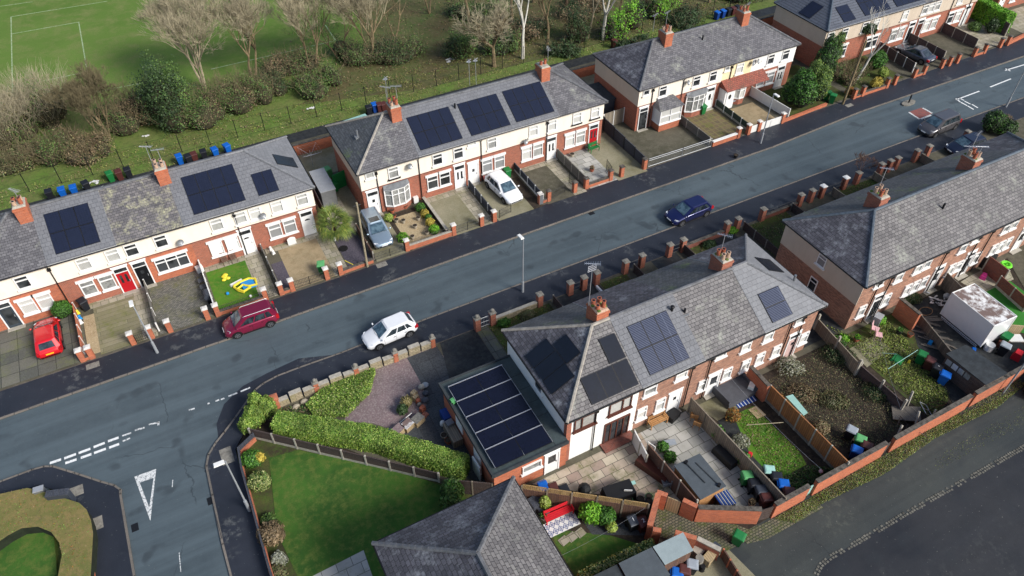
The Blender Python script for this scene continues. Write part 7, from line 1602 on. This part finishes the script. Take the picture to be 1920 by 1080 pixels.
for px, py, mt, pl, lb in ((735,393,'terracotta',None,'square terracotta trough left under the bow window'),(760,385,'terracotta',None,'square terracotta trough right under the bow window'),(738,403,'terracotta',None,'terracotta pot beside the dark topiary ball'),(1073,288,'stone_urn',None,'pale round planter by the brick wall of the red door house'),(1110,316,'terracotta','leaf_brown','terracotta pot with dry plant on the paved garden'),(1102,276,'concrete_pale','leaf_white','white flowering pot beside the red door'),
   (1607,634,'terracotta','leaf_bright','terracotta pot with green plant at the gable corner'),(1699,585,'plastic_black','leaf_green','black pot in the rough rear garden'),(1708,625,'terracotta',None,'rusty round pot in the rough rear garden'),(1687,620,'plastic_black','leaf_green','dark pot with green plant beside the mossy path'),(1410,942,'clay_pale','leaf_brown','round clay chimney pot planter on the dark paving'),(990,945,'terracotta',None,'small pot at the corner of the slate roof'),(1018,967,'concrete','leaf_green','grey pot below the dark planter'),
   (1217,930,'plastic_green',None,'green pot left of the soldier topped brick wall'),(1217,938,'plastic_grey',None,'grey hose reel pot at the trellis end'),(1201,935,'rubber',None,'dark pot by the trellis fence'),(1180,936,'plastic_green_pale',None,'pale green pot by the trellis fence'),(840,825,'terracotta',None,'brown barrel pot beside the extension wall'),(832,815,'concrete_pale',None,'pale pot beside the extension wall'),(1380,290,'rubber',None,'small dark pot on the brown slabs')):
    pot(lb, px, py, .22, .34, mt, pl, z0=.08)
# junk by the extension
JK = [(790,725,.5,.4,'concrete_pale','pale sack in the clutter on the gravel'),(797,722,.55,.3,'plastic_pale','clear plastic bag in the clutter heap'),(798,737,.5,.35,'plastic_grey','grey cloth bundle, upper, in the clutter heap'),(797,750,.55,.35,'rattan','grey cloth bundle, lower, in the clutter heap'),(776,738,.45,.5,'wood_pale','cardboard box in the clutter heap'),(779,745,.45,.4,'wood_pale','second cardboard box in the clutter heap'),(784,752,.3,.4,'terracotta','orange pot leaning in the clutter heap'),(786,758,.35,.3,'concrete','grey stone in the clutter heap'),(792,766,.4,.4,'terracotta','stack of clay pots at the end of the clutter heap'),(796,779,.5,.12,'brick_red','square clay slab beside the clutter heap')]
for px, py, s, h, mt, lb in JK: 
    x, y = G(px,py,h*.8); (MB().sphere(x,y,.1+h/2,s/2,s/2.2,h/2,9,6) if mt in ('plastic_pale','plastic_grey','rattan','concrete_pale','concrete') else MB().obox(x,y,.1,s,s*.8,h,.5,0,.9)).solo('clutter', M[mt], lb, 'clutter', 'clutter on the plum gravel')
x, y = G(762,752,.5); bush('pampas', 'pale straw pampas tuft beside the clutter heap', 'plant', [(x,y,.4,.42,.4,.45)], 'grass_dry', 700, .1, .3)
x, y = G(755,770,.4); bush('potted_bush', 'dark green potted bush on the gravel', 'plant', [(x,y,.45,.42,.4,.5)], 'leaf_dark', 600, .07, .7)
for px, py, lb, tp in ((746,805,'stack of paving slabs with reddish top, left one','gravel_plum'),(764,795,'stack of paving slabs with white stained top, middle one','van_top'),(783,785,'stack of paving slabs with smooth grey top, right one','concrete')):
    x, y = G(px,py,.5); t = thing('slab_stack', lb, 'paving stack', (x,y,.1), 0, 'stacks of paving slabs'); m = MB()
    for k in range(6): m.obox(x+random.gauss(0,.01),y+random.gauss(0,.01),.1+.075*k,.78,.62,.065,.42+random.gauss(0,.02))
    m.build('slabs', M['wood_pale'], t); MB().obox(x,y,.55,.78,.62,.03,.42).build('top_slab', M[tp], t)
a, b = G(727,812,.2), G(772,775,.3); t = thing('white_pole', 'long white plastic edging strip leaning along the slab stacks', 'pole', (a[0],a[1],.1)); MB().tube([(a[0],a[1],.2),(b[0],b[1],.35)], .03, 5).build('strip', M['paint_white'], t)
box_thing('plastic_sheet', 'blue white plastic sheet at the foot of the slab stacks', 'sheet', 731, 812, .6, .5, .2, .6, 'mint', .1)
box_thing('blue_box', 'dark blue storage box against the extension wall', 'box', 836, 775, .6, .9, .6, 0, 'plastic_blue_deep', .1)
box_thing('old_bench', 'weathered wooden cabinet against the extension wall', 'cabinet', 849, 808, .7, 1.7, .7, 0, 'wood_grey', .1)
box_thing('metal_box', 'small grey metal box on top of the old cabinet', 'box', 843, 791, .5, .45, .25, .1, 'grey_metal', .82)
MB().sphere(*G(830,793,.4), .35, .22,.2,.28, 8, 6).solo('white_urn', M['paint_white'], 'white rounded urn beside the old cabinet', 'urn')
box_thing('loose_door', 'white door panel leaning on the extension side wall', 'door', 893, 866, .08, 1.0, 1.6, .05, 'paint_white', .1)
# patio of the white house
x, y = G(1161,920,.7); t = thing('covered_table', 'garden table under a black cover with a pale sheet behind', 'table', (x,y,.05)); m = MB().obox(x,y,.05,2.0,1.1,.75,-.15,0,.93); m.build('cover', M['cover_black'], t); x2, y2 = G(1163,911,.9); MB().obox(x2,y2,.75,2.1,.25,.03,-.15).build('pale_sheet', M['mint'], t)
x, y = G(1096,915,.6); MB().sphere(x,y,.45,.42,.42,.45,9,6).solo('covered_barbecue', M['cover_black'], 'round black covered barbecue on the patio', 'barbecue')
def chair(label, px, py, rz, mat, z0=.06, group='garden chairs'):
    x, y = G(px,py,z0+.45); t = thing('garden_chair', label, 'chair', (0,0,0), 0, group)
    MB().box(-.25,.25,-.25,.25,.42,.46).build('seat', M[mat], t); m = MB(); m.add([(-.25,.23,.46),(.25,.23,.46),(.25,.33,.95),(-.25,.33,.95),(-.25,.27,.46),(.25,.27,.46),(.25,.37,.95),(-.25,.37,.95)], [(0,1,2,3),(7,6,5,4),(0,4,5,1),(2,6,7,3),(1,5,6,2),(0,3,7,4)]); m.build('backrest', M[mat], t)
    for a in (-.22,.22):
        for b in (-.22,.22): MB().tube([(a,b,0),(a,b,.42)], .02, 5).build('leg', M[mat], t)
    t.location = (x,y,z0); t.rotation_euler = (0,0,rz); return t
chair('white lilac plastic chair at the patio edge', 1176, 917, 2.6, 'paint_white'); chair('light wooden folding chair, upper, on the grey patio', 1302, 779, 2.4, 'wood_tan'); chair('light wooden folding chair, lower, on the grey patio', 1308, 793, 2.2, 'wood_tan')
chair('black wicker chair by the white fence, upper one', 377, 525, -1.5, 'rattan', .12); chair('black wicker chair by the white fence, lower one', 381, 537, -1.5, 'rattan', .12)
chair('brown folding chair leaning on the brick wall, left one', 421, 487, .1, 'wood_brown', .12); chair('brown folding chair leaning on the brick wall, right one', 437, 482, .1, 'wood_brown', .12)
chair('dark frame chair beside the garden bench on the far patio', 1365, 190, .4, 'iron', .12)
chair('pink child chair on the concrete by the gable, upper', 1642, 616, .5, 'pale_pink'); chair('pink child chair on the concrete by the gable, lower', 1648, 627, .8, 'pale_pink')
def bench(label, px, py, rz, mat, L=1.5, z0=.06, seatmat=None):
    x, y = G(px,py,z0+.45); t = thing('garden_bench', label, 'bench', (0,0,0))
    m = MB(); 
    for k in range(4): m.box(-L/2,L/2,-.22+.12*k,-.12+.12*k,.42,.45)
    m.build('seat', M[seatmat or mat], t); m = MB()
    for k in range(3): m.box(-L/2,L/2,.27,.30,.52+.13*k,.62+.13*k)
    m.build('backrest', M[mat], t)
    for a in (-L/2+.05, L/2-.05):
        MB().box(a-.03,a+.03,-.22,-.16,0,.42).build('leg', M[mat], t); MB().box(a-.03,a+.03,.24,.30,0,.92).build('leg', M[mat], t); MB().box(a-.035,a+.035,-.24,.3,.62,.66).build('armrest', M[mat], t)
    t.location = (x,y,z0); t.rotation_euler = (0,0,rz); return t
bench('light wooden bench against the brick wall of the grey patio', 1234, 788, .0, 'wood_tan', 1.4); bench('grey slatted garden bench at the patio corner', 1245, 895, -1.9, 'grey_metal', 1.3)
bench('pale metal framed garden bench with blue grey cushion on the far patio', 1379, 186, .2, 'alu', 1.5, .12, 'plastic_pale')
bench('dark green bench beside the red front door', 1114, 276, .1, 'plastic_green', 1.1, .12)
t = bench('red cushioned garden sofa with patterned backrest below the trellis', 1048, 962, -.05, 'red_cloth', 1.9, .06, 'red_cloth')
x, y = G(1048,985,.1); t = thing('patterned_rug', 'white and blue diamond patterned outdoor rug in front of the red sofa', 'rug', (x,y,.07)); MB().obox(x,y,.066,2.5,.95,.02,-.03).build('rug', M['paint_white'], t); m = MB()
for i in range(7):
    for j in range(2):
        cx, cy = x-1.05+.35*i, y-.23+.45*j
        for s in (.20,.09):
            for k in range(4):
                a, b = pi/2*k, pi/2*(k+1); m.add([(cx+s*cos(a),cy+s*1.1*sin(a),.09),(cx+s*cos(b),cy+s*1.1*sin(b),.09),(cx+(s-.05)*cos(b),cy+(s-.05)*1.1*sin(b),.09),(cx+(s-.05)*cos(a),cy+(s-.05)*1.1*sin(a),.09)], [(0,1,2,3)])
m.build('diamonds', M['plastic_blue_deep'], t)
box_thing('dark_planter', 'dark grey slatted planter box left of the red sofa', 'planter', 1018, 955, .55, .7, .55, .1, 'panel_slate', .06); box_thing('dark_cupboard', 'dark grey storage cupboard by the slate roof edge', 'cupboard', 1006, 937, .9, .7, .9, .1, 'panel_slate', .06)
box_thing('storage_bench', 'long dark lidded storage bench along the brown fence', 'storage box', 1225, 875, .7, 2.3, .6, .35, 'door_brown', .06, .98)
box_thing('storage_box', 'long black storage box beside the pale timber fence', 'storage box', 1360, 852, .6, 1.7, .55, .12, 'cover_black', .06, .95)
box_thing('folded_lounger', 'pale blue folded lounger lying on the grey patio', 'lounger', 1256, 829, .8, .4, .12, -.3, 'plastic_pale', .3); box_thing('black_mat', 'black canopy box beside the wooden bench', 'box', 1263, 775, .9, .6, .5, .3, 'cover_black', .06)
box_thing('striped_mat', 'white radiator panel on the white fence beside the patio', 'panel', 1222, 833, .05, .6, .6, .3, 'paint_white', .9)
# grey rattan set on a blue striped mat
a = TP((1362,738),(1385,765),(1420,750),(1400,725), z=.1); t = thing('striped_mat', 'blue and white striped outdoor rug under the rattan sofa', 'rug', (a[0][0],a[0][1],.07)); MB().prism(a, .066, .085).build('rug', M['plastic_blue_deep'], t); m = MB()
for i in range(6):
    s = (i+.5)/6; p = [a[0][k]+(a[3][k]-a[0][k])*s for k in (0,1)]; q_ = [a[1][k]+(a[2][k]-a[1][k])*s for k in (0,1)]; strip(m, [p,q_], .06, .089, None)
m.build('stripes', M['paint_white'], t)
x, y = G(1378,725,.7); t = thing('rattan_sofa', 'grey rattan corner sofa with built in cube seats behind the house', 'sofa', (x,y,.09)); MB().obox(x,y,.09,2.7,1.9,.45,.05).build('seat_base', M['rattan'], t)
MB().obox(x,y+.85,.54,2.7,.22,.3,.05).build('backrest', M['rattan'], t); MB().obox(x-1.25,y,.54,.2,1.9,.3,.05).build('armrest', M['rattan'], t); MB().obox(x+1.25,y,.54,.2,1.9,.3,.05).build('armrest', M['rattan'], t)
box_thing('rattan_stool', 'grey rattan cube stool in front of the corner sofa', 'stool', 1388, 739, .6, .6, .42, .1, 'rattan', .09)
MB().obox(*G(1410,722,.8),.1,.5,.4,.75,.6).solo('white_rack', M['paint_white'], 'small white metal rack beside the corner sofa', 'rack')
a = TP((1403,768),(1418,761),(1436,778),(1420,785), z=.1); m = MB().prism(a, .06, .12); m.solo('wooden_board', M['wood_pale'], 'pale wooden pallet board lying on the small lawn', 'board')
a, b = G(1400,797,1.6), G(1469,792,1.6); t = thing('washing_prop', 'pale washing line prop pole over the small lawn', 'pole', (a[0],a[1],.06)); MB().tube([(a[0],a[1],1.6),(b[0],b[1],1.6)], .025, 5).build('pole', M['bark_pale'], t); MB().tube([(b[0],b[1],.05),(b[0],b[1],1.6)], .02, 5).build('support', M['iron'], t)
a = TP((1474,743),(1486,741),(1515,775),(1508,778), z=1.2); m = MB(); m.add([(a[0][0],a[0][1],1.3),(a[1][0],a[1][1],1.5),(a[2][0],a[2][1],1.5),(a[3][0],a[3][1],1.3)], [(0,1,2,3),(3,2,1,0)]) if False else m.prism(TP((1473,744),(1486,740),(1514,774),(1506,779), z=1.0), .95, 1.05); m.solo('mint_board', M['mint'], 'pale mint board propped against the orange fence', 'board')
box_thing('small_red_toy', 'small red toy on the dark path', 'toy', 1407, 849, .3, .3, .25, .5, 'red_cloth', .06, .7)
MB().sphere(*G(1539,884,.5),.5,.14,.14,.14,9,6).solo('pink_globe', M['pale_pink'], 'small pink globe on a post near the lane wall', 'ornament')
for px, py, dx_, dy_, L, lb in ((1680,822,.8,.5,1.5,'leaning concrete post nearest the grey gate'),(1716,795,.5,.6,1.5,'leaning concrete post in the debris'),(1748,785,.5,.4,1.2,'short concrete post standing beside the lane wall'),(1705,750,.3,.3,1.3,'thick concrete post where the low brown fence ends')):
    x, y = G(px,py,.6); t = thing('concrete_post', lb, 'post', (x,y,.04), 0, 'loose concrete posts'); MB().tube([(x-dx_/2,y-dy_/2,.04),(x+dx_/2,y+dy_/2,L)], .08, 4).build('post', M['concrete_pale'], t)
a = TP((1672,760),(1727,762),(1727,790),(1675,785), z=.4); MB().prism(a, .3, .36).solo('fallen_panel', M['deck_grey'], 'fallen grey timber fence panel lying in the debris', 'fence panel')
for k, (px, py) in enumerate(((1735,770),(1745,782),(1725,805),(1690,800),(1755,760))):
    x, y = G(px,py,.2); t = thing('debris_frame', ('pale metal frame','black broken frame','dark timber frame','charred timber frame','rusty metal frame')[k]+' in the debris pile by the lane wall', 'frame', (x,y,.05), 0, 'debris beside the lane wall')
    m = MB(); r = random.random()*3; c_, s_ = cos(r)*.5, sin(r)*.5; z = .35
    for a, b in (((-1,-1),(1,-1)),((1,-1),(1,1)),((1,1),(-1,1)),((-1,1),(-1,-1)),((0,-1),(0,1))): m.tube([(x+a[0]*c_-a[1]*s_*.6,y+a[0]*s_+a[1]*c_*.6,z+a[1]*.2),(x+b[0]*c_-b[1]*s_*.6,y+b[0]*s_+b[1]*c_*.6,z+b[1]*.2)], .025, 4)
    m.build('frame', M[('alu','iron','wood_dark','wood_dark','frame_brown')[k]], t)
# garden behind the gable and yard beyond
box_thing('white_cabinet', 'white metal box beside the open back door', 'box', 1649, 592, .7, .55, .85, .35, 'galv', .06)
box_thing('turquoise_toy', 'turquoise toy lying in the rough garden', 'toy', 1746, 640, .45, .3, .25, .4, 'sky_blue', .08, .7); box_thing('yellow_watering_can', 'yellow watering can beside the green numbered bin', 'watering can', 1706, 676, .3, .2, .22, .4, 'yellow', .08, .6)
box_thing('green_cover', 'flat green plastic cover on the grass', 'cover', 1684, 672, .9, .8, .15, .3, 'plastic_green', .08, .8)
for a, b, lb in (((1666,690),(1721,656),'pale green washing line prop across the rough garden'),((1655,660),(1682,664),'thin pale cane in the rough garden')):
    p, q_ = G(*a, 1.2), G(*b, 1.5); t = thing('line_prop', lb, 'pole', (p[0],p[1],.06)); MB().tube([(p[0],p[1],1.1),(q_[0],q_[1],1.5)], .02, 5).build('pole', M['mint'], t); MB().tube([(q_[0],q_[1],.06),(q_[0],q_[1],1.5)], .02, 4).build('stake', M['iron'], t)
for i, (px, py, rz) in enumerate(((1735,600,.9),(1745,615,.95),(1757,628,.85),(1768,640,1.),(1750,600,.5),(1775,655,.9))):
    x, y = G(px,py,.2); t = thing('scrap_boards', ('first','second','third','fourth','fifth','sixth')[i]+' row of loose grey boards beside the truck body, counted from the house', 'boards', (x,y,.06), 0, 'loose boards beside the truck body'); m = MB()
    for k in range(4): m.obox(x+.22*k*cos(rz+1.57),y+.22*k*sin(rz+1.57),.08+.02*random.random(),2.2,.12,.05,-rz+random.gauss(0,.08))
    m.build('boards', M['deck_grey'], t)
MB().cyl(*G(1858,646,.6),.06,.62,.3,.32,14).solo('white_barrel', M['paint_white'], 'white plastic barrel beside the truck body corner', 'barrel')
x, y = G(1873,600,1.8); t = thing('timber_post', 'stout weathered timber post leaning beside the truck body', 'post', (x,y,.06)); MB().tube([(x-.2,y-.5,.06),(x+.1,y+.3,2.0)], .1, 6).build('post', M['wood_grey'], t)
box_thing('green_crate', 'green plastic crate on rusty barrel', 'crate', 1890, 628, .8, .6, .25, .2, 'plastic_green', .75); box_thing('rust_barrel', 'rusty brown barrel under the green crate', 'barrel', 1884, 640, .6, .6, .6, .2, 'frame_brown', .06); box_thing('white_board', 'white board lying behind the green crate', 'board', 1903, 633, 1.1, .7, .1, -.5, 'paint_white', .5)
box_thing('plywood_board', 'tan plywood sheet behind the truck body', 'board', 1905, 610, 1.2, .1, 1.2, -.6, 'wood_pale', .06); box_thing('red_frame', 'red metal trolley at the right edge of the yard', 'trolley', 1912, 660, .8, .6, .6, .3, 'red_cloth', .06, .7)
box_thing('blue_tarp', 'crumpled blue tarpaulin beside the timber shed roof', 'tarpaulin', 1827, 655, .7, .4, .3, .6, 'plastic_blue', .06, .6)
for px, py, mt, lb, w in ((1876,505,'lime','lime green toy slide on the pale patio',.9),(1861,497,'pink','bright pink plastic toy beside the lime slide',.6),(1848,512,'pink','pink and purple toy car on the patio',.6)):
    x, y = G(px,py,.6); m = MB()
    if mt == 'lime':
        m.add([(x-.7,y-.3,.1),(x-.7,y+.3,.1),(x+.6,y+.3,.9),(x+.6,y-.3,.9)], [(0,1,2,3),(3,2,1,0)]); m.tube([(x+.35*cos(a)+.5,y+.35*sin(a),.9) for a in [2*pi*i/10 for i in range(11)]], .12, 6); m.tube([(x+.6,y,.07),(x+.6,y,.9)], .08, 6)
    else: m.obox(x,y,.07,w,.45,.3,.4,0,.8); m.obox(x,y,.37,w*.5,.4,.2,.4,0,.6)
    m.solo('plastic_toy', M[mt], lb, 'toy', 'bright plastic toys')
x, y = G(1855,480,1.); MB().obox(x,y,.07,1.3,1.1,1.0,.3,0,.9).solo('black_playhouse', M['cover_black'], 'black covered playhouse against the brick rear wall', 'playhouse')
for px, py, lb, mt, s in ((1700,575,'orange plastic toy behind the brick party wall','orange',.5),(1711,560,'white wheel like toy behind the brick party wall','paint_white',.4),(1757,562,'silver scrap heap behind the weathered fence','alu',.9),(1775,555,'pale bag behind the weathered fence','plastic_pale',.6),(1738,580,'coiled hose pipe on the ground','hose',.5)):
    x, y = G(px,py,.3); m = MB()
    if 'scrap' in lb: 
        for _ in range(24): m.obox(x+random.gauss(0,.35),y+random.gauss(0,.35),.07+random.random()*.3,.3,.1,.05,random.random()*3)
    elif 'hose' in lb: m.tube([(x+s*cos(a)*(1+.03*a),y+s*sin(a)*.8,.1) for a in [i*.5 for i in range(22)]], .02, 4)
    else: m.sphere(x,y,.3,s/2,s/2.4,.25,7,5)
    m.solo('scrap', M[mt], lb, 'scrap', None)
# bottom shed area clutter
for px, py, w, d, h, mt, lb in ((1332,1040,.9,.5,.7,'wood_pale','open cardboard box beside the low brown wall'),(1312,1028,.8,.6,.5,'concrete_pale','stained pale crate behind the shed'),(1312,1047,.55,.55,.8,'concrete','round galvanised dustbin with pale lid'),(1325,1022,.3,.3,.5,'paint_white','white bottle on the crate'),(1318,1062,.35,.35,.5,'rubber','black bucket on the concrete'),(1338,1028,.9,.4,.6,'plastic_grey','grey bench end by the brick wall')):
    if mt in ('concrete','paint_white','rubber'): x, y = G(px,py,h); MB().cyl(x,y,.05,.05+h,w/2,w/2*.9,12).solo('clutter', M[mt], lb, 'clutter', 'clutter behind the bottom sheds')
    else: box_thing('clutter', lb, 'clutter', px, py, w, d, h, .3, mt, .05, 1., None, 'clutter behind the bottom sheds')
# left gardens: toys, barbecue, paddling pool
x, y = G(459,537,.2); t = thing('paddling_pool', 'deflating blue and yellow inflatable paddling pool on the small lawn', 'paddling pool', (x,y,.13)); m = MB(); m.obox(x+.3,y+.1,.14,1.15,1.0,.18,.1,0,.85); m.build('pool', M['sky_blue'], t)
m = MB(); R_ = [(x-.8,y+.3),(x-.2,y+.55),(x+.5,y+.6),(x+.95,y+.35),(x+.9,y-.4),(x+.3,y-.3),(x-.1,y+.1),(x-.6,y-.2),(x-.2,y-.7),(x+.4,y-.45)]; m.tube([(a,b,.32+random.random()*.05) for a,b in R_], .1, 7); m.tube([(x-.8,y+.3,.25),(x-.55,y-.3,.25),(x-.2,y-.7,.25)], .1, 6); m.build('inflatable_rim', M['yellow'], t)
box_thing('white_float', 'long white foam float beside the paddling pool', 'float', 443, 529, 1.1, .28, .12, .25, 'paint_white', .14, .9)
x, y = G(419,520,.2); m = MB(); 
for _ in range(7): m.sphere(x+random.gauss(0,.18),y+random.gauss(0,.15),.2,.2,.16,.1,7,5)
m.solo('yellow_inflatable', M['yellow'], 'crumpled yellow inflatable on the small lawn', 'inflatable')
MB().sphere(*G(427,551,.2),.25,.13,.13,.13,10,7).solo('blue_ball', M['sky_blue'], 'small blue ball on the small lawn', 'ball'); MB().sphere(*G(470,556,.2),.25,.12,.12,.12,10,7).solo('white_ball', M['paint_white'], 'white football on the small lawn', 'ball')
x, y = G(389,551,.9); t = thing('barbecue', 'grey covered barrel barbecue beside the white fence', 'barbecue', (x,y,.12)); m = MB(); m.tube([(x-.05,y-.4,.85),(x-.05,y+.4,.85)], .28, 10); m.build('hood', M['plastic_grey'], t); MB().obox(x,y,.12,.4,.7,.6,0).build('cart', M['black_plastic'], t)
MB().obox(*G(372,499,.7),.12,.55,.4,.55,.2).solo('white_tub', M['paint_white'], 'white tub on the cobbled drive by the wall', 'tub')
for px, py, mt, lb in ((145,585,'yellow','yellow toy on the planting strip'),(149,595,'sky_blue','blue toy on the planting strip'),(151,603,'paint_white','white toy on the planting strip'),(153,643,'stone_urn','stone ornament in the gap between two piers'),(507,466,'paint_white','white ornament beside the party fence'),(512,473,'paint_white','second white ornament beside the party fence'),(628,447,'paint_white','white wheeled toy at the head of the slate chips')):
    x, y = G(px,py,.3); m = MB(); m.obox(x,y,.12,.28,.22,.22,.4,0,.7); m.sphere(x,y,.42,.12,.12,.12,7,5); m.solo('garden_ornament', M[mt], lb, 'ornament', 'small garden ornaments')
t = thing('arched_headboard', 'white arched board leaning on the brick wall', 'board', (*G(547,452,.4),.12)); x, y = G(547,452,.5); m = MB(); m.box(x-.35,x+.35,y,y+.05,.12,.7); m.sphere(x,y+.025,.7,.35,.025,.22,12,8); m.build('board', M['paint_white'], t)
x, y = G(385/1+263,470,.3); MB().cyl(*G(644,468),.12,.14,.4,.4,14).solo('buried_pot', M['rubber'], 'dark sunken pot ring in the slate chips', 'pot')
box_thing('wall_light_box', 'pale cream cabinet beside the bow window of the middle row', 'cabinet', 779, 369, .45, .3, .6, 0, 'paint_white', .15); 
box_thing('yellow_pole', 'yellow rod leaning over the slate garden wall', 'rod', 654, 492, .05, .9, .04, .5, 'yellow', .6)
# litter and washing lines
for px, py, w, lb in ((845,110,1.6,'scattered white paper litter in the woodland clearing'),(180,341,2.0,'white broken panel behind the left terrace'),(273,254,.7,'white litter beside the brown scrub'),(583,202,.9,'white litter below the grey green scrub'),(15,408,1.6,'white sheet behind the left hip')):
    x, y = G(px,py,0); m = MB()
    for k in range(7): m.obox(x+random.gauss(0,w*.25),y+random.gauss(0,w*.12),-.09+random.random()*.06,w*.28,.2,.02,random.random()*3)
    tag(m.solo('litter', M['paint_white'], lb, 'litter'), kind='stuff')
box_thing('white_gutter', 'long pale blue white sheet lying behind the middle terrace hip', 'sheet', 665, 222, 2.6, .5, .08, .12, 'mint', .6)
# rotary driers and aerial poles behind the roofs
for px, py, h, lb in ((881,160,3.6,'twin headed aerial pole behind the middle terrace, left one'),(893,158,3.6,'twin headed aerial pole behind the middle terrace, right one'),(728,190,3.4,'satellite dish pole behind the second chimney'),(1175,130,3.4,'pole with small dish behind the right end of the middle terrace')):
    x, y = G(px,py,0); t = thing('aerial_pole', lb, 'aerial', (x,y,-.05), 0, 'aerial poles behind the terraces'); h -= .8; MB().tube([(x,y,-.05),(x,y,h)], .03, 5).build('pole', M['galv'], t); m = MB(); m.cyl(x,y,h,h+.04,.05,.25,10); m.tube([(x-.3,y,h+.05),(x+.3,y,h+.3)], .03, 4); m.tube([(x,y-.2,h+.1),(x,y+.25,h+.25)], .025, 4); m.build('dish', M['galv'], t)
def drier(label, x, y, z0=.05, h=1.9, R=1.3):
    t = thing('rotary_drier', label, 'washing line', (x,y,z0), 0); m = MB(); m.tube([(x,y,z0),(x,y,z0+h)], .025, 5)
    for k in range(4): a = pi/4+pi/2*k; m.tube([(x,y,z0+h*.7),(x+R*cos(a),y+R*sin(a),z0+h+.1)], .014, 4)
    m.build('frame', M['alu'], t); m = MB()
    for r in (.5,.75,1.): m.tube([(x+R*r*cos(pi/4+pi/2*k),y+R*r*sin(pi/4+pi/2*k),z0+h*.7+(h*.3+.1)*r) for k in range(5)], .006, 3)
    m.build('line', M['alu'], t)
drier('rotary washing line in the yard between the left and middle terraces', 10.7, 61.5)
def wire(label, a, b, sag=.3, r=.006):
    t = thing('washing_line', label, 'washing line', a); m = MB(); A, B = Vector(a), Vector(b); m.tube([tuple(A.lerp(B, i/10)-Vector((0,0,sag*4*(i/10)*(1-i/10)))) for i in range(11)], r, 3); m.build('line', M['galv'], t)
wire('thin line running from the trellis post over the lower lawn', (*G(1210,952,2.),2.), (*G(1045,1045,2.4),2.4)); wire('washing line along the rear garden beside the orange fence', (27.9,21.8,2.2), (*G(1540,880,1.5),1.5)); wire('washing line across the rough garden', (41.8,21.8,2.2), (*G(1690,770,1.6),1.6))
# ---------------------------------------------------------------- camera and light
cam = bpy.data.cameras.new('camera'); co = bpy.data.objects.new('camera', cam); COL.objects.link(co)
R3 = Matrix((CX, -CY, -CZ)).transposed()
co.matrix_world = Matrix.Translation((0, 0, H_CAM)) @ R3.to_4x4()
cam.sensor_width = 36; cam.lens = 36*F_PX/1920; cam.clip_start = .5; cam.clip_end = 3000
SC.camera = co
SUN_DIR = Vector((.50, -.866, 0)).normalized(); EL = RAD(36)
sv = Vector((SUN_DIR.x*cos(EL), SUN_DIR.y*cos(EL), sin(EL)))
sun = bpy.data.lights.new('sun', 'SUN'); so = bpy.data.objects.new('sun', sun); COL.objects.link(so)
sun.energy = 4.0; sun.angle = RAD(18.0); sun.color = (1, .97, .925)
so.rotation_euler = sv.to_track_quat('Z', 'Y').to_euler(); so.location = (0, 0, 80)
w = bpy.data.worlds.new('World'); SC.world = w; w.use_nodes = True
nt = w.node_tree; bg = nt.nodes['Background']; sky = nt.nodes.new('ShaderNodeTexSky')
sky.sky_type = 'NISHITA'; sky.sun_disc = False; sky.sun_elevation = EL; sky.sun_rotation = math.atan2(sv.x, sv.y); sky.air_density = 1.0; sky.dust_density = 2.5; sky.ozone_density = 1.5
nt.links.new(sky.outputs[0], bg.inputs[0]); bg.inputs[1].default_value = .15
SC.view_settings.view_transform = 'Standard'; SC.view_settings.look = 'None'; SC.view_settings.exposure = 0; SC.view_settings.gamma = 1
SC.cycles.use_denoising = True
